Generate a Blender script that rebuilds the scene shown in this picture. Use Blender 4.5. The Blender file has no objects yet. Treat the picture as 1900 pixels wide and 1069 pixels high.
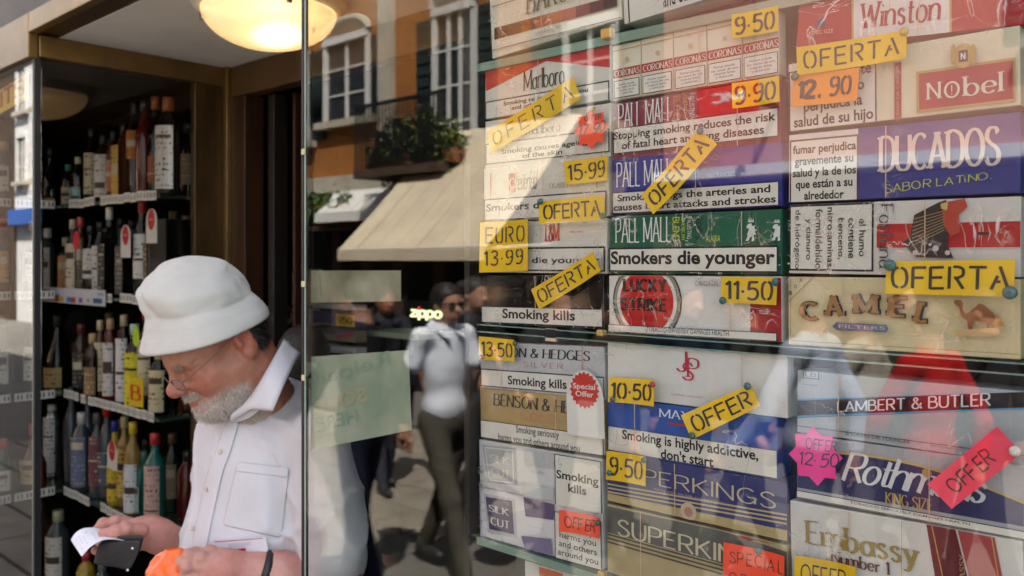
import bpy, bmesh, math, random
import numpy as np
from mathutils import Vector, Matrix
random.seed(7); rng = np.random.default_rng(7)
# ---------------------------------------------------------------- camera, world, sun, exposure
# Frame: X runs right along the shop front, Y goes into the shop (glass at Y = 0), Z is up.
sc = bpy.context.scene
F_PX, CX, HY = 1584.0, 950.0, 482.0
EYE = Vector((0.0, -1.0, 1.85))
FW = Vector((-0.6752, 0.7375, 0.0)).normalized(); RT = Vector((FW.y, -FW.x, 0.0)); UPV = Vector((0, 0, 1))
cam_d = bpy.data.cameras.new('camera'); cam = bpy.data.objects.new('camera', cam_d)
sc.collection.objects.link(cam); sc.camera = cam
m3 = Matrix((RT, UPV, -FW)).transposed()
cam.matrix_world = Matrix.Translation(EYE) @ m3.to_4x4()
cam_d.sensor_width = 36.0; cam_d.lens = 36.0 * F_PX / 1900.0
cam_d.shift_y = (HY - 534.5) / 1900.0
cam_d.clip_start = 0.02; cam_d.clip_end = 600
cam_d.dof.use_dof = True; cam_d.dof.focus_distance = 1.18; cam_d.dof.aperture_fstop = 6.3
w = bpy.data.worlds.new('World'); sc.world = w; w.use_nodes = True
nt = w.node_tree; bg = nt.nodes['Background']
sky = nt.nodes.new('ShaderNodeTexSky'); sky.sky_type = 'NISHITA'; sky.sun_disc = False
SUN = Vector((0.36, 0.42, 0.83)).normalized()
sky.sun_elevation = math.asin(SUN.z); sky.dust_density = 2.0; sky.sun_rotation = math.atan2(SUN.x, SUN.y)
hs = nt.nodes.new('ShaderNodeHueSaturation'); hs.inputs['Saturation'].default_value = .5; nt.links.new(sky.outputs[0], hs.inputs['Color']); nt.links.new(hs.outputs[0], bg.inputs[0]); bg.inputs[1].default_value = 0.115
sl = bpy.data.lights.new('sun', 'SUN'); sl.energy = 5.0; sl.angle = math.radians(0.5); sl.color = (1, 0.95, 0.87)
so = bpy.data.objects.new('sun', sl); sc.collection.objects.link(so)
so.rotation_euler = (-SUN).to_track_quat('-Z', 'Y').to_euler()
sc.view_settings.view_transform = 'Standard'; sc.view_settings.look = 'None'
sc.view_settings.exposure = 2.24; sc.view_settings.gamma = 1.0; sc.view_settings.use_curve_mapping = False
cy = sc.cycles
cy.max_bounces = 10; cy.transparent_max_bounces = 24; cy.glossy_bounces = 4; cy.diffuse_bounces = 4
cy.sample_clamp_indirect = 6; cy.caustics_reflective = False; cy.caustics_refractive = False
cy.use_denoising = True

# ---------------------------------------------------------------- points from the photograph's perspective
def pdir(px, py):
    return FW + RT * ((px - CX) / F_PX) + UPV * ((HY - py) / F_PX)
def PD(px, py, d): return EYE + pdir(px, py) * d          # at depth d
def PY(px, py, Y=0.0):                                     # on a plane parallel to the shop front
    r = pdir(px, py); return EYE + r * ((Y - EYE.y) / r.y)
def PX(px, py, X):
    r = pdir(px, py); return EYE + r * ((X - EYE.x) / r.x)
def RY(px, py, Y):                                         # seen mirrored in the glass, stands at -Y in the street
    p = PY(px, py, Y); return Vector((p.x, -p.y, p.z))

# ---------------------------------------------------------------- objects
COL = sc.collection
def tag(o, label=None, cat=None, group=None, kind=None):
    if label: o['label'] = label
    if cat: o['category'] = cat
    if group: o['group'] = group
    if kind: o['kind'] = kind
    return o
def empty(name, loc=(0, 0, 0), rz=0.0, ry=0.0):
    o = bpy.data.objects.new(name, None); COL.objects.link(o)
    o.location = loc; o.rotation_euler = (0, ry, rz); o.empty_display_size = .05; return o
def thing(name, label, cat, loc=(0, 0, 0), rz=0.0, group=None, ry=0.0):
    return tag(empty(name, loc, rz, ry), label, cat, group)
def link(name, data, parent=None):
    o = bpy.data.objects.new(name, data); COL.objects.link(o)
    if parent: o.parent = parent
    return o
def setmat(me, mats):
    for m in (mats if isinstance(mats, (list, tuple)) else [mats]): me.materials.append(m)
def mesh(name, verts, faces, mat, parent=None, smooth=False, fm=None):
    me = bpy.data.meshes.new(name); me.from_pydata([tuple(v) for v in verts], [], faces); setmat(me, mat)
    if fm: me.polygons.foreach_set('material_index', fm)
    if smooth: me.polygons.foreach_set('use_smooth', [True] * len(me.polygons))
    me.update(); return link(name, me, parent)
class MB:
    def __init__(s): s.v = []; s.f = []; s.m = []
    def add(s, vs, fs, mi=0):
        n = len(s.v); s.v += [tuple(v) for v in vs]; s.f += [tuple(i + n for i in f) for f in fs]; s.m += [mi] * len(fs); return s
    def box(s, a, b, mi=0, M=None):
        x0, y0, z0 = a; x1, y1, z1 = b
        vs = [(x0, y0, z0), (x1, y0, z0), (x1, y1, z0), (x0, y1, z0), (x0, y0, z1), (x1, y0, z1), (x1, y1, z1), (x0, y1, z1)]
        if M: vs = [M @ Vector(v) for v in vs]
        return s.add(vs, [(0, 3, 2, 1), (4, 5, 6, 7), (0, 1, 5, 4), (1, 2, 6, 5), (2, 3, 7, 6), (3, 0, 4, 7)], mi)
    def lathe(s, prof, seg=16, c=(0, 0, 0), mi=0, sx=1, sy=1, cap=True):
        n = len(prof); vs = []
        for r, z in prof:
            for k in range(seg):
                a = 2 * math.pi * k / seg; vs.append((c[0] + r * math.cos(a) * sx, c[1] + r * math.sin(a) * sy, c[2] + z))
        fs = [(i * seg + k, i * seg + (k + 1) % seg, (i + 1) * seg + (k + 1) % seg, (i + 1) * seg + k) for i in range(n - 1) for k in range(seg)]
        if cap: fs += [tuple(range(seg))[::-1], tuple((n - 1) * seg + k for k in range(seg))]
        return s.add(vs, fs, mi)
    def tube(s, pts, r, seg=8, mi=0):
        pts = [Vector(p) for p in pts]; n = len(pts); rs = r if isinstance(r, (list, tuple)) else [r] * n; vs = []; up = None
        for i, p in enumerate(pts):
            t = (pts[min(i + 1, n - 1)] - pts[max(i - 1, 0)]).normalized()
            if up is None: up = t.orthogonal().normalized()
            up = (up - t * up.dot(t)).normalized(); sd = t.cross(up)
            for k in range(seg):
                a = 2 * math.pi * k / seg; vs.append(p + (up * math.cos(a) + sd * math.sin(a)) * rs[i])
        fs = [(i * seg + k, i * seg + (k + 1) % seg, (i + 1) * seg + (k + 1) % seg, (i + 1) * seg + k) for i in range(n - 1) for k in range(seg)]
        fs += [tuple(range(seg))[::-1], tuple((n - 1) * seg + k for k in range(seg))]
        return s.add(vs, fs, mi)
    def quad(s, a, b, c, d, mi=0): return s.add([a, b, c, d], [(0, 1, 2, 3)], mi)
    def build(s, name, mat, parent=None, smooth=False, bevel=0):
        o = mesh(name, s.v, s.f, mat, parent, smooth, s.m)
        if bevel:
            m = o.modifiers.new('bevel', 'BEVEL'); m.width = bevel; m.segments = 2; m.limit_method = 'ANGLE'
        return o
def boxo(name, a, b, mat, parent=None, bevel=0):
    a2 = [min(a[i], b[i]) for i in range(3)]; b2 = [max(a[i], b[i]) for i in range(3)]
    return MB().box(a2, b2).build(name, mat, parent, bevel=bevel)
def struct(name, a, b, mat, bevel=0): return tag(boxo(name, a, b, mat, bevel=bevel), kind='structure')

# ---------------------------------------------------------------- materials
_M = {}
def mat(name, col, rough=.5, metal=0, noise=0, nscale=8, bump=0, bscale=60, coat=0, emit=0, sheen=0, spec=.5, col2=None, attr=None, stretch=None, sss=0, coatbump=0):
    if name in _M: return _M[name]
    m = bpy.data.materials.new(name); m.use_nodes = True; t = m.node_tree; b = t.nodes['Principled BSDF']; _M[name] = m
    b.inputs['Base Color'].default_value = (*col, 1); b.inputs['Roughness'].default_value = rough; b.inputs['Metallic'].default_value = metal
    b.inputs['Specular IOR Level'].default_value = spec; b.inputs['Coat Weight'].default_value = coat; b.inputs['Coat Roughness'].default_value = .08
    b.inputs['Sheen Weight'].default_value = sheen
    if sss:
        b.inputs['Subsurface Weight'].default_value = sss; b.inputs['Subsurface Radius'].default_value = (1, .35, .2); b.inputs['Subsurface Scale'].default_value = .006
    if emit: b.inputs['Emission Color'].default_value = (*col, 1); b.inputs['Emission Strength'].default_value = emit
    geo = t.nodes.new('ShaderNodeNewGeometry'); vec = geo.outputs['Position']
    if stretch:
        mp = t.nodes.new('ShaderNodeMapping'); mp.inputs['Scale'].default_value = stretch; t.links.new(vec, mp.inputs[0]); vec = mp.outputs[0]
    src = None
    if noise or col2:
        n = t.nodes.new('ShaderNodeTexNoise'); n.inputs['Scale'].default_value = nscale; n.inputs['Detail'].default_value = 6; n.inputs['Roughness'].default_value = .65
        t.links.new(vec, n.inputs['Vector'])
        mx = t.nodes.new('ShaderNodeMix'); mx.data_type = 'RGBA'
        c2 = col2 or tuple(max(0, c * (1 - noise)) for c in col)
        mx.inputs[6].default_value = (*col, 1); mx.inputs[7].default_value = (*c2, 1)
        cr = t.nodes.new('ShaderNodeMapRange'); cr.inputs[1].default_value = .35; cr.inputs[2].default_value = .65
        t.links.new(n.outputs['Fac'], cr.inputs[0]); t.links.new(cr.outputs[0], mx.inputs[0]); src = mx.outputs[2]
    if attr:
        at = t.nodes.new('ShaderNodeAttribute'); at.attribute_name = attr
        if src:
            mm = t.nodes.new('ShaderNodeMix'); mm.data_type = 'RGBA'; mm.blend_type = 'MULTIPLY'; mm.inputs[0].default_value = 1
            t.links.new(at.outputs['Color'], mm.inputs[6]); t.links.new(src, mm.inputs[7]); src = mm.outputs[2]
        else: src = at.outputs['Color']
    if src: t.links.new(src, b.inputs['Base Color'])
    if bump:
        n2 = t.nodes.new('ShaderNodeTexNoise'); n2.inputs['Scale'].default_value = bscale; n2.inputs['Detail'].default_value = 5
        t.links.new(vec, n2.inputs['Vector'])
        bp = t.nodes.new('ShaderNodeBump'); bp.inputs['Strength'].default_value = bump; bp.inputs['Distance'].default_value = .004
        t.links.new(n2.outputs['Fac'], bp.inputs['Height']); t.links.new(bp.outputs[0], b.inputs['Normal'])
    return m
def ink(col, name=None):                       # flat print on card
    return mat(name or 'print_%02x%02x%02x' % tuple(int(c * 255) for c in col), tuple(c ** 1.12 * .93 for c in col), rough=.45, spec=.25, noise=.06, nscale=30)
def labelmat(col, dark=(.05, .04, .03)):
    nm = 'label_%02x%02x%02x' % tuple(int(c * 255) for c in col)
    if nm in _M: return _M[nm]
    m = mat(nm, col, .5, spec=.2); t = m.node_tree; b = t.nodes['Principled BSDF']; N = t.nodes.new; K = t.links.new
    g = N('ShaderNodeNewGeometry'); mp = N('ShaderNodeMapping'); mp.inputs['Scale'].default_value = (170, 170, 60); n = N('ShaderNodeTexNoise'); n.inputs['Scale'].default_value = 1; n.inputs['Detail'].default_value = 2
    K(g.outputs['Position'], mp.inputs[0]); K(mp.outputs[0], n.inputs['Vector']); n2 = N('ShaderNodeTexNoise'); n2.inputs['Scale'].default_value = 28; K(g.outputs['Position'], n2.inputs['Vector'])
    sx = N('ShaderNodeSeparateXYZ'); K(g.outputs['Position'], sx.inputs[0]); s1 = N('ShaderNodeMath'); s1.operation = 'MULTIPLY'; s1.inputs[1].default_value = 330; K(sx.outputs[2], s1.inputs[0]); s2 = N('ShaderNodeMath'); s2.operation = 'SINE'; K(s1.outputs[0], s2.inputs[0])
    a = N('ShaderNodeMapRange'); a.inputs[1].default_value = .5; a.inputs[2].default_value = .56; K(n.outputs['Fac'], a.inputs[0]); c = N('ShaderNodeMapRange'); c.inputs[1].default_value = -.2; c.inputs[2].default_value = .2; K(s2.outputs[0], c.inputs[0]); d = N('ShaderNodeMapRange'); d.inputs[1].default_value = .46; d.inputs[2].default_value = .52; K(n2.outputs['Fac'], d.inputs[0])
    p = N('ShaderNodeMath'); p.operation = 'MULTIPLY'; K(a.outputs[0], p.inputs[0]); K(c.outputs[0], p.inputs[1]); q = N('ShaderNodeMath'); q.operation = 'MULTIPLY'; K(p.outputs[0], q.inputs[0]); K(d.outputs[0], q.inputs[1])
    mx = N('ShaderNodeMix'); mx.data_type = 'RGBA'; mx.inputs[6].default_value = (*col, 1); mx.inputs[7].default_value = (*dark, 1); K(q.outputs[0], mx.inputs[0]); K(mx.outputs[2], b.inputs['Base Color']); return m
def glassy(name, tint=(1, 1, 1), f0=.06, rough=0.0, bump=0, bscale=5, bstretch=None, crease_glint=0, gcol=(1, 1, 1)):
    """thin clear sheet: what lies behind shows through, reflection grows towards grazing (Schlick)"""
    m = bpy.data.materials.new(name); m.use_nodes = True; t = m.node_tree; t.nodes.clear(); N = t.nodes.new; K = t.links.new
    out = N('ShaderNodeOutputMaterial'); tr = N('ShaderNodeBsdfTransparent'); tr.inputs[0].default_value = (*tint, 1)
    gl = N('ShaderNodeBsdfGlossy'); gl.inputs['Roughness'].default_value = rough; gl.inputs['Color'].default_value = (*gcol, 1)
    geo = N('ShaderNodeNewGeometry'); dt = N('ShaderNodeVectorMath'); dt.operation = 'DOT_PRODUCT'; K(geo.outputs['Incoming'], dt.inputs[0])
    ab = N('ShaderNodeMath'); ab.operation = 'ABSOLUTE'; om = N('ShaderNodeMath'); om.operation = 'SUBTRACT'; om.inputs[0].default_value = 1
    pw = N('ShaderNodeMath'); pw.operation = 'POWER'; pw.inputs[1].default_value = 5; ma = N('ShaderNodeMath'); ma.operation = 'MULTIPLY_ADD'; ma.inputs[1].default_value = 1 - f0; ma.inputs[2].default_value = f0; ma.use_clamp = True
    K(dt.outputs['Value'], ab.inputs[0]); K(ab.outputs[0], om.inputs[1]); K(om.outputs[0], pw.inputs[0]); K(pw.outputs[0], ma.inputs[0])
    mx = N('ShaderNodeMixShader'); K(ma.outputs[0], mx.inputs[0]); K(tr.outputs[0], mx.inputs[1]); K(gl.outputs[0], mx.inputs[2]); sh = mx
    nsrc = geo.outputs['Normal']
    if bump:
        mp = N('ShaderNodeMapping'); mp.inputs['Scale'].default_value = bstretch or (1, 1, 1); n2 = N('ShaderNodeTexNoise'); n2.inputs['Scale'].default_value = bscale; n2.inputs['Detail'].default_value = 3; n2.inputs['Distortion'].default_value = 1.2
        bp = N('ShaderNodeBump'); bp.inputs['Strength'].default_value = bump; bp.inputs['Distance'].default_value = .003
        K(geo.outputs['Position'], mp.inputs[0]); K(mp.outputs[0], n2.inputs['Vector']); K(n2.outputs['Fac'], bp.inputs['Height']); K(bp.outputs[0], gl.inputs['Normal']); nsrc = bp.outputs[0]
    K(nsrc, dt.inputs[1])
    if crease_glint:      # glints along the film's creases drawn in as glossy white noise lines
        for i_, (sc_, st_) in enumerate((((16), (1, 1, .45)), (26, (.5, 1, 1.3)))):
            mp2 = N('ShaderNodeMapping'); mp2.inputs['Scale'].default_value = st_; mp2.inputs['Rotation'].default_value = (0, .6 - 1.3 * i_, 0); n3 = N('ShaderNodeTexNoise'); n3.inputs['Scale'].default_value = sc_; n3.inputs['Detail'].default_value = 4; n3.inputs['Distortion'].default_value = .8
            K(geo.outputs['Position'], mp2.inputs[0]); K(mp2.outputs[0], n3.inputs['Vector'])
            sb = N('ShaderNodeMath'); sb.operation = 'SUBTRACT'; sb.inputs[1].default_value = .5 + .06 * i_; a2 = N('ShaderNodeMath'); a2.operation = 'ABSOLUTE'; mr = N('ShaderNodeMapRange'); mr.inputs[1].default_value = 0; mr.inputs[2].default_value = .009; mr.inputs[3].default_value = crease_glint; mr.inputs[4].default_value = 0
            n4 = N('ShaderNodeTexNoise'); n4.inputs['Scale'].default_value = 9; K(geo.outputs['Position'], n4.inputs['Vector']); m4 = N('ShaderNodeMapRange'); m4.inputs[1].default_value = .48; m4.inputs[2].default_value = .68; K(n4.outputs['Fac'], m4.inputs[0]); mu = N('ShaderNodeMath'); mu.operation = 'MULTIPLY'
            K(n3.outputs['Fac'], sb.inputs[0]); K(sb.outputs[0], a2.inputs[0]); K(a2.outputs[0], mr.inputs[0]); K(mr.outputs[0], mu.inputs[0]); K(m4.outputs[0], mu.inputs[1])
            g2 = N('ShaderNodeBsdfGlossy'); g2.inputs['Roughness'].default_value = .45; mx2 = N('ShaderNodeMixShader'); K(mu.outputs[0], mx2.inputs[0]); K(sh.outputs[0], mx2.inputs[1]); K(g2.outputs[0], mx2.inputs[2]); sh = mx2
    K(sh.outputs[0], out.inputs[0]); return m
GLASS = glassy('window_glass', (.955, .965, .95), f0=.048)
WRAP = glassy('cellophane', (.99, .99, .99), f0=.008, rough=.12, bump=1.0, bscale=22, bstretch=(1, 1, 2.2), crease_glint=.75)
BLACK = mat('soft_black', (.012, .012, .012), .5); INK = ink((.02, .02, .022), 'black_ink'); WHITE = ink((.80, .79, .77), 'white_card')
BRASS = mat('gold_anodised_frame', (.27, .175, .065), .32, .75, noise=.35, nscale=5, bump=.15, bscale=30)
BROWNW = mat('dark_brown_wood', (.045, .018, .008), .35, 0, noise=.5, nscale=6, stretch=(8, 8, .6))
DARKW = mat('black_stained_wood', (.010, .007, .005), .5, noise=.4)

# ---------------------------------------------------------------- stroke lettering: skeleton letters drawn with a broad pen
def cr_spline(p, n=6):
    p = [np.array(q, float) for q in p]; P = [2 * p[0] - p[1]] + p + [2 * p[-1] - p[-2]]; out = []
    for i in range(1, len(P) - 2):
        for k in range(n):
            t = k / n; out.append(.5 * ((2 * P[i]) + (-P[i - 1] + P[i + 1]) * t + (2 * P[i - 1] - 5 * P[i] + 4 * P[i + 1] - P[i + 2]) * t * t + (-P[i - 1] + 3 * P[i] - 3 * P[i + 1] + P[i + 2]) * t ** 3))
    out.append(p[-1]); return out
def parse(g):
    out = []
    for s in g.split(';'):
        s = s.strip()
        if s[0] == '@':
            cx, cy_, rx, ry, a0, a1 = map(float, s[1:].split()); n = 18
            out.append([np.array((cx + rx * math.cos(math.radians(a0 + (a1 - a0) * k / n)), cy_ + ry * math.sin(math.radians(a0 + (a1 - a0) * k / n)))) for k in range(n + 1)])
        else:
            sm = s[0] == '~'; pts = [tuple(map(float, q.split())) for q in s.lstrip('~').split(',')]
            out.append(cr_spline(pts) if sm else [np.array(q) for q in pts])
    return out
G = {
'A': (.7, '0 0,.35 1;.35 1,.7 0;.12 .34,.58 .34'), 'B': (.6, '0 0,0 1;~0 1,.33 1,.5 .9,.5 .65,.33 .54,0 .54;~0 .54,.38 .54,.58 .4,.58 .14,.38 0,0 0'),
'C': (.66, '@.36 .5 .36 .5 48 312'), 'D': (.66, '0 0,0 1;~0 1,.3 1,.58 .85,.66 .5,.58 .15,.3 0,0 0'), 'E': (.5, '0 0,0 1;0 1,.5 1;0 .52,.42 .52;0 0,.5 0'),
'F': (.5, '0 0,0 1;0 1,.5 1;0 .52,.42 .52'), 'G': (.7, '@.36 .5 .36 .5 48 345;.42 .42,.72 .42;.68 .42,.68 .05'), 'H': (.65, '0 0,0 1;.65 0,.65 1;0 .5,.65 .5'),
'I': (.0, '0 0,0 1'), 'J': (.4, '~.4 1,.4 .25,.3 .02,.12 0,.0 .12'), 'K': (.6, '0 0,0 1;.55 1,0 .42;.15 .56,.6 0'), 'L': (.48, '0 0,0 1;0 0,.48 0'),
'M': (.85, '0 0,0 1;0 1,.42 .12;.42 .12,.85 1;.85 1,.85 0'), 'N': (.64, '0 0,0 1;0 1,.64 0;.64 0,.64 1'), 'O': (.74, '@.37 .5 .37 .5 0 360'),
'P': (.55, '0 0,0 1;~0 1,.33 1,.54 .9,.54 .6,.33 .47,0 .47'), 'Q': (.74, '@.37 .5 .37 .5 0 360;.4 .25,.7 -.05'),
'R': (.6, '0 0,0 1;~0 1,.33 1,.54 .9,.54 .6,.33 .48,0 .48;.28 .48,.6 0'),
'S': (.55, '~.5 .84,.4 .97,.2 .99,.06 .87,.05 .7,.22 .56,.4 .46,.53 .3,.5 .1,.32 0,.13 .02,.01 .16'), 'T': (.62, '0 1,.62 1;.31 1,.31 0'),
'U': (.62, '~0 1,0 .3,.1 .06,.31 0,.52 .06,.62 .3,.62 1'), 'V': (.68, '0 1,.34 0;.34 0,.68 1'), 'W': (1.0, '0 1,.26 0;.26 0,.5 .9;.5 .9,.74 0;.74 0,1 1'),
'X': (.62, '0 1,.62 0;0 0,.62 1'), 'Y': (.62, '0 1,.31 .48;.62 1,.31 .48;.31 .48,.31 0'), 'Z': (.55, '0 1,.55 1;.55 1,0 0;0 0,.55 0'),
'&': (.72, '~.72 .02,.25 .6,.14 .8,.24 .97,.4 .9,.4 .75,.1 .42,.02 .2,.14 .02,.4 .02,.62 .3,.68 .48'),
'a': (.46, '@.22 .27 .22 .29 20 340;.46 .6,.46 0'), 'b': (.48, '0 1,0 0;@.24 .29 .24 .31 -160 160'), 'c': (.42, '@.23 .3 .23 .31 45 315'), 'd': (.48, '.48 1,.48 0;@.24 .29 .24 .31 20 340'),
'e': (.46, '~.03 .32,.43 .34,.4 .52,.23 .61,.05 .5,.0 .3,.06 .08,.24 -.01,.42 .1'), 'f': (.34, '~.36 .93,.26 1,.15 .9,.14 .6,.14 0;0 .6,.3 .6'), 'g': (.48, '@.23 .32 .23 .29 0 360;~.46 .6,.46 -.1,.35 -.28,.15 -.3,.02 -.2'),
'h': (.48, '0 0,0 1;~0 .4,.12 .56,.3 .62,.46 .5,.48 .3,.48 0'), 'i': (.02, '0 0,0 .6;-.01 .8,.03 .84'), 'k': (.46, '0 0,0 1;.42 .6,0 .25;.14 .37,.46 0'), 'l': (.0, '0 0,0 1'),
'm': (.82, '0 0,0 .6;~0 .42,.12 .58,.28 .6,.4 .48,.41 .3,.41 0;~.41 .42,.53 .58,.69 .6,.81 .48,.82 .3,.82 0'), 'n': (.48, '0 0,0 .6;~0 .4,.12 .56,.3 .62,.46 .5,.48 .3,.48 0'),
'o': (.5, '@.25 .3 .25 .32 0 360'), 'p': (.48, '0 .6,0 -.3;@.24 .3 .24 .31 -160 160'), 'r': (.3, '0 0,0 .6;~0 .38,.1 .55,.22 .62,.34 .56'), 's': (.36, '~.33 .5,.2 .61,.05 .53,.06 .4,.2 .32,.34 .22,.33 .06,.18 -.01,.02 .1'),
't': (.3, '~.13 .85,.13 .2,.18 .02,.34 .04;0 .6,.32 .6'), 'u': (.46, '~0 .6,0 .2,.1 .01,.28 .0,.46 .16;.46 .6,.46 0'), 'w': (.7, '0 .6,.18 0;.18 0,.35 .55;.35 .55,.52 0;.52 0,.7 .6'),
'y': (.46, '0 .6,.24 0;~.46 .6,.22 -.08,.12 -.28,-.04 -.28'), 'v': (.46, '0 .6,.23 0;.23 0,.46 .6'), 'z': (.4, '0 .6,.4 .6;.4 .6,0 0;0 0,.4 0'),
'0': (.5, '@.25 .5 .25 .5 0 360'), '1': (.16, '0 .8,.16 1;.16 1,.16 0'), '2': (.5, '~0 .78,.08 .95,.28 1,.46 .88,.44 .62,.2 .3,0 0;0 0,.5 0'),
'3': (.46, '~.02 .85,.15 .98,.34 .97,.43 .8,.38 .62,.18 .54;~.18 .54,.4 .46,.46 .25,.36 .04,.15 0,0 .12'), '5': (.48, '.44 1,.07 1;.07 1,.03 .56;~.03 .56,.2 .63,.42 .55,.48 .3,.38 .05,.15 0,0 .1'),
'7': (.48, '0 1,.48 1;.48 1,.12 0'), '9': (.48, '@.24 .7 .23 .3 0 360;~.47 .75,.46 .35,.3 .03,.1 0'), '·': (.1, '.02 .45,.08 .45'), '.': (.1, '.02 .03,.08 .03'), '!': (.0, '0 .35,0 1;0 0,0 .06'), "'": (.0, '0 .8,0 1'), ',': (.05, '.04 .05,0 -.12'),
}
ST = {   # stencil letters with their bridges left open
'O': (.6, '~.24 1,.08 .86,.02 .5,.08 .14,.24 0;~.38 1,.54 .86,.6 .5,.54 .14,.38 0'), 'F': (.5, '0 0,0 1;0 1,.5 1;.04 .5,.42 .5'), 'E': (.5, '0 0,0 1;0 1,.5 1;.04 .52,.44 .52;0 0,.52 0'),
'R': (.56, '0 0,0 1;~.16 1,.34 .99,.52 .88,.52 .62,.36 .5,.2 .48;.28 .44,.54 0'), 'T': (.62, '0 1,.62 1;.31 .9,.31 0'), 'A': (.62, '.3 1,.62 0;0 0,.2 .58;.2 .34,.3 .34'),
'U': (.5, '~0 1,0 .3,.06 .06,.2 0;~.32 0,.46 .06,.5 .3,.5 1'), '0': (.5, '~.18 1,.05 .86,.0 .5,.05 .14,.18 0;~.32 1,.45 .86,.5 .5,.45 .14,.32 0'), '1': (.16, '0 .82,.16 1;.16 1,.16 0'),
'5': (.5, '.48 1,.08 1;.08 1,.04 .58;~.04 .58,.24 .64,.44 .54,.5 .3,.4 .06,.18 0,.02 .08'), '3': (.46, '~.04 .9,.2 1,.4 .92,.42 .7,.24 .56;~.2 .52,.42 .44,.46 .22,.34 .04,.16 0,0 .1'),
'9': (.46, '~.2 1,.05 .9,.02 .7,.08 .52,.2 .48;~.32 1,.44 .9,.46 .6,.44 .3,.3 .04,.1 .0,.02 .06;.3 .5,.4 .56'), '·': (.1, '.02 .42,.1 .42'), '2': G['2'], '.': G['.'],
}
ST['B'] = G['B']
def letters(txt, thick=.14, thin=None, serif=0, table=G, gap=.2, slant=0, jit=0, arcup=0, seed=0, vscale=None):
    thin = thick if thin is None else thin; R = random.Random(seed); V = []; Fc = []; x = 0; zl = 0
    def strip(pts):
        nonlocal zl
        pts = [np.array(p, float) for p in pts]; n = len(pts)
        closed = n > 3 and np.linalg.norm(pts[0] - pts[-1]) < 1e-4; b = len(V); zl = (zl + 1) % 8
        for i, p in enumerate(pts):
            if closed: d = pts[1] - pts[0] + pts[-1] - pts[-2] if i in (0, n - 1) else pts[i + 1] - pts[i - 1]
            else: d = pts[min(i + 1, n - 1)] - pts[max(i - 1, 0)]
            L = np.hypot(*d) or 1; d = d / L; w_ = (thin + (thick - thin) * abs(d[1]) ** 1.3) / 2
            nrm = np.array((-d[1], d[0])) * w_
            if not closed and not serif and i in (0, n - 1): p = p + d * (w_ * .35) * (1 if i else -1)
            V.append((*(p + nrm), zl)); V.append((*(p - nrm), zl))
        for i in range(n - 1): Fc.append((b + 2 * i, b + 2 * i + 1, b + 2 * i + 3, b + 2 * i + 2))
    for ch in txt:
        if ch == ' ': x += .38; continue
        wd, g = table.get(ch) or G[ch]
        jx, jy, js = (R.uniform(-jit, jit), R.uniform(-jit, jit), 1 + R.uniform(-jit, jit)) if jit else (0, 0, 1)
        sh = R.uniform(-jit, jit)
        for s in parse(g):
            pts = []
            for p in s:
                if jit: p = p + np.array((math.sin(p[1] * 5 + x * 3), math.cos(p[0] * 6 + x * 2))) * jit * .4
                q = np.array((p[0] + x + slant * p[1] + jx + sh * p[1], p[1] * js + jy)); q[1] += arcup * math.sin(q[0] * .8); pts.append(q)
            strip(pts)
            if serif:
                for e, o in ((0, 1), (-1, -2)):
                    d = pts[e] - pts[o]; L = np.hypot(*d)
                    y = s[e][1]
                    if abs(d[1]) / (L or 1) > .6 and min(abs(y), abs(y - 1), abs(y - .6), abs(y + .3)) < .03 and len(s) < 20:
                        w2 = thick * .5 + serif; q = pts[e]; th = max(thin, .035)
                        strip([q + (-w2, th / 2 * (1 if y < .5 else -1)), q + (w2, th / 2 * (1 if y < .5 else -1))])
        x += wd + gap
    V_ = np.array(V)
    if vscale: V_[:, 1] *= vscale
    return V_, Fc
def bilq(q, u, v):
    (ax, az), (bx_, bz), (cx_, cz), (dx, dz) = q      # TL TR BR BL in local coordinates
    return ((ax * (1 - u) + bx_ * u) * v + (dx * (1 - u) + cx_ * u) * (1 - v), (az * (1 - u) + bz * u) * v + (dz * (1 - u) + cz * u) * (1 - v))
def lettering(name, txt, x0, z0, x1, z1, y, material, parent, rot=0, quad=None, **kw):
    """lettering filling the box x0..x1, z0..z1 on a face at depth y of its parent"""
    V_, Fc = letters(txt, **kw); mn = V_[:, :2].min(0); mx = V_[:, :2].max(0)
    u = (V_[:, 0] - mn[0]) / (mx[0] - mn[0]); v = (V_[:, 1] - mn[1]) / max(mx[1] - mn[1], 1e-6)
    if rot == 90: u, v = v, 1 - u              # reads downwards
    elif rot == -90: u, v = 1 - v, u
    q = quad or ((x0, z1), (x1, z1), (x1, z0), (x0, z0)); vs = []
    for a, b, k in zip(u, v, V_[:, 2]): X_, Z_ = bilq(q, a, b); vs.append((X_, y - .00004 * k, Z_))
    return mesh(name, vs, Fc, material, parent)
_texts = []
def sans(name, txt, x0, z0, x1, z1, y, material, parent, bold=0.0, rot=0, align='CENTER', flip=False, sp=1.0, quad=None):
    c = bpy.data.curves.new(name, 'FONT'); c.body = txt; c.offset = bold; c.align_x = align; c.resolution_u = 3; c.space_line = sp
    c.materials.append(material); o = link(name, c, parent)
    _texts.append((o, quad or ((x0, z1), (x1, z1), (x1, z0), (x0, z0)), y, rot, flip)); return o
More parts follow.
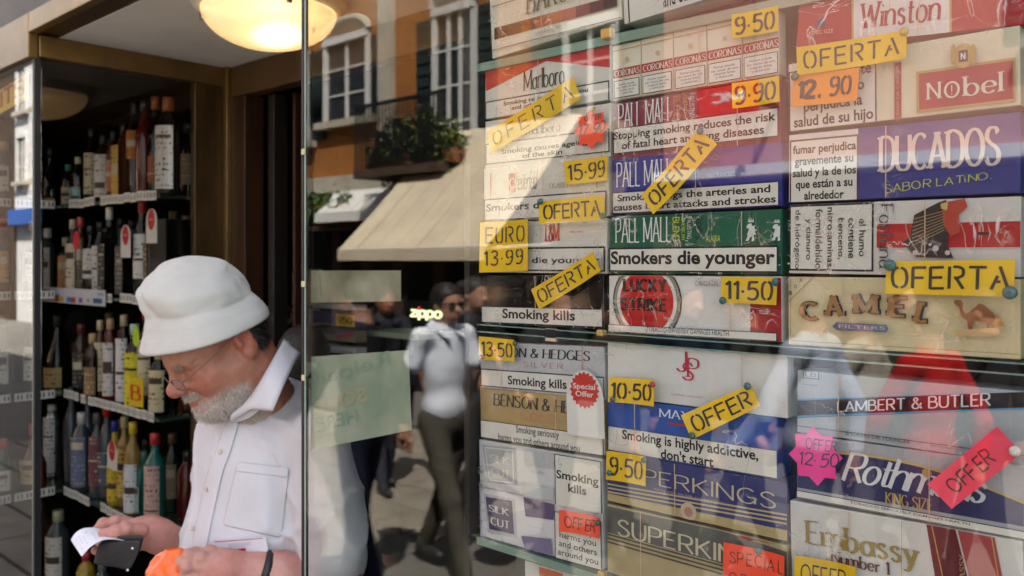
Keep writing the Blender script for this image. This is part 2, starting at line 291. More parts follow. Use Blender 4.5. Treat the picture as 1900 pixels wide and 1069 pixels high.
def fit_texts():
    bpy.context.view_layer.update(); dg = bpy.context.evaluated_depsgraph_get(); junk = []
    for o, quad, y, rot, flip in _texts:
        ev = o.evaluated_get(dg); me = bpy.data.meshes.new_from_object(ev); n = len(me.vertices)
        co = np.empty(n * 3); me.vertices.foreach_get('co', co); co = co.reshape(-1, 3); mn = co.min(0); mx = co.max(0)
        u = (co[:, 0] - mn[0]) / (mx[0] - mn[0]); v = (co[:, 1] - mn[1]) / (mx[1] - mn[1])
        if rot == 90: u, v = v, 1 - u
        elif rot == -90: u, v = 1 - v, u
        if flip: u = 1 - u
        X_, Z_ = bilq(quad, u, v); out = np.stack([X_, np.full(n, y), Z_], 1); me.vertices.foreach_set('co', out.ravel()); me.update()
        nm, par = o.name, o.parent; keep = {k: o[k] for k in o.keys()}; cu = o.data
        bpy.data.objects.remove(o); bpy.data.curves.remove(cu)
        o2 = link(nm, me, par)
        for k, v_ in keep.items(): o2[k] = v_
# ================================================================ the setting: street, shop shell, entrance recess
stone = mat('paving_stone', (.30, .26, .205), .8, noise=.3, nscale=3, bump=.3, bscale=40)
stone_d = mat('street_ground', (.17, .155, .135), .85, noise=.3, nscale=1.2, bump=.3, bscale=25)
struct('street', (-150, -150, -.3), (150, .0, -.02), stone_d)
pav = tag(empty('pavement', (0, 0, 0)), kind='structure')
sm = MB().box((-.29, -.19, -.05), (.29, .19, 0)).build('paving_slab', stone, pav, bevel=.006)
slabs = [(x, y) for y in range(9) for x in range(19)]
for n, (i, j) in enumerate(slabs):
    o = sm if n == 0 else sm.copy()
    if n: COL.objects.link(o); o.parent = pav
    o.location = (-9.6 + j * .6 + (.3 if i % 2 else 0), -5.0 + i * .4, random.uniform(-.002, .003))
tag(boxo('kerb', (-14, -5.42, -.02), (4, -5.24, .03), mat('kerb_stone', (.17, .15, .13), .8, noise=.3)), kind='structure')
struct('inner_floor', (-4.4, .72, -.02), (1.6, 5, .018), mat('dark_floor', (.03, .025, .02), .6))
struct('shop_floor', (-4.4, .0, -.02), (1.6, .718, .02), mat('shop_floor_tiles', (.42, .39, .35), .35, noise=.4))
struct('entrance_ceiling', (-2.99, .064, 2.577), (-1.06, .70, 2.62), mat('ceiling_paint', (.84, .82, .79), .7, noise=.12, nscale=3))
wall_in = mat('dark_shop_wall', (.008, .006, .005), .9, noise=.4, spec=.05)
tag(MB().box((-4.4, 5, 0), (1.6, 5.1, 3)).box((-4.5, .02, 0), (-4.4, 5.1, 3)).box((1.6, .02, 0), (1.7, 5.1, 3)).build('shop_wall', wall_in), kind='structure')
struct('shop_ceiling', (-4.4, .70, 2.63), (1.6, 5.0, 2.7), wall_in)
struct('upper_shop_wall', (-6, -.02, 2.645), (3, .3, 4.2), mat('grey_stone_facing', (.08, .06, .04), .5, noise=.5, nscale=4, bump=.3, bscale=12))
tag(MB().box((-40, -.02, 0), (-4.5, .3, 9.5)).box((1.7, -.02, 0), (6, .3, 4.2)).build('shop_side_shade_wall', mat('side_stone', (.34, .32, .29), .8, noise=.3)), kind='structure')  # unseen left wall made taller and longer to shade the street
tag(MB().box((-9, .3, 3.9), (6, 9, 4.2)).build('roof', mat('roof_tile', (.3, .14, .08), .8)), kind='structure')

fr = thing('entrance_frame', 'gold anodised frame of fascia, beams and posts round the shop entrance', 'door frame')
boxo('fascia', (-4.5, -.03, 2.50), (-2.99, .0, 2.642), BRASS, fr, .003)
boxo('fascia', (-2.988, -.03, 2.578), (1.7, .0, 2.642), BRASS, fr, .003)
boxo('beam', (-2.99, .002, 2.579), (-1.06, .064, 2.60), BROWNW, fr)
boxo('beam', (-3.02, .002, 2.505), (-2.985, .70, 2.577), BRASS, fr, .003)
boxo('post', (-3.02, .53, 0), (-2.985, .70, 2.504), mat('bronze_post', (.11, .06, .022), .35, .5, noise=.5, stretch=(3, 3, .5)), fr, .003)
boxo('post', (-2.983, .64, 0), (-2.955, .70, 2.576), BRASS, fr, .003)
boxo('post', (-2.953, .66, 0), (-2.86, .74, 2.46), BROWNW, fr, .003)
boxo('post', (-2.80, .72, 0), (-2.76, .78, 2.46), DARKW, fr, .003)
boxo('post', (-2.70, .76, 0), (-2.685, .80, 2.46), BROWNW, fr, .003)
boxo('header', (-2.953, .66, 2.462), (-1.06, .72, 2.576), mat('bronze_header', (.13, .075, .03), .4, .4, noise=.4, nscale=4), fr, .003)

gp = thing('shop_window', 'tall frameless window pane in front of the cigarette display', 'window')
x573 = PY(573, 500).x
boxo('pane', (x573, -.010, .25), (1.6, -.002, 2.575), GLASS, gp)
boxo('edge_seal', (x573 - .0085, -.012, .25), (x573 - .001, .000, 2.575), BLACK, gp)
boxo('edge_strip', (x573 + .0015, -.0115, .25), (x573 + .0055, -.0106, 2.575), mat('green_glass_edge', (.32, .42, .36), .2), gp)
for pyy in (283, 527, 700):
    p = PY(574, pyy); boxo('clip', (p.x - .006, -.016, p.z - .006), (p.x + .006, -.0125, p.z + .006), mat('cream_clip', (.6, .55, .3), .4), gp, .002)
boxo('sill', (x573 - .01, -.03, .0), (1.6, .02, .245), mat('sill_stone', (.2, .18, .16), .5), gp)
cw = thing('corner_window', 'corner glass of the bottle cabinet left of the entrance', 'window')
CGL = glassy('corner_glass', (.88, .88, .86), f0=.022)
CG2 = glassy('front_corner_glass', (.86, .86, .84), f0=.012)
boxo('pane', (-2.996, .01, .3), (-2.988, .528, 2.503), CGL, cw)
boxo('pane', (-4.5, -.010, .3), (-3.003, -.002, 2.497), CG2, cw)
boxo('edge_seal', (-3.002, -.012, .3), (-2.986, .006, 2.50), BLACK, cw)
boxo('edge_strip', (-3.0065, -.012, .3), (-3.0028, .0, 2.50), mat('pale_glass_edge', (.45, .5, .42), .2), cw)
boxo('gasket', (-4.5, -.012, 2.485), (-3.004, -.0105, 2.4995), BLACK, cw)
boxo('sill', (-4.5, -.03, 0), (-2.985, .53, .295), mat('sill_stone', (.2, .18, .16), .5), cw)

# ceiling lamp
L = PY(500, 0, .30); lp = thing('ceiling_lamp', 'round white lit ceiling lamp over the shop entrance', 'lamp', (L.x, .30, 2.577))
MB().lathe([(.205, 0), (.212, -.012), (.205, -.03), (.188, -.038), (.175, -.036)], 48, cap=False).build('lamp_ring', mat('lamp_cream_metal', (.78, .74, .66), .35), lp, True)
lg = bpy.data.materials.new('frosted_lit_glass'); lg.use_nodes = True; t = lg.node_tree; b = t.nodes['Principled BSDF']
b.inputs['Base Color'].default_value = (.80, .70, .54, 1); b.inputs['Roughness'].default_value = .25; b.inputs['Coat Weight'].default_value = .6
tc = t.nodes.new('ShaderNodeTexCoord'); vd = t.nodes.new('ShaderNodeVectorMath'); vd.operation = 'DISTANCE'; vd.inputs[1].default_value = (.075, -.02, -.115)
mr = t.nodes.new('ShaderNodeMapRange'); mr.inputs[1].default_value = .015; mr.inputs[2].default_value = .15; mr.inputs[3].default_value = 1.0; mr.inputs[4].default_value = 0; mr.interpolation_type = 'SMOOTHSTEP'
ra = t.nodes.new('ShaderNodeValToRGB'); ra.color_ramp.elements[0].color = (.30, .20, .11, 1); ra.color_ramp.elements[1].color = (2.0, 1.75, 1.2, 1)
e = ra.color_ramp.elements.new(.5); e.color = (.62, .44, .22, 1)
t.links.new(tc.outputs['Object'], vd.inputs[0]); t.links.new(vd.outputs['Value'], mr.inputs[0]); t.links.new(mr.outputs[0], ra.inputs[0]); t.links.new(ra.outputs[0], b.inputs['Emission Color']); b.inputs['Emission Strength'].default_value = .30
bl_ = bpy.data.lights.new('lamp_bulb', 'POINT'); bl_.energy = .5; bl_.color = (1, .80, .55); bl_.shadow_soft_size = .03; bo = bpy.data.objects.new('lamp_bulb', bl_); COL.objects.link(bo); bo.parent = lp; bo.location = (.05, -.01, -.085)
trn = t.nodes.new('ShaderNodeBsdfTransparent'); trn.inputs[0].default_value = (1, .93, .8, 1); mxx = t.nodes.new('ShaderNodeMixShader'); mxx.inputs[0].default_value = .3; t.links.new(b.outputs[0], mxx.inputs[1]); t.links.new(trn.outputs[0], mxx.inputs[2]); t.links.new(mxx.outputs[0], t.nodes['Material Output'].inputs[0])
MB().lathe([(.184 * math.cos(a), -.034 - .105 * math.sin(a)) for a in [i * math.pi / 2 / 14 for i in range(15)]], 48).build('lamp_glass', lg, lp, True)
for k in range(3):
    a = k * 2.1 + 3.9; boxo('clip', (.186 * math.cos(a) - .006, .186 * math.sin(a) - .006, -.058), (.186 * math.cos(a) + .006, .186 * math.sin(a) + .006, -.03), mat('clip_metal', (.25, .25, .25), .3, 1), lp, .002)

# ================================================================ cigarette display
YC = .072
cab = thing('display_cabinet', 'dark wooden display cabinet behind the window holding cartons on glass shelves', 'cabinet')
boxo('back_panel', (-1.06, .17, .2), (.5, .19, 2.7), mat('cabinet_back', (.018, .012, .008), .5, noise=.5), cab)
boxo('side_panel', (-1.075, .05, .2), (-1.062, .64, 2.57), DARKW, cab)
boxo('side_panel', (.5, .0, .2), (.52, .64, 2.7), DARKW, cab)
boxo('base', (-1.06, .05, .02), (.5, .17, .2), DARKW, cab)
shelfm = mat('shelf_glass_edge', (.16, .26, .20), .12, spec=.8, coat=.5)
def shelf(pxl, pyl, pxr, pyr, th=.008):
    a = PY(pxl, pyl, YC - .006); b_ = PY(pxr, pyr, YC - .006); z = (a.z + b_.z) / 2
    return boxo('glass_shelf', (-1.058, YC - .008, z - th), (.498, .165, z), shelfm, cab)
def clipb(px, py, s=.012):
    p = PY(px, py, YC - .02); boxo('brass_clip', (p.x - s, YC - .022, p.z - s * .8), (p.x + s, YC - .010, p.z + s * .8), mat('brass', (.62, .42, .12), .3, .6), cab, .002)

class Carton:
    def __init__(s, label, xl, yt0, yb0, xr, yt1, yb1, col, Y=YC, depth=.045, wrap=True, group=None, side=None):
        tl, bl, tr, br = PY(xl, yt0, Y), PY(xl, yb0, Y), PY(xr, yt1, Y), PY(xr, yb1, Y)
        s.Y = Y; s.o = bl; slope = ((tr.z - tl.z) + (br.z - bl.z)) / 2 / (tr.x - tl.x); s.th = math.atan(slope)
        s.w = (tr.x - tl.x) / math.cos(s.th) - .0012; s.h = ((tl.z - bl.z) + (tr.z - br.z)) / 2 * math.cos(s.th) - .0012
        s.root = thing('cigarette_carton', label, 'carton', (bl.x + .0006, Y, bl.z + .0006), 0, group or 'cigarette cartons stacked in the window', ry=-s.th)
        boxo('box', (0, 0, 0), (s.w, depth, s.h), ink(col), s.root, .0012); s.k = 1
        if wrap:
            nx, nz = 30, 10; R = np.random.default_rng(int(xl * 7 + yt0)); hgt = R.random((nz + 1, nx + 1)) * .0012
            vs = [(s.w * i / nx, -.0042 - hgt[j, i], s.h * j / nz) for j in range(nz + 1) for i in range(nx + 1)]
            fs = [(j * (nx + 1) + i, j * (nx + 1) + i + 1, (j + 1) * (nx + 1) + i + 1, (j + 1) * (nx + 1) + i) for j in range(nz) for i in range(nx)]
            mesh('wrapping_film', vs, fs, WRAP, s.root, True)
            tx_ = s.w * (.16 + .7 * ((int(xl * 3 + yt0 * 7) % 97) / 97)); mesh('tear_strip', [(tx_, -.0039, .001), (tx_ + .0012, -.0039, .001), (tx_ + .0012, -.0039, s.h - .001), (tx_, -.0039, s.h - .001)], [(0, 1, 2, 3)], mat('tear_tape', (.62, .42, .30), .3), s.root)
    def L(s, px, py):
        p = PY(px, py, s.Y) - s.o; c, n = math.cos(s.th), math.sin(s.th)
        return p.x * c + p.z * n, -p.x * n + p.z * c
    def ly(s): s.k += 1; return -.00022 * s.k
    def rect(s, name, col, xa, ya, xb, yb, clampx=True, m=None):
        x0, z1 = s.L(xa, ya); x1, z0 = s.L(xb, yb); x0 = max(x0, .0004); x1 = min(x1, s.w - .0004); z0 = max(z0, .0004); z1 = min(z1, s.h - .0004); y = s.ly()
        return mesh(name, [(x0, y, z0), (x1, y, z0), (x1, y, z1), (x0, y, z1)], [(0, 1, 2, 3)], m or ink(col), s.root)
    def poly(s, name, col, pts):
        y = s.ly(); vs = []
        for p in pts:
            x, z = s.L(*p); vs.append((min(max(x, .0004), s.w - .0004), y, min(max(z, .0004), s.h - .0004)))
        return mesh(name, vs, [tuple(range(len(vs)))[::-1]], ink(col), s.root)
    def disc(s, name, col, px, py, rpx, rz=None, n=40):
        x, z = s.L(px, py); x1, _ = s.L(px + rpx, py); r = abs(x1 - x); rz = rz or r; y = s.ly(); W = s.w - .0004; H = s.h - .0004
        vs = [(min(max(x + r * math.cos(2 * math.pi * k / n), .0004), W), y, min(max(z + rz * math.sin(2 * math.pi * k / n), .0004), H)) for k in range(n)]
        return mesh(name, vs, [tuple(range(n))[::-1]], ink(col), s.root)
    def warn(s, xa, ya, xb, yb, txt, ta=None, bord=(.02, .02, .03), bold=.024, bw=2.2, col=(.76, .73, .665), tcol=None, **kw):
        s.rect('warning_border', bord, xa, ya, xb, yb); s.rect('warning_panel', col, xa + bw, ya + bw, xb - bw, yb - bw)
        if txt: s.text(txt, *(ta or (xa + 12, ya + 6, xb - 12, yb - 6)), tcol or (.02, .02, .025), bold=bold, **kw)
    def text(s, txt, xa, ya, xb, yb, col, bold=0, rot=0, q4=None, **kw):
        x0, z1 = s.L(xa, ya); x1, z0 = s.L(xb, yb)
        if q4: kw['quad'] = [s.L(*p) for p in q4]
        sans('warning_text' if kw.pop('w', 1) else 'lettering', txt, x0, z0, x1, z1, s.ly(), ink(col), s.root, bold=bold, rot=rot, **kw)
    def brand(s, txt, xa, ya, xb, yb, col, rot=0, q4=None, **kw):
        if q4: kw['quad'] = [s.L(*p) for p in q4]
        x0, z1 = s.L(xa, ya); x1, z0 = s.L(xb, yb); y = s.ly(); s.k += 2
        return lettering('brand_lettering', txt, x0, z0, x1, z1, y - .0002, ink(col), s.root, rot=rot, **kw)
WH = (.74, .705, .635); CR = (.74, .68, .54); RED = (.55, .03, .03)
# --- top row, above the first glass shelf
c = Carton('cream carton with a tapering orange brown band, at the top left above the shelf', 913, -95, 110, 1155, -215, 52, (.74, .70, .58))
for k, cc in enumerate([(.06, .03, .03), (.16, .06, .04), (.30, .10, .04), (.55, .17, .05), (.66, .24, .10), (.60, .22, .16), (.34, .12, .12), (.16, .06, .07), (.08, .03, .04)]):
    xa = 917 + k * 25.4; xb = xa + 25.6
    yt = lambda x: 53 - (x - 917) * .262; ybm = lambda x: 75 - (x - 917) * .272
    c.poly('colour_band', cc, [(xa, yt(xa)), (xb, yt(xb)), (xb, ybm(xb)), (xa, ybm(xa))])
c.brand('BARCLAY', 974, -14, 1122, -20, (.22, .18, .08), thick=.15, thin=.04, serif=.09, slant=.12)
c.poly('rule_line', (.1, .09, .07), [(914, 94.5), (1154, 33), (1154, 34.4), (914, 96)])
c.text('ORIGINAL TASTE', 994, 62, 1054, 49, (.45, .42, .33), w=0); c.text('TOBACCO SERIOUSLY DAMAGES HEALTH', 967, 86, 1088, 58, (.4, .38, .3), w=0)
c.poly('rule_line', (.12, .10, .08), [(914, 14), (960, 0), (960, 1.6), (914, 15.6)])
c = Carton('white carton with a harms others warning, above the shelf', 1158, -150, 46, 1470, -300, -24, WH)
c.warn(1160, -75, 1462, -38, None, bw=3)
c.text('Smoking seriously harms you\nand others around you', 1206, -60, 1420, -30, (.02, .02, .02), bold=.012)
shelf(913, 116, 1155, 58, .014); clipb(1125, 62, .010)
# --- column 1
c = Carton('white carton with red chevron top and orange offer card, top of the left column', 900, 133, 222, 1133, 80, 190, WH)
c.poly('red_chevron', (.60, .06, .03), [(900, 133), (1018, 105), (1018, 112), (902, 170)]); c.poly('red_chevron', (.60, .05, .05), [(1012, 107), (1133, 80), (1133, 126), (1010, 114)])
c.brand('Marlboro', 971, 133, 1048, 157, (.05, .035, .02), thick=.13, thin=.045, serif=.05, vscale=1, gap=.17)
c.warn(901, 190, 1131, 190, 'Smoking seriously harms you\nand others around you', (935, 190, 1092, 185), bord=(.1, .1, .1))
c = Carton('white carton with an ageing of the skin warning, second in the left column', 900, 222, 315, 1133, 190, 288, WH)
c.brand('Marlboro', 975, 236, 1040, 244, (.06, .04, .025), thick=.12, thin=.045, serif=.05, gap=.17)
c.warn(901, 268, 1131, 283, 'Smoking causes ageing\nof the skin', (930, 278, 1090, 282), bord=(.1, .1, .1))
c = Carton('cream carton with a small red letter and script name, third in the left column', 898, 315, 413, 1130, 288, 404, (.75, .71, .62))
c.rect('emblem_block', (.5, .05, .04), 944, 323, 956, 357); c.brand('C', 945, 332, 955, 350, (.8, .75, .68), thick=.14, thin=.05)
c.brand('hesterfield', 957, 320, 998, 351, (.1, .08, .06), thick=.1, thin=.04, slant=.3, gap=.08)
c.brand('CIGARETTES', 1020, 341, 1073, 347, (.35, .28, .2), thick=.1, thin=.05, serif=.04)
c.poly('rule_line', (.6, .22, .12), [(911, 322), (913, 322), (913, 366), (911, 366)]); c.poly('rule_line', (.6, .22, .12), [(1108, 335), (1110, 335), (1110, 350), (1108, 350)])
c.warn(900, 371, 1127, 400, 'Smokers die younger', (904, 380, 1115, 386))
c = Carton('white carton with tall red initials and a die younger warning, fourth in the left column', 895, 413, 506, 1127, 404, 508, WH)
c.brand('L&M', 1010, 415, 1039, 449, (.60, .07, .06), thick=.26, thin=.08, serif=.1, gap=.1)
c.text('RED LABEL', 1057, 430, 1083, 432, (.6, .1, .08), w=0)
c.warn(897, 461, 1123, 505, 'Smokers die younger', (900, 478, 1112, 493), bw=3)
c = Carton('glossy black carton with a smoking kills warning, bottom of the upper left stack', 892, 511, 601, 1122, 509, 611, (.006, .006, .007))
for o in c.root.children:
    if o.name.startswith('box'): o.data.materials[0] = mat('mirror_black_card', (.006, .006, .007), .06, coat=1)
c.warn(892, 568, 1119, 609, 'Smoking kills', (932, 573, 1067, 602))
shelf(892, 604, 1120, 615, .010); clipb(1113, 618, .006)
bx = PY(1020, 622, YC - .01); boxo('price_rail', (-1.055, YC + .02, bx.z - .028), (-.48, YC + .03, bx.z - .006), mat('dark_rail', (.03, .025, .02), .4), cab)
boxo('tag', (bx.x - .011, YC - .008, bx.z - .010), (bx.x + .011, YC - .004, bx.z + .010), ink((.75, .62, .42)), cab)
SIL = (.50, .52, .54)
c = Carton('silver grey carton with a smoking kills warning, top of the lower left stack', 892, 630, 722, 1124, 643, 739, (.56, .57, .58))
c.brand('BENSON & HEDGES', 895, 643, 1095, 671, (.03, .03, .03), thick=.17, thin=.06, serif=.06, slant=.08)
c.brand('SILVER', 972, 671, 1045, 686, (.55, .2, .2), thick=.09, thin=.05, gap=.4)
c.poly('rule_line', (.6, .2, .15), [(1080, 640), (1081.3, 640), (1081.3, 690), (1080, 690)])
c.warn(892, 684, 1123, 737, 'Smoking kills', (943, 697, 1053, 728))
c = Carton('gold carton with a harms you and others warning, second of the lower left stack', 892, 722, 811, 1124, 739, 852, (.50, .35, .15))
c.rect('white_panel', WH, 892, 780, 1122, 850)
c.brand('BENSON & HEDGES', 914, 730, 1120, 776, (.03, .03, .03), thick=.17, thin=.06, serif=.06, slant=.08)
c.brand('GOLD', 966, 763, 1030, 788, (.62, .25, .15), thick=.1, thin=.05, gap=.4)
c.warn(892, 779, 1121, 849, None, bw=1.3); c.text('Smoking seriously\nharms you and others around you', 925, 785, 1077, 844, (.05, .05, .05), bold=.008)
c = Carton('white carton with tilted grey squares, third of the lower left stack', 890, 811, 905, 1120, 852, 950, (.66, .66, .66))
c.poly('name_square', (.44, .45, .45), [(895, 826), (957, 832), (960, 902), (905, 895)]); c.poly('name_square_border', (.8, .8, .8), [(899, 830), (952, 835), (954, 898), (908, 892)]); c.poly('name_square', (.47, .48, .48), [(901, 832), (950, 837), (952, 896), (909, 890)])
c.brand('SILK', 909, 843, 946, 864, (.72, .72, .72), thick=.16, thin=.07, serif=.05); c.brand('CUT', 912, 867, 947, 889, (.72, .72, .72), thick=.16, thin=.07, serif=.05)
c.poly('colour_square', (.52, .53, .54), [(972, 832), (1030, 842), (1028, 868), (975, 864)]); c.poly('colour_square', (.55, .56, .57), [(968, 895), (1028, 905), (1028, 930), (972, 922)]); c.text('SILVER', 985, 872, 1012, 882, (.5, .5, .5), w=0)
c.warn(1030, 842, 1119, 956, 'Smoking\nkills', (1034, 871, 1113, 924), bw=1.8)
c = Carton('white carton with tilted purple squares, bottom of the lower left stack', 890, 905, 995, 1120, 950, 1064, (.72, .70, .71))
c.poly('name_square_border', (.55, .53, .56), [(897, 916), (955, 926), (960, 1000), (905, 988)]); c.poly('name_square', (.07, .04, .13), [(901, 922), (950, 930), (954, 992), (908, 982)])
c.brand('SILK', 907, 936, 945, 958, (.7, .68, .72), thick=.16, thin=.07, serif=.05); c.brand('CUT', 911, 959, 946, 982, (.7, .68, .72), thick=.16, thin=.07, serif=.05)
c.poly('colour_square', (.14, .10, .20), [(972, 922), (1030, 936), (1028, 965), (976, 958)]); c.poly('colour_square', (.26, .22, .36), [(968, 994), (1024, 1000), (1027, 1040), (975, 1024)]); c.text('PURPLE', 980, 974, 1012, 984, (.45, .42, .48), w=0)
c.rect('side_stripe', (.10, .05, .18), 890, 905, 893, 993)
c.warn(1030, 948, 1119, 1062, 'seriously\nharms you\nand others\naround you', (1036, 968, 1112, 1052), bw=1.8, bold=.004)
shelf(892, 1000, 1118, 1066, .012); clipb(1115, 1066, .006)
c = Carton('orange and cream carton only just visible under the lowest left shelf', 975, 1045, 1180, 1120, 1082, 1240, (.62, .60, .55)); c.rect('colour_band', (.62, .18, .08), 1000, 1052, 1045, 1140)
# --- column 2
xs = [1137, 1190, 1250, 1312, 1378, 1447]
yt = lambda x: 86 - (x - 1137) * .236; yb = lambda x: 188 - (x - 1137) * .155
whr = ['first from the left', 'second from the left', 'in the middle', 'fourth from the left', 'at the right end']
for i in range(5):
    a, b2 = xs[i], xs[i + 1]
    p = Carton('cream pack with dark red name band, %s of the row' % whr[i], a, yt(a), yb(a), b2, yt(b2), yb(b2), (.74, .68, .55), wrap=(i % 2 == 0), group='cream cigarette packs in a row', depth=.022)
    f = (b2 - a) / 60; m_ = lambda t, x: yt(x) + (yb(x) - yt(x)) * t
    p.rect('name_band', (.42, .06, .05), a, m_(.44, a), b2, m_(.60, b2)); p.brand('CORONAS', a + 3, m_(.47, a + 3), b2 - 3, m_(.58, b2 - 3), (.78, .70, .62), thick=.17, thin=.06, serif=.05)
    p.poly('lid_line', (.5, .36, .15), [(a, m_(.10, a)), (b2, m_(.10, b2)), (b2, m_(.115, b2)), (a, m_(.115, a))])
    p.disc('crest', (.62, .50, .30), (a + b2) / 2, m_(.30, (a + b2) / 2), 4)
    p.warn(a + 3, m_(.65, a), b2 - 3, m_(.97, b2), 'Fumar puede\nser causa de una\nmuerte lenta\ny dolorosa', (a + 8, m_(.70, a), b2 - 8, m_(.93, b2)), bw=1.2, bold=0)
def pm(c, band, x0, ya, x1, yb_, lefty, righty, extra, nameb, col2):
    pass
c = Carton('wine red carton with a stopping smoking warning, second in the middle column', 1137, 190, 297, 1450, 143, 262, (.25, .03, .06))
c.rect('colour_band', (.42, .03, .04), 1297, 165, 1449, 215); c.brand('PALL MALL', 1146, 194, 1247, 230, (.80, .78, .78), thick=.13, thin=.05, serif=.05, gap=.16)
c.brand('BLEND', 1250, 180, 1263, 222, (.60, .25, .10), rot=90, thick=.12); c.brand('AMERICAN', 1268, 177, 1276, 220, (.55, .28, .10), rot=90, thick=.12); c.brand('PALLISTING', 1280, 175, 1290, 217, (.6, .5, .6), rot=90, thick=.12)
c.warn(1139, 240, 1446, 255, 'Stopping smoking reduces the risk\nof fatal heart and lung diseases', (1141, 247, 1441, 252), bord=(.08, .03, .06))
c = Carton('blue carton with an arteries and heart attacks warning, third in the middle column', 1135, 297, 399, 1452, 262, 386, (.025, .045, .30))
c.rect('colour_band', (.10, .06, .28), 1300, 275, 1451, 325); c.brand('PALL MALL', 1143, 303, 1246, 342, (.80, .80, .84), thick=.13, thin=.05, serif=.05, gap=.16); c.text('SAN FRANCISCO', 1312, 323, 1367, 327, (.15, .35, .6), w=0)
c.warn(1136, 358, 1446, 383, 'Smoking clogs the arteries and\ncauses heart attacks and strokes', (1139, 363, 1440, 377), bord=(.03, .03, .12))
c = Carton('green carton with a smokers die younger warning, fourth in the middle column', 1133, 400, 508, 1452, 387, 509, (.01, .15, .09))
c.brand('PALL MALL', 1141, 406, 1245, 450, (.80, .82, .80), thick=.13, thin=.05, serif=.05, gap=.16)
c.brand('BLEND', 1248, 404, 1261, 448, (.55, .65, .05), rot=90, thick=.14); c.brand('AMERICAN', 1265, 404, 1272, 446, (.5, .6, .05), rot=90, thick=.12); c.brand('PALLISTING', 1276, 404, 1284, 444, (.7, .75, .6), rot=90, thick=.1); c.brand("200's", 1292, 402, 1304, 446, (.01, .05, .04), rot=90, thick=.14); c.text('ALASKA', 1312, 438, 1338, 449, (.5, .6, .05), w=0)
def lion(c, px, py, s, col):
    P = lambda x, y: (px + x * s, py + y * s)
    c.poly('lion_emblem', col, [P(0, 0), P(4, -10), P(-2, -14), P(2, -20), P(8, -22), P(10, -16), P(16, -18), P(14, -12), P(20, -8), P(15, -6), P(18, 2), P(13, 0), P(14, 12), P(9, 14), P(10, 4), P(5, 6), P(3, 12), P(-3, 13), P(1, 4)])
    for k in range(3): c.poly('lion_emblem', col, [P(2 + k * 4, -24), P(4 + k * 4, -32), P(6 + k * 4, -24)])
lion(c, 1388, 436, .95, (.72, .75, .72)); lion(c, 1437, 436, .9, (.72, .75, .72))
c.warn(1133, 461, 1447, 507, 'Smokers die younger', (1137, 467, 1441, 500), bold=.03, bw=3)
c = Carton('white carton with a big red bullseye and red end panel, fifth in the middle column', 1130, 511, 617, 1452, 512, 637, (.74, .73, .70))
c.rect('red_end', (.42, .02, .03), 1391, 516, 1451, 636)
zc = (1199, 560); c.disc('emblem_ring', (.05, .05, .05), *zc, 66); c.disc('emblem_ring', (.28, .29, .22), *zc, 63); c.disc('emblem_ring', (.78, .77, .72), *zc, 57); c.disc('red_disc', (.60, .02, .02), *zc, 51)
c.brand('LUCKY', 1156, 517, 1238, 544, (.03, .01, .01), thick=.30, thin=.18, gap=.3); c.brand('STRIKE', 1152, 552, 1237, 580, (.03, .01, .01), thick=.28, thin=.18, gap=.28)
c.brand("IT'S TOASTED", 1170, 586, 1215, 596, (.2, .01, .01), thick=.12); c.text('ORIGINAL', 1291, 522, 1336, 532, (.3, .3, .3), w=0)
c.warn(1130, 602, 1443, 634, 'TOBACCO SERIOUSLY DAMAGES HEALTH', (1202, 607, 1354, 624), bw=1.2, bold=0)
shelf(1130, 622, 1452, 643, .010)
c = Carton('plain white carton with an ornate red monogram, top of the lower middle stack', 1127, 624, 735, 1462, 647, 778, (.74, .73, .70))
RM = (.55, .02, .04)
c.brand('J', 1254, 652, 1276, 692, RM, thick=.12, thin=.06, serif=.1); c.brand('P', 1272, 664, 1298, 702, RM, thick=.12, thin=.05, serif=.08); c.brand('S', 1266, 672, 1288, 708, RM, thick=.1, thin=.07)
c.text('PLAYER SPECIAL', 1235, 713, 1310, 723, (.66, .62, .56), w=0); c.text('SUPER LIGHTS', 1246, 730, 1305, 740, (.6, .2, .2), w=0)
c = Carton('bright blue carton with a highly addictive warning, second of the lower middle stack', 1127, 737, 837, 1444, 775, 892, (.03, .11, .42))
c.brand('MAYFAIR', 1222, 758, 1340, 790, (.75, .78, .85), thick=.13, thin=.05, serif=.05); c.rect('name_label', (.5, .03, .04), 1240, 784, 1330, 800); c.text('KING SIZE', 1250, 788, 1322, 798, (.8, .7, .7), w=0)
c.warn(1128, 790, 1443, 889, 'Smoking is highly addictive,\ndon\'t start', (1155, 797, 1408, 882), bord=(.15, .15, .2), bw=1.5)
c = Carton('dark blue and gold striped carton with wide lettering, third of the lower middle stack', 1126, 839, 930, 1462, 895, 1010, (.05, .06, .20))
def stripes(c, y0, y1, col, n=3, gap=7, x0=1127, x1=1461):
    for k in range(n): c.poly('gold_stripe', col, [(x0, y0 + k * gap), (x1, y1 + k * gap * 1.15), (x1, y1 + k * gap * 1.15 + 3.4), (x0, y0 + k * gap + 3)])
c.poly('gold_band', (.50, .40, .20), [(1127, 916), (1461, 985), (1461, 1009), (1127, 929)]); stripes(c, 897, 955, (.55, .45, .25))
c.brand('SUPERKINGS', 1134, 858, 1440, 946, (.60, .52, .36), thick=.085, thin=.075)
c.disc('crest', (.60, .48, .32), 1278, 950, 15); c.disc('crest', (.5, .25, .2), 1278, 950, 8); c.text('KING SIZE FILTER CIGARETTES', 1215, 906, 1345, 936, (.5, .45, .35), w=0)
c = Carton('olive and gold striped carton with wide lettering, bottom of the lower middle stack', 1126, 932, 1062, 1462, 1012, 1160, (.50, .41, .23))
c.poly('grey_band', (.15, .15, .13), [(1127, 940), (1340, 985), (1461, 1025), (1461, 1080), (1127, 988)]); stripes(c, 990, 1082, (.10, .10, .09))
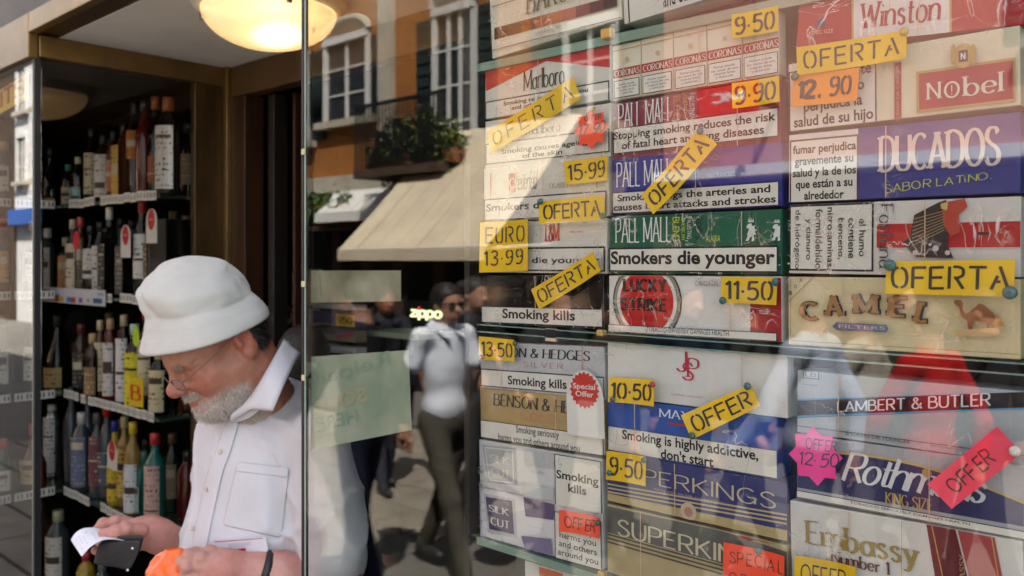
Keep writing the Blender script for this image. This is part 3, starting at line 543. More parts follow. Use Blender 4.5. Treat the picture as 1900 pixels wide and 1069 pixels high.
c.brand('SUPERKINGS', 1146, 962, 1440, 1070, (.66, .60, .44), thick=.12, thin=.09)
c.poly('red_flag', (.45, .04, .05), [(1372, 973), (1446, 955), (1447, 985), (1374, 999)]); c.text('MADE IN\nENGLAND', 1380, 968, 1440, 985, (.75, .6, .55), w=0)
# --- column 3
c = Carton('red and white carton with tall red lettering, top right corner', 1476, -70, 92, 1900, -150, 52, (.45, .03, .04))
c.poly('gold_edge', (.55, .40, .12), [(1579, -85), (1764, -118), (1764, 74), (1579, 88)]); c.poly('white_panel', (.75, .71, .68), [(1583, -85), (1760, -118), (1760, 75), (1583, 88)])
c.brand('Winston', 1596, 8, 1744, 40, (.42, .04, .05), thick=.17, thin=.06, serif=.06); c.disc('crest', (.05, .1, .2), 1523, 44, 8); c.text('KING SIZE', 1502, 60, 1546, 62, (.7, .5, .35), w=0)
c = Carton('cream carton with a wine red name panel under gold crest, second in the right column', 1463, 128, 245, 1895, 45, 207, (.70, .66, .50))
c.warn(1463, 135, 1626, 235, 'Fumar durante\nel embarazo\nperjudica la\nsalud de su hijo', (1472, 138, 1620, 228), bw=2.5)
c.poly('red_spine', (.38, .04, .05), [(1659, 118), (1672, 116), (1672, 228), (1659, 230)]); c.brand('FUMAR DA CANCER', 1662, 124, 1669, 226, (.6, .4, .3), rot=-90, thick=.1)
c.rect('panel_border', (.50, .36, .14), 1700, 135, 1884, 190); c.rect('name_panel', (.40, .04, .06), 1705, 139, 1880, 185)
c.brand('N', 1718, 156, 1748, 184, (.78, .70, .62), thick=.14, thin=.05, serif=.06); c.brand('bel', 1785, 145, 1864, 172, (.78, .70, .62), thick=.14, thin=.05, serif=.06)
c.brand('o', 1752, 155, 1782, 182, (.78, .70, .62), thick=.09, thin=.07); c.brand('!', 1766, 160, 1768, 178, (.78, .70, .62), thick=.3)
c.disc('crest', (.55, .40, .16), 1789, 106, 20, .014); c.rect('crest_shield', (.10, .06, .12), 1780, 97, 1797, 116); c.brand('N', 1784, 101, 1793, 113, (.8, .8, .7), thick=.2)
for sx in (-1, 1): c.disc('crest', (.5, .36, .14), 1789 + sx * 18, 104, 6, .012)
c = Carton('purple blue carton with huge pale letters and yellow handwriting, third in the right column', 1463, 252, 377, 1895, 207, 361, (.06, .07, .27))
c.rect('white_end', (.72, .68, .64), 1463, 250, 1591, 374)
c.warn(1465, 262, 1592, 374, 'fumar perjudica\ngravemente su\nsalud y la de los\nque están a su\nalrededor', (1471, 272, 1588, 368), bw=3, bord=(.12, .05, .05))
c.brand('DUCADOS', 1628, 254, 1857, 308, (.74, .62, .56), thick=.2, thin=.06, serif=.07, gap=.14)
c.brand('SABOR LATiNO.', 1642, 346, 1840, 329, (.6, .6, .12), q4=[(1642, 343), (1840, 319), (1840, 334), (1642, 361)], thick=.09, thin=.08, jit=.05)
c = Carton('white and red banded carton with a vertical name, fourth in the right column', 1463, 380, 508, 1895, 363, 516, (.70, .66, .62))
c.rect('red_band', (.50, .03, .03), 1626, 417, 1893, 460); c.rect('pale_band', (.60, .55, .52), 1626, 462, 1893, 464)
c.warn(1464, 382, 1620, 505, None, bw=3.5); 
for k, (ln, a, b2) in enumerate([('de hidrógeno', 391, 500), ('y cianuro', 407, 483), ('formaldehído', 389, 500), ('nitrosaminas,', 386, 501), ('benceno,', 406, 482), ('contiene', 406, 480), ('el humo', 407, 477)]):
    xx = 1473 + k * 20.3; c.text(ln, xx, a, xx + 12, b2, (.03, .03, .03), rot=90, bold=.01)
c.brand('Fortuna', 1632, 379, 1658, 500, (.12, .10, .10), rot=90, thick=.13, thin=.05, serif=.05, gap=.2)
c.poly('dark_picture', (.05, .04, .04), [(1697, 400), (1740, 378), (1756, 372), (1765, 400), (1758, 455), (1770, 480), (1700, 478), (1676, 452), (1690, 440)])
c.poly('red_picture', (.50, .08, .05), [(1748, 378), (1790, 368), (1796, 385), (1780, 400), (1782, 432), (1765, 440), (1752, 420)]); c.poly('yellow_mark', (.6, .5, .15), [(1746, 380), (1760, 376), (1758, 392), (1747, 388)])
for k in range(8): c.poly('spark_line', (.5, .35, .2), [(1694, 408 + k * 7), (1754, 392 + k * 5), (1754, 393.0 + k * 5), (1694, 409.2 + k * 7)])
for px, py, r in ((1700, 470, 5), (1738, 462, 6), (1760, 470, 5), (1728, 455, 3)): c.disc('light_mark', (.6, .5, .48), px, py, r)
c.rect('wing_mark', (.08, .03, .03), 1817, 432, 1837, 437); c.poly('wing_mark', (.6, .4, .38), [(1834, 415), (1838, 434), (1834, 452), (1841, 434)])
c = Carton('sand coloured carton with arched brown letters and a camel picture, fifth in the right column', 1462, 512, 640, 1895, 517, 668, (.70, .60, .37))
c.poly('rule_line', (.40, .28, .12), [(1467, 632), (1890, 658), (1890, 659.2), (1467, 633.2)]); c.poly('rule_line', (.4, .28, .12), [(1466, 519), (1467, 519), (1467, 632), (1466, 632)])
c.poly('rule_line', (.5, .3, .12), [(1461, 560), (1507, 512), (1509, 512), (1463, 562)]); c.text('X', 1483, 517, 1489, 524, (.03, .03, .03), w=0); c.text('O', 1473, 529, 1479, 536, (.03, .03, .03), w=0); c.text('B', 1464, 541, 1470, 548, (.03, .03, .03), w=0)
for off, th, th2, cc in ((1.6, .36, .27, (.03, .025, .05)), (0, .24, .15, (.36, .19, .07))):
    for ch, xa, ya, xb, yb_ in (('C', 1484, 560, 1520, 596), ('A', 1530, 549, 1570, 588), ('M', 1583, 546, 1634, 583), ('E', 1645, 550, 1684, 590), ('L', 1694, 560, 1722, 600)):
        c.brand(ch, xa - off, ya - off, xb + off, yb_ + off, cc, thick=th, thin=th2, serif=.06, slant={'C': -.06, 'A': -.05, 'E': .06, 'L': .22}.get(ch, 0))
c.poly('label_bar', (.13, .16, .30), [(1548, 606), (1556, 598), (1648, 603), (1652, 610), (1648, 617), (1556, 613)]); c.text('FILTERS', 1560, 602, 1646, 613, (.62, .52, .32), w=0)
CB = (.30, .12, .05)
c.poly('camel_picture', CB, [(1772, 561), (1776, 557), (1786, 558), (1790, 563), (1789, 574), (1795, 583), (1803, 578), (1812, 571), (1820, 563), (1828, 566), (1836, 574), (1846, 581), (1850, 592), (1843, 596), (1826, 598), (1806, 592), (1796, 594), (1787, 588), (1782, 570), (1778, 568)])
for x, x2, y2 in ((1806, 1805, 612), (1799, 1802, 612), (1838, 1836, 612), (1843, 1844, 611)): c.poly('camel_picture', CB, [(x - 3, 588), (x + 3.5, 590), (x2 + 2, y2), (x2 - 2, y2)])
c.poly('pyramid_picture', (.55, .28, .10), [(1845, 604), (1854, 582), (1868, 606)]); c.poly('sand_picture', (.60, .42, .20), [(1775, 613), (1868, 607), (1850, 625), (1780, 624)]); c.poly('palm_picture', (.62, .50, .24), [(1770, 592), (1776, 580), (1783, 590), (1779, 594)])
shelf(1462, 650, 1895, 678, .010)
c = Carton('silver carton with a black name band edged in blue, top of the lower right stack', 1478, 684, 802, 1905, 726, 862, (.44, .48, .50))
c.poly('black_band', (.012, .010, .014), [(1479, 742), (1900, 722), (1900, 760), (1479, 776)])
for a, b2 in ((741, 720), (772, 757)): c.poly('blue_line', (.10, .36, .62), [(1479, a), (1900, b2), (1900, b2 + 3.2), (1479, a + 3)])
c.brand('LAMBERT & BUTLER', 1553, 744, 1838, 750, (.72, .72, .74), q4=[(1553, 746), (1838, 729), (1838, 754), (1553, 766)], thick=.15, thin=.11)
c.rect('initials_box', (.20, .2, .24), 1490, 686, 1520, 705); c.rect('initials_box', (.6, .62, .66), 1492, 688, 1518, 703); c.brand('LB', 1494, 690, 1516, 701, (.35, .35, .4), thick=.2)
c.text('KING SIZE', 1490, 712, 1518, 717, (.1, .1, .12), w=0)
c.poly('rule_line', (.1, .12, .14), [(1479, 789), (1900, 845), (1900, 846.5), (1479, 790.5)]); c.text('SMOKERS DIE YOUNGER', 1570, 800, 1690, 824, (.05, .06, .07)); c.text('BETWEEN ADULTS', 1728, 826, 1800, 838, (.05, .06, .07), w=0)
c = Carton('navy carton with white script under a gold arc, second of the lower right stack', 1478, 803, 925, 1905, 862, 1004, (.45, .45, .47))
arc = [(1479 + k * 21, 846 - 34 * math.sin(math.pi * min(1, max(0, (k + 2.5) / 24))) + k * 4.6) for k in range(21)]
c.poly('navy_field', (.035, .04, .14), arc + [(1899, 978), (1479, 905)])
c.poly('gold_arc', (.62, .47, .18), arc + [(x, y + 5) for x, y in arc[::-1]])
c.brand('Rothmans', 1560, 836, 1833, 938, (.75, .75, .76), thick=.15, thin=.05, slant=.35, gap=.09)
c.brand('KING SIZE', 1642, 912, 1730, 950, (.58, .38, .12), thick=.16, thin=.06, serif=.05); c.disc('crest', (.55, .33, .12), 1720, 878, 9)
c.warn(1478, 909, 1903, 1002, 'TOBACCO SERIOUSLY DAMAGES HEALTH', (1578, 930, 1800, 975), bw=1.6, bold=.004)
c = Carton('cream white carton with gold name and dark red stripes, bottom of the lower right stack', 1469, 925, 1120, 1905, 1004, 1230, (.72, .70, .65))
c.poly('red_stripe', (.16, .02, .025), [(1718, 972), (1772, 983), (1822, 1180), (1752, 1180)]); c.poly('gold_edge', (.6, .4, .12), [(1727, 974), (1729, 974), (1762, 1130), (1760, 1130)])
c.poly('red_stripe', (.42, .08, .08), [(1776, 984), (1845, 998), (1880, 1180), (1824, 1180)]); c.poly('gold_edge', (.6, .4, .12), [(1838, 996), (1840, 996), (1866, 1150), (1864, 1150)])
c.brand('Embassy', 1492, 964, 1708, 1066, (.40, .29, .08), thick=.18, thin=.06, serif=.06); c.brand('Number 1', 1541, 1020, 1652, 1068, (.14, .03, .03), thick=.18, thin=.07, serif=.05)
c.brand('EMBASSY', 1780, 1028, 1792, 1110, (.5, .36, .2), rot=-90, thick=.15, thin=.05, serif=.05); c.poly('rule_line', (.6, .2, .18), [(1673, 955), (1674, 955), (1674, 1120), (1673, 1120)])

# ================================================================ price cards and offer cards
PINM = {'teal': mat('teal_pin', (.02, .12, .14), .25, coat=.6), 'green': mat('green_pin', (.02, .10, .05), .25, coat=.6), 'red': mat('red_pin', (.45, .02, .02), .25, coat=.6), 'white': mat('white_pin', (.6, .6, .58), .25, coat=.5), 'yellow': mat('yellow_pin', (.5, .36, .04), .3, coat=.5)}
YEL = mat('yellow_card', (.84, .52, .002), .55, noise=.2, nscale=9); ORG = mat('orange_card', (.85, .27, .01), .5, noise=.05); DRED = mat('fluorescent_red_card', (.90, .075, .025), .5, noise=.05); PNK = mat('fluorescent_pink_card', (.85, .03, .26), .5, noise=.05); PRED = mat('fluorescent_pink_red_card', (.88, .05, .10), .5, noise=.05)
MARK = mat('marker_ink', (.02, .018, .02), .4)
class Card:
    """a card pinned on the cartons; corners TL, TR, BR, BL in photograph pixels"""
    def __init__(s, label, c4, m, Y=None, cat='price card', group='handwritten price and offer cards', name='price_card', curl=.004, poly=None, thick=.0005):
        s.Y = YC - .012 if Y is None else Y; P4 = [PY(a, b_, s.Y) for a, b_ in c4]; s.P = P4
        s.o = P4[3]; ux = (P4[2] - P4[3]); s.w = ux.length; s.a = math.atan2(ux.z, ux.x)
        s.h = ((P4[0] - P4[3]).length + (P4[1] - P4[2]).length) / 2
        s.root = thing(name, label, cat, s.o, 0, group, ry=-s.a); s.curl = curl; ca, sa = math.cos(s.a), math.sin(s.a)
        s.C = [((p - s.o).x * ca + (p - s.o).z * sa, -(p - s.o).x * sa + (p - s.o).z * ca) for p in P4]; s.map = lambda u, v: bilq(s.C, u, v)
        R = random.Random(int(c4[0][0])); ph = R.uniform(0, 6)
        s.f = lambda x, z: -curl * (abs(x / s.w - .5) * 2) ** 2.5 - .0006 * math.sin(x * 60 + ph)
        if poly is None:
            nx, nz = 16, 4; pts = [s.map(i / nx, j / nz) for j in range(nz + 1) for i in range(nx + 1)]; n = len(pts)
            vs = [(x, s.f(x, z), z) for x, z in pts] + [(x, s.f(x, z) + thick, z) for x, z in pts]
            fs = []
            for j in range(nz):
                for i in range(nx):
                    q = j * (nx + 1) + i; fs += [(q, q + 1, q + nx + 2, q + nx + 1), (n + q, n + q + nx + 1, n + q + nx + 2, n + q + 1)]
            mesh('card', vs, fs, m, s.root)
        else:
            pts = [(a * s.w, b_ * s.h) for a, b_ in poly]; n = len(pts)
            vs = [(x, 0, z) for x, z in pts] + [(x, thick, z) for x, z in pts]
            mesh('card', vs, [tuple(range(n)), tuple(range(n, 2 * n))[::-1]] + [(i, (i + 1) % n, n + (i + 1) % n, n + i) for i in range(n)], m, s.root); s.f = lambda x, z: 0
    def write(s, txt, u0, v0, u1, v1, m=MARK, hand=False, name='lettering', **kw):
        kw.setdefault('thick', .15)
        V_, Fc = letters(txt, table=kw.pop('table', G if hand else ST), jit=kw.pop('jit', .06 if hand else .015), gap=kw.pop('gap', .2), seed=len(txt) * 3 + int(u0 * 10), **kw)
        mn = V_[:, :2].min(0); mx = V_[:, :2].max(0); vs = []
        for q in V_:
            x, z = s.map(u0 + (q[0] - mn[0]) / (mx[0] - mn[0]) * (u1 - u0), v0 + (q[1] - mn[1]) / (mx[1] - mn[1]) * (v1 - v0))
            vs.append((x, s.f(x, z) - .0004 - .00003 * q[2], z))
        mesh(name, vs, Fc, m, s.root)
    def pin(s, px, py, col='teal', r=.0052):
        p = PY(px, py, s.Y - .004); d = p - s.o; ca, sa = math.cos(s.a), math.sin(s.a); x = d.x * ca + d.z * sa; z = -d.x * sa + d.z * ca; y = s.f(min(max(x, 0), s.w), z)
        mb = MB(); M = Matrix.Translation((x, y - .0005, z)) @ Matrix.Rotation(math.pi / 2, 4, 'X')
        pr = [(r * .45, 0), (r * .5, .002), (r, .003), (r, .0045), (r * .8, .0058), (r * .3, .0064)]
        mb.lathe(pr, 14); mb.v = [tuple(M @ Vector(v)) for v in mb.v]; mb.build('pushpin', PINM[col], s.root, True)
def star(n, r=.78, pts=8):
    return [(.5 + .5 * (1 if k % 2 == 0 else r) * math.sin(math.pi * k / pts), .5 + .5 * (1 if k % 2 == 0 else r) * math.cos(math.pi * k / pts)) for k in range(2 * pts)][::-1]
def box4(cx_, cy_, hw, hh, sl=0): return [(cx_ - hw, cy_ - hh + hw * sl), (cx_ + hw, cy_ - hh - hw * sl), (cx_ + hw, cy_ + hh - hw * sl), (cx_ - hw, cy_ + hh + hw * sl)]
k = Card('long yellow offer card slanting across the two top cartons of the left column', [(905, 245), (1066, 142), (1080, 184), (913, 285)], YEL); k.write('OFERTA', .05, .2, .95, .82, thick=.09, gap=.42)
k = Card('red star shaped card with 17.90 handwritten, on the left column', box4(1098, 239, 33, 38, .15), DRED, poly=star(8, .74)); k.write('OFFER', .3, .70, .78, .84, hand=True, thick=.13); k.write('17·90', .16, .36, .9, .66, hand=True, thick=.11, slant=.15); k.pin(1100, 202, 'yellow', .004)
k = Card('yellow card priced 15.99 on the third carton of the left column', [(1050, 300), (1130, 289), (1130, 335), (1052, 343)], YEL); k.write('15·99', .06, .14, .94, .86, thick=.13)
k = Card('yellow offer card with teal pins beside the smokers warning in the left column', [(1003, 374), (1123, 361), (1125, 408), (1003, 415)], YEL, Y=YC - .017); k.write('OFERTA', .06, .14, .94, .84, thick=.14, gap=.16); k.pin(1005, 374); k.pin(1120, 401, 'green')
k = Card('square yellow card marked euro 13.99 on the left column', [(893, 413), (983, 407), (982, 502), (892, 506)], YEL); k.write('EURO', .1, .56, .93, .9, thick=.12, gap=.3); k.write('13·99', .08, .12, .9, .44, thick=.12, gap=.28)
k = Card('yellow offer card tilted over the glossy black carton', [(988, 537), (1103, 467), (1118, 502), (1003, 574)], YEL, Y=YC - .017); k.write('OFERTA', .05, .16, .95, .84, thick=.12)
k = Card('yellow card priced 9.50 at the right end of the row of cream packs', [(1360, 28), (1446, 11), (1447, 58), (1360, 72)], YEL); k.write('9·50', .06, .1, .93, .88, thick=.15)
k = Card('yellow card priced 9.90 on the wine red carton', [(1360, 155), (1448, 141), (1449, 189), (1361, 202)], YEL); k.write('9·90', .05, .1, .93, .88, thick=.15)
k = Card('narrow yellow offer card standing diagonally over the blue carton', [(1193, 362), (1297, 240), (1333, 268), (1215, 398)], YEL, Y=YC - .02); k.write('OFERTA', .05, .16, .95, .84, thick=.15, gap=.24); k.pin(1301, 244)
k = Card('yellow card priced 11.50 with two teal pins, on the bullseye carton', [(1341, 513), (1446, 515), (1443, 566), (1341, 562)], YEL); k.write('11·50', .06, .12, .93, .88, thick=.14); k.pin(1441, 523); k.pin(1343, 558)
k = Card('yellow card priced 13.50 on the silver grey carton', [(891, 624), (957, 631), (957, 671), (891, 667)], YEL); k.write('13·50', .06, .14, .94, .84, thick=.14); k.pin(958, 637, 'green', .0045); k.pin(894, 663, 'red', .0045)
k = Card('yellow card priced 10.50 at the left edge under the monogram carton', [(1133, 700), (1218, 705), (1216, 754), (1131, 745)], YEL); k.write('10·50', .04, .14, .94, .84, thick=.16); k.pin(1214, 713, 'red', .0045); k.pin(1138, 741, 'green', .0045)
k = Card('yellow English offer card tilted over the bright blue carton', [(1266, 770), (1395, 711), (1414, 752), (1286, 815)], YEL, Y=YC - .017); k.write('OFFER', .08, .14, .92, .84, thick=.13, gap=.2); k.pin(1389, 716); k.pin(1286, 808, 'green')
k = Card('yellow card priced 9.50 on the dark blue striped carton', [(1128, 836), (1201, 847), (1200, 902), (1127, 889)], YEL); k.write('9·50', .08, .16, .92, .84, thick=.14); k.pin(1197, 853, 'green', .0045); k.pin(1132, 877, 'teal', .0045)
k = Card('small red orange offer card pinned over the purple squares carton', [(1040, 945), (1118, 961), (1115, 999), (1040, 985)], DRED); k.write('OFFER', .12, .2, .88, .84, hand=True, thick=.1); k.pin(1112, 969, 'green', .0045)
k = Card('large red orange special offer card at the bottom edge of the middle column', [(1345, 1005), (1458, 1031), (1457, 1118), (1344, 1090)], DRED); k.write('SPECIAL', .1, .58, .98, .88, hand=True, thick=.08, gap=.3); k.write('OFFER', .1, .12, .8, .42, hand=True, thick=.08, gap=.3); k.pin(1406, 1022, 'teal', .0045)
k = Card('yellow offer card above the orange price, at the top of the right column', [(1480, 89), (1685, 56), (1684, 109), (1482, 141)], YEL, Y=YC - .017); k.write('OFERTA', .06, .16, .94, .84, thick=.12, gap=.26); k.pin(1680, 60, 'yellow')
k = Card('orange card priced 12.90 in brush strokes, right column', [(1474, 138), (1597, 126), (1592, 187), (1470, 199)], ORG, Y=YC - .015); k.write('12.', .08, .18, .44, .8, hand=True, thick=.24, jit=.02); k.write('90', .56, .2, .9, .84, thick=.17); k.pin(1477, 143, 'green')
k = Card('yellow offer card with two teal pins above the camel carton', [(1647, 485), (1885, 482), (1883, 551), (1645, 545)], YEL, Y=YC - .015); k.write('OFERTA', .04, .15, .97, .86, thick=.13, gap=.22); k.pin(1653, 492, 'teal', .007); k.pin(1875, 543, 'teal', .0075)
k = Card('pink star shaped card with 12.50 handwritten, on the navy carton', box4(1518, 847, 50, 55, -.1), PNK, poly=star(8, .76)); k.write('OFFER', .28, .60, .86, .80, hand=True, thick=.1, slant=.1); k.write('12·50', .16, .32, .9, .58, hand=True, thick=.1, slant=.1)
k = Card('pink red offer card with a white pin, tilted over the white script', [(1723, 897), (1852, 790), (1898, 840), (1768, 943)], PRED, Y=YC - .018); k.write('OFFER', .14, .24, .74, .8, hand=True, thick=.12, gap=.24); k.pin(1885, 836, 'white', .006)
k = Card('yellow English offer card at the bottom right edge, cut by the frame', [(1476, 1030), (1591, 1050), (1590, 1112), (1475, 1092)], YEL); k.write('OFFER', .1, .18, .84, .82, hand=True, thick=.09, jit=.02)
P_ = [(0, 0), (1, 0), (1, .55)] + [(.5 + .5 * math.cos(a), .55 + .45 * math.sin(a)) for a in [math.pi * i / 14 for i in range(1, 14)]] + [(0, .55)]
k = Card('white round topped tag with a red starburst over the gold carton', [(1053, 684), (1123, 691), (1122, 815), (1053, 806)], ink((.76, .74, .70)), poly=P_, name='offer_tag', cat='offer tag')
mb = MB(); st = star(20, .86, 20); s2 = [(.5 * k.w + (a - .5) * k.w * .80, -.0005, k.h * .70 + (b_ - .5) * k.w * .80) for a, b_ in st]; mb.add(s2, [tuple(range(len(s2)))]); mb.build('starburst', ink((.62, .06, .05)), k.root)
sans('lettering', 'Special\nOffer', k.w * .2, k.h * .60, k.w * .8, k.h * .80, -.0009, ink((.8, .7, .68)), k.root, bold=.02)
# posters stuck inside the glass
POST = bpy.data.materials.new('pale_green_translucent_paper'); POST.use_nodes = True; t = POST.node_tree; t.nodes.clear()
out = t.nodes.new('ShaderNodeOutputMaterial'); tr = t.nodes.new('ShaderNodeBsdfTransparent'); pb = t.nodes.new('ShaderNodeBsdfPrincipled'); mx = t.nodes.new('ShaderNodeMixShader'); mx.inputs[0].default_value = .80
pb.inputs['Base Color'].default_value = (.36, .43, .32, 1); pb.inputs['Roughness'].default_value = .4
geo = t.nodes.new('ShaderNodeNewGeometry'); nn = t.nodes.new('ShaderNodeTexNoise'); nn.inputs['Scale'].default_value = 9; nn.inputs['Detail'].default_value = 6
cr = t.nodes.new('ShaderNodeValToRGB'); cr.color_ramp.elements[0].color = (.27, .35, .25, 1); cr.color_ramp.elements[1].color = (.46, .50, .37, 1); cr.color_ramp.elements[0].position = .35; cr.color_ramp.elements[1].position = .7
t.links.new(geo.outputs['Position'], nn.inputs[0]); t.links.new(nn.outputs[0], cr.inputs[0]); t.links.new(cr.outputs[0], pb.inputs['Base Color'])
t.links.new(tr.outputs[0], mx.inputs[1]); t.links.new(pb.outputs[0], mx.inputs[2]); t.links.new(mx.outputs[0], out.inputs[0])
k = Card('large pale green paper sign on the window with faint reversed letters', [(577, 662), (757, 650), (764, 798), (577, 835)], POST, Y=.004, cat='paper sign', name='window_sign', group='green paper signs on the glass', curl=0)
FG = mat('faded_green_ink', (.20, .30, .22), .6)
sans('lettering', 'Reloads', k.w * .04, k.h * .74, k.w * .92, k.h * .90, -.0012, FG, k.root, flip=True); sans('lettering', 'SOLD', k.w * .10, k.h * .42, k.w * .66, k.h * .58, -.0012, mat('faded_orange_ink', (.36, .33, .20), .6), k.root, flip=True, bold=.02); sans('lettering', 'HERE', k.w * .10, k.h * .20, k.w * .54, k.h * .36, -.0012, FG, k.root, flip=True, bold=.02)
POST2 = POST.copy(); POST2.name = 'yellowed_translucent_paper'; 
for n_ in POST2.node_tree.nodes:
    if n_.type == 'VALTORGB': n_.color_ramp.elements[0].color = (.20, .20, .12, 1); n_.color_ramp.elements[1].color = (.46, .46, .33, 1)
    if n_.type == 'MIX_SHADER': n_.inputs[0].default_value = .7
k = Card('small yellowed paper strip on the window above the large green sign', [(577, 502), (744, 502), (744, 559), (577, 562)], POST2, Y=.004, cat='paper sign', name='window_sign', group='green paper signs on the glass', curl=0)
k.write('I I', .1, .1, .42, .9, m=mat('pencil_grey', (.15, .14, .1), .6), hand=True, thick=.02)
p0 = PY(-60, 250, -.012); p1 = PY(50, 200, -.012)
k = Card('yellow sign with red letters high in the left corner window', [(-60, 205), (52, 135), (52, 182), (-60, 245)], mat('sign_yellow', (.75, .55, .03), .5), Y=.004, cat='sign', name='window_sign', group=None, curl=0)
k.write('SPIRITS', .05, .2, .95, .95, m=ink((.5, .06, .04)), table=G, thick=.2, gap=.2, jit=0)
# ================================================================ bottle cabinet left of the entrance
bcab = thing('bottle_cabinet', 'dark corner cabinet with four glass shelves of bottles left of the entrance', 'cabinet')
dk = mat('cabinet_dark_back', (.006, .005, .004), .8, spec=.05)
boxo('back_panel', (-4.35, .66, .3), (-3.02, .68, 2.5), dk, bcab)
boxo('side_panel', (-4.37, .02, .3), (-4.35, .66, 2.5), dk, bcab)
boxo('top_panel', (-4.35, .02, 2.5), (-3.02, .66, 2.52), DARKW, bcab)
TAGM = mat('price_tag_card', (.78, .76, .72), .5)
ZS = [2.085, 1.70, 1.275, .86]
def pricetag(parent, x, y, z, along, wd=.05, hh=.034):
    mb = MB(); R = random.Random(int(abs(x * 1000 + y * 777 + z * 100)))
    if along == 'x': mb.box((x, y - .002, z), (x + wd, y, z + hh))
    else: mb.box((x, y, z), (x + .002, y + wd, z + hh))
    n = 4
    for i in range(n):
        a = (.14 + i * .2) * wd + (.1 * wd if i > 1 else 0); b_ = a + .09 * wd; z0 = z + hh * .22; z1 = z + hh * .8
        if along == 'x': mb.quad((x + a, y - .0025, z0), (x + b_, y - .0025, z0), (x + b_, y - .0025, z1), (x + a, y - .0025, z1), 1)
        else: mb.quad((x + .0025, y + a, z0), (x + .0025, y + b_, z0), (x + .0025, y + b_, z1), (x + .0025, y + a, z1), 1)
    mb.build('price_tag', [TAGM, INK], parent)
for si, z in enumerate(ZS):
    sh = boxo('glass_shelf', (-4.34, .41, z - .012), (-3.015, .655, z), mat('cabinet_glass_shelf', (.05, .07, .055), .1, coat=.5), bcab)
    boxo('glass_shelf', (-4.34, .03, z - .012), (-3.92, .408, z), _M['cabinet_glass_shelf'], bcab)
    n = 17; x = -3.90
    while x < -3.07:
        if not (si == 1 and x < -3.5) and random.random() < .93: pricetag(bcab, x, .408, z - .016 + random.uniform(-.003, .003), 'x', .05 if si != 2 else .047)
        x += .0545 + (random.random() < .12) * .02
    y = .05
    while y < .37:
        pricetag(bcab, -3.918, y, z - .016, 'y', .07); y += .085
class Prof: pass
PROFS = {
 'wine': [(.036, 0), (.038, .01), (.038, .19), (.034, .22), (.016, .25), (.0145, .30), (.016, .305), (.016, .31)],
 'whisky': [(.038, 0), (.04, .01), (.041, .17), (.038, .195), (.018, .225), (.0155, .26), (.017, .265)],
 'square': [(.034, 0), (.036, .008), (.036, .185), (.030, .205), (.016, .22), (.015, .27), (.016, .275)],
 'round': [(.045, 0), (.052, .03), (.05, .1), (.03, .15), (.016, .18), (.015, .24), (.016, .245)],
 'tall': [(.034, 0), (.035, .01), (.037, .2), (.022, .235), (.015, .25), (.0145, .30), (.0155, .305)],
 'tin': [(.037, 0), (.039, .006), (.039, .19), (.03, .22), (.02, .235), (.019, .238), (.019, .25)],
}
CAPH = .03
ORD = ['first', 'second', 'third', 'fourth', 'fifth', 'sixth', 'seventh', 'eighth', 'ninth', 'tenth', 'eleventh', 'twelfth', 'thirteenth', 'fourteenth']
def botmat(nm, c, clear=0.0):
    if clear:
        if nm in _M: return _M[nm]
        m = glassy(nm, c, f0=.06, rough=.03); _M[nm] = m; return m
    return mat(nm, c, .06, coat=.25, spec=.35)
BOT = {'dark': ((.010, .008, .006), 0), 'amber': ((.08, .022, .004), 0), 'red': ((.09, .005, .005), 0), 'green': ((.008, .03, .012), 0), 'teal': ((.015, .13, .11), 0), 'clear': ((.05, .06, .065), 0), 'silver': ((.5, .5, .52), 0), 'blue': ((.02, .05, .22), 0), 'yellow': ((.42, .28, .03), 0), 'grey': ((.045, .05, .065), 0), 'gold': ((.30, .18, .05), 0)}
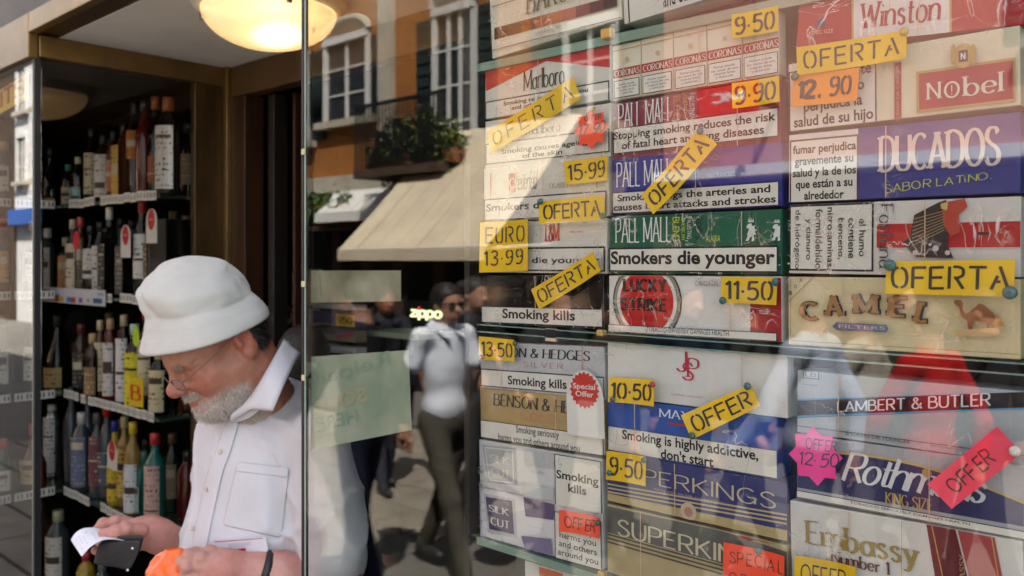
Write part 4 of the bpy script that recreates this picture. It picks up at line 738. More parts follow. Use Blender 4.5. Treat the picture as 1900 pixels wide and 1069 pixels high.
def bottle(label, x, y, z, prof='whisky', body='dark', cap=(.01, .01, .01), lab=None, hs=1.0, ws=1.0, group='bottles on the cabinet shelves', extra=None, l0=.25, l1=.62, face=None):
    t = thing('bottle', label, 'bottle', (x, y, z), 0, group)
    pr = [(r * ws, zz * hs) for r, zz in PROFS[prof]]; c_, cl = BOT[body]
    sq = prof == 'square'; mb = MB()
    if sq:
        mb.lathe(pr, 4, cap=True); mb.v = [Vector(Matrix.Rotation(math.pi / 4, 3, 'Z') @ Vector((v[0] * 1.3, v[1] * 1.3, v[2]))) if v[2] < .21 * hs else Vector(v) for v in mb.v]
    else: mb.lathe(pr, 18)
    mb.build('glass', mat('bottle_tin', (.55, .56, .58), .25, .9) if body == 'silver' else botmat('bottle_glass_' + body, c_), t, not sq)
    top = pr[-1][1]; r = pr[-1][0] + .002
    MB().lathe([(r, -.034 * hs), (r, .004), (r * .85, .007)], 12, (0, 0, top)).build('cap', mat('cap_%02x%02x%02x' % tuple(int(q * 255) for q in cap), cap, .3), t, True)
    if lab:
        H = pr[3][1]; a = l0 * H; b_ = l1 * H / .9 if l1 > .8 else l1 * H / .75
        R = max(q[0] for q in pr) + .0012
        fa = -math.pi / 2 + .55 if face is None else face; vs = []; fs = []; n = 10; hw = .95
        b_ = min(b_, H * .97)
        for k_ in range(n + 1):
            an = fa + (k_ / n - .5) * 2 * hw
            if sq: vs += [(-.046 * ws + .001 + .092 * ws * k_ / n * .98, -.0475 * ws, a), (-.046 * ws + .001 + .092 * ws * k_ / n * .98, -.0475 * ws, b_)]
            else: vs += [(R * math.cos(an), R * math.sin(an), a), (R * math.cos(an), R * math.sin(an), b_)]
        fs = [(2 * k_, 2 * k_ + 2, 2 * k_ + 3, 2 * k_ + 1) for k_ in range(n)]
        lb = mesh('label', vs, fs, labelmat(lab, (.05, .04, .03) if sum(lab) > .9 else (.5, .42, .3)), t)
        # printed bands on the label
        V2 = []; F2 = []; R2 = R + .0008
        R3 = random.Random(int(abs(x) * 9000)); nb = 1
        for (zz, th) in [(R3.uniform(.2, .85), R3.choice([.03, .05, .14, .22]))]:
            for k_ in range(2, n - 1):
                b0 = len(V2); zc = a + (b_ - a) * zz; dz = (b_ - a) * th / 2
                for kk in (k_, k_ + 1):
                    an = fa + (kk / n - .5) * 2 * hw
                    if sq: V2 += [(-.046 * ws + .092 * ws * kk / n, -.0485 * ws, zc - dz), (-.046 * ws + .092 * ws * kk / n, -.0485 * ws, zc + dz)]
                    else: V2 += [(R2 * math.cos(an), R2 * math.sin(an), zc - dz), (R2 * math.cos(an), R2 * math.sin(an), zc + dz)]
                F2.append((b0, b0 + 2, b0 + 3, b0 + 1))
        pc = extra or ((.10, .07, .05) if sum(lab) > 1 else (.6, .55, .4))
        mesh('label_print', V2, F2, ink(pc), t)
    return t
def bx(px, Y): return PY(px, 480, Y).x
WL = (.58, .56, .52); CL = (.46, .38, .22)
rows = [
 # px, profile, body, cap, label, hs, ws, l0, l1, description
 (0, [(95, 'round', 'dark', (.02, .02, .02), (.42, .30, .14), 1.0, 1.1, .05, .2, 'broad dark bottle with a low tan label'),
      (127, 'wine', 'dark', (.05, .3, .25), (.55, .5, .38), .55, .8, .1, .5, 'miniature dark bottle with a green cap'),
      (145, 'wine', 'dark', (.6, .55, .4), (.25, .45, .42), .6, .8, .1, .4, 'miniature bottle with a pale teal label'),
      (170, 'wine', 'dark', (.01, .01, .01), (.55, .50, .36), .95, .85, .2, .75, 'dark bottle with a narrow cream label'),
      (192, 'whisky', 'dark', (.02, .02, .02), WL, .95, .9, .1, .9, 'dark bottle with a tall white label'),
      (212, 'whisky', 'red', (.03, .02, .02), (.4, .16, .10), 1.0, .85, .2, .6, 'brown bottle with a reddish label'),
      (229, 'square', 'amber', (.03, .02, .01), (.55, .36, .08), 1.0, .8, .08, .95, 'square amber bottle with a mustard label'),
      (250, 'tall', 'dark', (.02, .02, .02), (.45, .15, .02), 1.15, .9, .55, .7, 'dark tall bottle with a small orange neck mark'),
      (268, 'wine', 'red', (.02, .01, .01), None, 1.1, .95, 0, 0, 'dark red unlabelled bottle'),
      (288, 'tall', 'dark', (.35, .10, .02), (.3, .1, .05), 1.15, .9, .2, .4, 'dark bottle with a copper capsule'),
      (312, 'whisky', 'dark', (.30, .08, .02), WL, 1.22, 1.15, .08, 1.0, 'large dark bottle with a wide white label and copper cap')]),
 (1, [(88, 'whisky', 'clear', (.75, .73, .7), WL, 1.0, .95, .1, .9, 'pale bottle with a long white label'),
      (122, 'whisky', 'dark', (.5, .45, .3), (.45, .22, .09), .85, .85, .1, .7, 'dark bottle with a tan shield label'),
      (135, 'wine', 'dark', (.55, .5, .35), (.68, .55, .42), .95, .8, .05, .8, 'slim bottle with a cream and red label'),
      (149, 'tall', 'amber', (.6, .1, .1), (.16, .13, .08), 1.0, .85, .05, .9, 'tall olive brown bottle with a red collar'),
      (168, 'wine', 'dark', (.02, .02, .02), WL, .85, .85, .35, .8, 'dark bottle with a square white label'),
      (186, 'wine', 'dark', (.02, .02, .02), WL, .9, .95, .05, .8, 'dark bottle with a tall white wrap label'),
      (203, 'square', 'dark', (.75, .73, .66), (.05, .05, .05), 1.2, .8, .1, .6, 'black square bottle with a thick white cap'),
      (236, 'square', 'dark', (.02, .02, .02), (.10, .10, .10), .95, .8, .05, .95, 'black square bottle with a grey printed label'),
      (264, 'wine', 'dark', (.4, .03, .03), (.66, .64, .60), 1.1, .9, .3, .85, 'dark bottle with a white and red label'),
      (283, 'square', 'dark', (.02, .02, .02), (.13, .10, .07), 1.0, .9, .05, .95, 'brown square bottle behind a hanging tag')]),
 (2, [(107, 'round', 'dark', (.02, .02, .02), (.60, .46, .20), 1.2, 1.15, .02, .36, 'broad black bottle with a cream banded label'),
      (150, 'whisky', 'dark', (.15, .02, .02), (.04, .04, .04), 1.0, .85, .1, .6, 'black bottle with white script on its label'),
      (172, 'whisky', 'dark', (.55, .38, .2), (.30, .18, .08), .9, .85, .05, .5, 'dark bottle with a brown band label'),
      (186, 'tall', 'amber', (.65, .5, .32), (.62, .52, .36), .95, .85, .1, .85, 'amber bottle with a cream and red figure label'),
      (205, 'tall', 'red', (.5, .34, .2), WL, 1.0, .85, .1, .85, 'brown bottle with a long white label'),
      (230, 'tall', 'dark', (.62, .5, .3), (.70, .68, .66), 1.05, .9, .02, .9, 'dark bottle with a narrow white strip label'),
      (250, 'wine', 'dark', (.5, .6, .55), (.74, .62, .04), .95, 1.05, .02, .8, 'dark bottle behind a bright yellow card with a red letter'),
      (272, 'wine', 'dark', (.5, .02, .02), (.64, .56, .38), 1.15, .95, .2, .9, 'dark bottle with a red capsule and cream label'),
      (296, 'whisky', 'dark', (.6, .5, .3), (.64, .54, .34), .82, 1.0, .08, .95, 'squat dark bottle with a large cream label')]),
 (3, [(97, 'tin', 'silver', (.6, .6, .62), (.62, .63, .66), 1.2, 1.0, .1, .8, 'silver metal bottle with a blue band'),
      (133, 'tall', 'grey', (.12, .12, .14), None, 1.25, 1.0, 0, 0, 'smoky grey bottle without a label'),
      (152, 'whisky', 'grey', (.5, .5, .5), (.14, .16, .26), 1.15, 1.1, .1, .8, 'frosted grey bottle with a blue printed label'),
      (163, 'wine', 'grey', (.02, .08, .45), None, 1.25, .9, 0, 0, 'grey bottle with a bright blue cap'),
      (180, 'tall', 'clear', (.1, .1, .1), (.16, .06, .07), 1.05, .9, .2, .8, 'clear bottle with red vertical lettering'),
      (198, 'tall', 'clear', (.5, .02, .02), (.08, .10, .14), 1.15, .95, .2, .5, 'clear bottle with a red cap'),
      (213, 'wine', 'yellow', (.02, .03, .25), (.60, .42, .04), 1.0, .8, .1, .55, 'bottle with yellow label under a hanging tag'),
      (231, 'wine', 'gold', (.55, .45, .22), (.62, .44, .10), 1.05, .85, .15, .7, 'golden bottle with a cork coloured cap'),
      (247, 'wine', 'gold', (.75, .52, .03), (.64, .65, .68), 1.05, .95, .05, .6, 'golden bottle with a bright yellow cap'),
      (268, 'square', 'teal', (.05, .12, .1), (.3, .42, .4), .8, .9, .1, .5, 'teal flat bottle with a pale label'),
      (288, 'wine', 'teal', (.5, .03, .03), (.60, .40, .36), 1.0, 1.1, .05, .85, 'teal bottle with a red cap and pale label')]),
]
nmr = ['top', 'second', 'third', 'lowest']
for si, lst in rows:
    for j, (px, pf, bd, cp, lb, hs, ws, l0, l1, desc) in enumerate(lst):
        Yb = .455 + (j % 2) * .028
        if px > 296: Yb = .45
        x = bx(px, Yb)
        bottle('%s, %s on the %s shelf' % (desc, ORD[j], nmr[si]), x, Yb, ZS[si] + .0005, pf, bd, cp, lb, hs * 1.08, ws * .92, l0=l0, l1=l1)
# second row, half hidden, darker
for si in range(4):
    for j in range(7):
        x = -3.84 + j * .118 + random.uniform(-.01, .01); R = random.Random(si * 31 + j)
        bd = R.choice(['dark', 'amber', 'green', 'red', 'dark', 'grey' if si == 3 else 'amber'])
        bottle('half hidden %s bottle, %s in the back row of the %s shelf' % ({'dark': 'black', 'amber': 'amber', 'green': 'green', 'red': 'dark red', 'grey': 'grey'}[bd], ORD[j], nmr[si]), x, .575, ZS[si] + .0005, R.choice(['wine', 'whisky', 'tall']), bd, R.choice([(.12, .08, .04), (.02, .02, .02), (.14, .02, .02), (.02, .02, .02)]), R.choice([None, None, (.28, .24, .16), (.22, .13, .06)]), R.uniform(.9, 1.1), .95, group='back row bottles of the cabinet')
# bottles on the left return, seen through the corner window
for si in range(4):
    for j in range(3):
        R = random.Random(si * 17 + j + 5); y = .08 + j * .115
        lb = R.choice([WL, CL, (.5, .3, .12), (.60, .58, .5)]); bd = R.choice(['dark', 'amber', 'green', 'clear'])
        bottle('%s bottle behind the corner window, %s on the %s shelf' % ({'dark': 'black', 'amber': 'amber', 'green': 'green', 'clear': 'pale'}[bd], ['nearest the street', 'between its neighbours', 'farthest from the street'][j], nmr[si]), -3.97, y, ZS[si] + .0005, R.choice(['wine', 'whisky', 'round']), bd, R.choice([(.5, .35, .15), (.02, .02, .02), (.4, .03, .03)]), lb, R.uniform(.95, 1.15), 1.0, group='bottles at the left edge', face=-math.pi / 4)
# floor of the cabinet: bottles below the lowest shelf
for j, (px, bd, lb, cp, d) in enumerate([(108, 'clear', (.62, .60, .55), (.55, .5, .35), 'clear bottle with a white label and blue figure, on the cabinet floor'), (160, 'yellow', (.6, .45, .1), (.6, .05, .05), 'yellow bottle on the cabinet floor behind the wallet'), (190, 'clear', WL, (.2, .2, .2), 'clear bottle with a white label on the cabinet floor')]):
    Yb = .46; z = PY(px, 1150 if j else 1085, Yb).z
    if j == 0: boxo('low_shelf', (-4.34, .38, z - .02), (-3.02, .65, z), DARKW, bcab)
    bottle(d, bx(px, Yb), Yb, z + .0005 if j == 0 else z0_, 'whisky', bd, cp, lb, 1.25, 1.25, l0=.05, l1=.7) if j == 0 else bottle(d, bx(px, Yb), Yb, z0_, 'whisky', bd, cp, lb, .8, .9, l0=.05, l1=.7)
    if j == 0: z0_ = z + .0005
# hanging neck tags, boxes, payment card strip
def necktag(label, px, py0, py1, Y, wpx=9):
    a = PY(px - wpx, py0, Y); b_ = PY(px + wpx, py1, Y); w_ = b_.x - a.x; h_ = a.z - b_.z
    t = thing('neck_tag', label, 'tag', (a.x, Y, b_.z), 0, 'white round topped tags hanging on bottles')
    pts = [(0, 0), (w_, 0), (w_, h_ - w_ / 2)] + [(w_ / 2 + w_ / 2 * math.cos(q), h_ - w_ / 2 + w_ / 2 * math.sin(q)) for q in [math.pi * i / 10 for i in range(1, 10)]] + [(0, h_ - w_ / 2)]
    n = len(pts); MB().add([(x, 0, z) for x, z in pts] + [(x, .001, z) for x, z in pts], [tuple(range(n)), tuple(range(n, 2 * n))[::-1]] + [(i, (i + 1) % n, n + (i + 1) % n, n + i) for i in range(n)]).build('tag', ink((.74, .72, .68)), t)
    rr = w_ * .33; m_ = MB(); m_.add([(w_ / 2 + rr * math.cos(2 * math.pi * i / 16), -.0006, h_ * .68 + rr * 1.35 * math.sin(2 * math.pi * i / 16)) for i in range(16)], [tuple(range(16))]); m_.build('red_oval', ink((.55, .04, .04)), t)
    lettering('lettering', 'offer', w_ * .25, h_ * .66, w_ * .75, h_ * .71, -.0012, ink((.75, .6, .6)), t, thick=.2)
necktag('white tag with a red oval, left one of the second shelf', 233, 418, 478, .405); necktag('white tag with a red oval, higher right one of the second shelf', 281, 388, 451, .40, 10); necktag('white tag with a red oval on the lowest shelf', 208, 817, 875, .40)
for nm_, col, px, py0, py1, lbl in (('neck_tag', (.85, .08, .09), 141, 428, 464, 'small red oval tag hanging on a bottle neck, second shelf'), ('neck_tag', (.55, .80, .04), 252, 604, 644, 'small lime green tag hanging on a bottle, third shelf')):
    a = PY(px - 6, py0, .40); b_ = PY(px + 6, py1, .40); cx_, cz, rx, rz = (a.x + b_.x) / 2, (a.z + b_.z) / 2, (b_.x - a.x) / 2, (a.z - b_.z) / 2
    tag(MB().add([(cx_ + rx * math.cos(q), y, cz + rz * math.sin(q)) for y in (.40, .401) for q in [2 * math.pi * i / 14 for i in range(14)]], [tuple(range(14)), tuple(range(14, 28))[::-1]]).build(nm_, ink(col), None), lbl, 'tag', 'small coloured bottle tags')
a = PY(240, 697, .40); b_ = PY(265, 757, .40)
t = thing('display_card', 'bright yellow card with a big red B standing on the third shelf', 'card', (a.x, .40, b_.z)); boxo('card', (0, 0, 0), (b_.x - a.x, .002, a.z - b_.z), ink((.80, .62, .02)), t); lettering('lettering', 'B', .012, .02, b_.x - a.x - .012, a.z - b_.z - .03, -.001, ink((.65, .06, .02)), t, thick=.2, thin=.08)
a = PY(266, 690, .40); b_ = PY(310, 765, .40)
a = PY(302, 405, .46); b_ = PY(355, 500, .46)
t = thing('gift_box', 'tall black gift box at the right end of the second shelf', 'box', (-3.18, .45, ZS[1] + .0005)); boxo('box', (0, 0, 0), (.13, .09, .30), mat('black_gift_box', (.006, .005, .005), .3), t, .002); boxo('edge', (-.004, -.001, 0), (-.0005, .0, .30), ink((.5, .48, .42)), t); lettering('lettering', 'GRAND RESERVE', .02, .17, .11, .18, -.001, ink((.14, .10, .07)), t, thick=.12)
a = PY(79, 532, .395); b_ = PY(195, 569, .395)
t = thing('payment_sign', 'white strip of coloured payment card logos on the second shelf edge', 'sign', (a.x, .395, b_.z)); w_, h_ = b_.x - a.x, a.z - b_.z
boxo('panel', (0, 0, 0), (w_, .002, h_), ink((.66, .66, .70)), t)
for u0, u1, v0, v1, col in ((.02, .13, .66, .84, (.03, .06, .3)), (.90, .98, .66, .82, (.25, .4, .65)), (.02, .16, .08, .3, (.45, .45, .6)), (.22, .29, .08, .42, (.6, .06, .03)), (.29, .36, .08, .42, (.65, .4, .05)), (.42, .49, .08, .42, (.05, .25, .6)), (.49, .56, .08, .42, (.55, .05, .08)), (.61, .67, .1, .42, (.3, .1, .35)), (.74, .77, .18, .4, (.4, .2, .22)), (.83, .96, .16, .46, (.08, .12, .3))):
    mesh('logo', [(u0 * w_, -.001, v0 * h_), (u1 * w_, -.001, v0 * h_), (u1 * w_, -.001, v1 * h_), (u0 * w_, -.001, v1 * h_)], [(0, 1, 2, 3)], ink(col), t)

# ================================================================ inside the shop, seen through door and window
cn = thing('shop_counter', 'dark counter inside the shop behind the customer', 'counter'); boxo('top', (-2.6, 1.35, 1.0), (-1.2, 1.75, 1.04), DARKW, cn); boxo('base', (-2.55, 1.4, .02), (-1.25, 1.7, 1.0), DARKW, cn)
Yi = 1.2
def ibox(name, label, xa, ya, xb, yb, col, cat='box', dep=.08, prints=(), group=None, Y=None):
    Y = Yi if Y is None else Y
    a = PY(xa, ya, Y); b_ = PY(xb, yb, Y); t = thing(name, label, cat, (a.x, Y, b_.z), 0, group); w_, h_ = b_.x - a.x, a.z - b_.z
    boxo('box', (0, 0, 0), (w_, dep, h_), ink(col), t, .002)
    for kx, (u0, v0, u1, v1, cc) in enumerate(prints): mesh('print', [(u0 * w_, -.001 - kx * .0004, v0 * h_), (u1 * w_, -.001 - kx * .0004, v0 * h_), (u1 * w_, -.001 - kx * .0004, v1 * h_), (u0 * w_, -.001 - kx * .0004, v1 * h_)], [(0, 1, 2, 3)], ink(cc), t)
    return t, w_, h_
t, w_, h_ = ibox('nut_box', 'white box with a picture of brown nuts, behind the hat brim', 490, 569, 567, 606, (.66, .64, .64))
for q in range(22):
    R = random.Random(q); u, v = R.gauss(.62, .12), R.gauss(.5, .22); u = min(max(u, .38), .88); v = min(max(v, .12), .9); rr = .07 * h_ * R.uniform(1, 2)
    mesh('nut_picture', [(u * w_ + rr * 1.4 * math.cos(p), -.001 - q * .0002, v * h_ + rr * math.sin(p + .4)) for p in [2 * math.pi * i / 8 for i in range(8)]], [tuple(range(8))], ink(R.choice([(.35, .10, .03), (.45, .18, .06), (.25, .07, .02)])), t)
ibox('purple_box', 'purple and pink box under the nut box', 490, 607, 567, 660, (.16, .06, .22), prints=[(.1, .1, 1, .5, (.30, .08, .16)), (.2, .5, .7, .8, (.25, .12, .35))])
ibox('small_box', 'orange edged cream and blue box standing above the nut box', 541, 500, 570, 568, (.55, .42, .25), prints=[(.3, .22, 1, .65, (.03, .04, .22)), (.35, 0, 1, .2, (.7, .5, .42)), (0, .9, 1, 1, (.5, .15, .05))], Y=1.16)
tb = PY(480, 661, Yi); boxo('display_ledge', (PY(470, 640, Yi).x, Yi - .02, tb.z - .02), (PY(676, 640, Yi).x, Yi + .3, tb.z - .002), DARKW, cn); boxo('display_ledge', (PY(470, 640, Yi).x, 1.35, 1.04), (PY(676, 640, Yi).x, 1.40, tb.z - .02), DARKW, cn)
st_ = [('white carton at the top of the small stack inside the shop', 562, 577, (.64, .60, .56), ()), ('blue carton with a yellow 950 card, in the small stack inside the shop', 577, 608, (.07, .07, .18), ((.0, .0, 1, .12, (.3, .25, .2)),)), ('tan carton with a red flash, in the small stack inside the shop', 608, 637, (.34, .26, .14), ((0, .55, 1, 1, (.17, .13, .14)),)), ('white and purple carton, lowest of the small stack inside the shop', 637, 660, (.62, .60, .58), ((.15, .12, .45, 1, (.10, .06, .20)),))]
for lbl, y0, y1, cc, pr in st_:
    t, w_, h_ = ibox('cigarette_carton', lbl, 579, y0, 659, y1 - .6, cc, 'carton', .06, pr, 'small stack of cartons inside the shop', Y=1.16)
    if '950' in lbl: mesh('price_card', [(.58 * w_, -.003, .02 * h_), (w_, -.003, .02 * h_), (w_, -.003, .9 * h_), (.58 * w_, -.003, .9 * h_)], [(0, 1, 2, 3)], YEL, t); lettering('lettering', '950', .62 * w_, .2 * h_, .96 * w_, .75 * h_, -.0045, MARK, t, thick=.16)
    if 'flash' in lbl: mesh('red_flash', [(.6 * w_, -.003, .2 * h_), (.95 * w_, -.003, .62 * h_), (.95 * w_, -.003, .95 * h_), (.6 * w_, -.003, .55 * h_)], [(0, 1, 2, 3)], ink((.5, .04, .05)), t)
    if 'lowest' in lbl: sans('lettering', 'Smoking', .5 * w_, .1 * h_, .96 * w_, .5 * h_, -.002, ink((.3, .08, .15)), t)
# lit sign
Yz = 1.5; a = PY(760, 571, Yz); b_ = PY(821, 597, Yz)
t = thing('lit_sign', 'small lit cream sign reading in rounded letters inside the dark shop', 'sign', (a.x, Yz, b_.z)); boxo('sign_box', (-.03, .004, -.03), (b_.x - a.x + .03, .06, a.z - b_.z + .03), BLACK, t, .003)
em = mat('lit_sign_letters', (.80, .85, .42), .4, emit=.45); rd = mat('lit_sign_dot', (.6, .03, .03), .4, emit=.5)
lettering('lit_lettering', 'zıppo'.replace('ı', 'l'), 0, 0, b_.x - a.x, a.z - b_.z, .0, em, t, thick=.2, thin=.17, gap=.12) if False else None
G['ı'] = (.02, '0 0,0 .6'); lettering('lit_lettering', 'zıppo', 0, 0, b_.x - a.x, (a.z - b_.z) * .9, .0, em, t, thick=.21, thin=.18, gap=.13, slant=.05)
mesh('lit_dot', [((b_.x - a.x) * u, -.001, (a.z - b_.z) * v) for u, v in ((.25, .92), (.31, .92), (.34, 1.12), (.28, 1.12))], [(0, 1, 2, 3)], rd, t)
a = PY(681, 613, 1.3); b_ = PY(775, 632, 1.3)
t = thing('green_shelf_edge', 'pale green horizontal glass shelf edge inside the shop', 'shelf', (a.x, 1.3, b_.z)); boxo('edge', (0, 0, 0), (b_.x - a.x, .2, a.z - b_.z), mat('pale_green_edge', (.30, .38, .24), .4, emit=0), t, .003); boxo('bracket', (0, .2, -.1), (.03, .24, .1), BLACK, t)
# ================================================================ bodies: smooth distance fields turned into one continuous mesh
def V3(p): return np.array(p, np.float32)
def capf(P, a, b, ra, rb):
    a, b = V3(a), V3(b); ab = b - a; L2 = float(ab @ ab) + 1e-9; t = np.clip(((P - a) @ ab) / L2, 0, 1)
    return np.linalg.norm(P - a - t[..., None] * ab, axis=-1) - (ra + (rb - ra) * t)
def ellf(P, c, r, A=None):
    q = P - V3(c)
    if A is not None: q = q @ np.array(A, np.float32).T
    r = V3(r); k0 = np.linalg.norm(q / r, axis=-1); k1 = np.linalg.norm(q / (r * r), axis=-1) + 1e-6
    return k0 * (k0 - 1) / k1
def smin(a, b, k):
    h = np.clip(.5 + .5 * (b - a) / k, 0, 1); return b + (a - b) * h - k * h * (1 - h)
def smax(a, b, k): return -smin(-a, -b, k)
def nets(f, lo, hi, h):
    lo, hi = V3(lo), V3(hi); n = np.ceil((hi - lo) / h).astype(int) + 1
    ax = [lo[i] + np.arange(n[i], dtype=np.float32) * h for i in range(3)]
    V = np.empty(n, np.float32)
    Yg, Zg = np.meshgrid(ax[1], ax[2], indexing='ij')
    st = max(1, int(400000 / (n[1] * n[2])))
    for i0 in range(0, n[0], st):
        xs_ = ax[0][i0:i0 + st]; P = np.empty((len(xs_), n[1], n[2], 3), np.float32)
        P[..., 0] = xs_[:, None, None]; P[..., 1] = Yg; P[..., 2] = Zg; V[i0:i0 + st] = f(P)
    S = V < 0; c = np.zeros(np.array(n) - 1, np.int8)
    for dx in (0, 1):
        for dy in (0, 1):
            for dz in (0, 1): c += S[dx:n[0] - 1 + dx, dy:n[1] - 1 + dy, dz:n[2] - 1 + dz]
    act = (c > 0) & (c < 8); idx = -np.ones(act.shape, np.int64); ijk = np.argwhere(act); idx[act] = np.arange(len(ijk))
    acc = np.zeros((len(ijk), 3), np.float32); cnt = np.zeros(len(ijk), np.float32); I, J, K = ijk.T
    for d in range(3):
        o1, o2 = [q for q in range(3) if q != d]
        for u in (0, 1):
            for v in (0, 1):
                a = np.zeros(3, int); a[o1] = u; a[o2] = v; b = a.copy(); b[d] = 1
                va = V[I + a[0], J + a[1], K + a[2]]; vb = V[I + b[0], J + b[1], K + b[2]]; m = (va < 0) != (vb < 0)
                t = va[m] / (va[m] - vb[m]); p = np.tile(a.astype(np.float32), (m.sum(), 1)); p[:, d] += t
                acc[m] += p; cnt[m] += 1
    verts = lo + (ijk + acc / cnt[:, None]) * h; quads = []
    for d in range(3):
        o1, o2 = [(1, 2), (2, 0), (0, 1)][d]
        sl1 = [slice(1, -1)] * 3; sl1[d] = slice(0, -1); sl2 = list(sl1); sl2[d] = slice(1, None)
        A = S[tuple(sl1)]; B = S[tuple(sl2)]
        for flip, mk in ((0, A & ~B), (1, ~A & B)):
            e = np.argwhere(mk); off = np.ones(3, int); off[d] = 0; e = e + off
            def cell(u, v):
                q = e.copy(); q[:, o1] -= u; q[:, o2] -= v; return idx[q[:, 0], q[:, 1], q[:, 2]]
            Q = np.stack([cell(1, 1), cell(0, 1), cell(0, 0), cell(1, 0)], 1)
            if flip: Q = Q[:, ::-1]
            quads.append(Q)
    return verts, np.concatenate(quads)
def sdfmesh(name, f, lo, hi, h, material, parent=None, colf=None, smooth_it=1):
    v, q = nets(f, lo, hi, h)
    me = bpy.data.meshes.new(name); me.vertices.add(len(v)); me.vertices.foreach_set('co', v.astype(np.float32).ravel())
    me.loops.add(q.size); me.loops.foreach_set('vertex_index', q.ravel().astype(np.int32)); me.polygons.add(len(q)); me.polygons.foreach_set('loop_start', np.arange(0, q.size, 4, dtype=np.int32))
    me.update(calc_edges=True); me.polygons.foreach_set('use_smooth', [True] * len(q)); setmat(me, material); me.validate()
    if colf is not None:
        at = me.color_attributes.new('skin_tone', 'FLOAT_COLOR', 'POINT'); cc = np.ones((len(v), 4), np.float32); cc[:, :3] = colf(v); at.data.foreach_set('color', cc.ravel())
    return link(name, me, parent), v
def march(f, px, py, d0=1.4, d1=2.6, eps=.0006):
    r = np.array(pdir(px, py)); e = np.array(EYE); d = d0; L = np.linalg.norm(r)
    for _ in range(160):
        v = float(f((e + r * d)[None].astype(np.float32))[0])
        if v < eps: return Vector(e + r * d)
        d += max(v * .6, .0004) / L
        if d > d1: return None
    return None
def nrm(f, p, h=.002):
    p = np.array(p, np.float32); g = [float(f((p + np.eye(3, dtype=np.float32)[i] * h)[None])[0] - f((p - np.eye(3, dtype=np.float32)[i] * h)[None])[0]) for i in range(3)]
    return Vector(g).normalized()
def npnoise(P, s, seed=0):
    a = seed * 1.7; x, y, z = P[..., 0] * s, P[..., 1] * s, P[..., 2] * s
    return (np.sin(x * 1.1 + 1.3 * np.sin(y * .9 + a) + a) + np.sin(y * 1.3 + 1.1 * np.sin(z * 1.2 + 2 * a)) + np.sin(z * .9 + 1.2 * np.sin(x * 1.4 + a * 3) + 1)) / 3
skin = mat('skin_surface', (1, 1, 1), .48, noise=.14, nscale=70, bump=.4, bscale=260, attr='skin_tone', sss=.12)
def mix3(a, b, t): return np.array(a) * (1 - t[:, None]) + np.array(b) * t[:, None]

# ================================================================ the customer with the bucket hat
CB_ = lambda a, b, c: Vector(RT * a + FW * b + UPV * c)      # right / away / up as a world vector
ps, th = math.radians(40), math.radians(36)
hF = CB_(-math.cos(ps) * math.cos(th), -math.sin(ps) * math.cos(th), -math.sin(th)); hU = CB_(-math.cos(ps) * math.sin(th), -math.sin(ps) * math.sin(th), math.cos(th)); hL = CB_(math.sin(ps), -math.cos(ps), 0)
HO = PD(409, 640, 1.90); HA = np.array([hF, hL, hU], np.float32)
man = thing('person', 'bearded man in white bucket hat and white shirt reading a receipt at the shop door', 'person', (HO.x + .1, HO.y + .1, 0.02))
def rel(o):                     # parent with world position kept
    o.parent = man; o.matrix_parent_inverse = man.matrix_basis.inverted(); return o
bpy.context.view_layer.update()
def loc(P): return (P - V3(HO)) @ HA.T         # -> F, L, U
def hp(F_, L_, U_): return HO + hF * F_ + hL * L_ + hU * U_
NK0, NK1 = PD(462, 690, 1.93), PD(498, 775, 1.96)
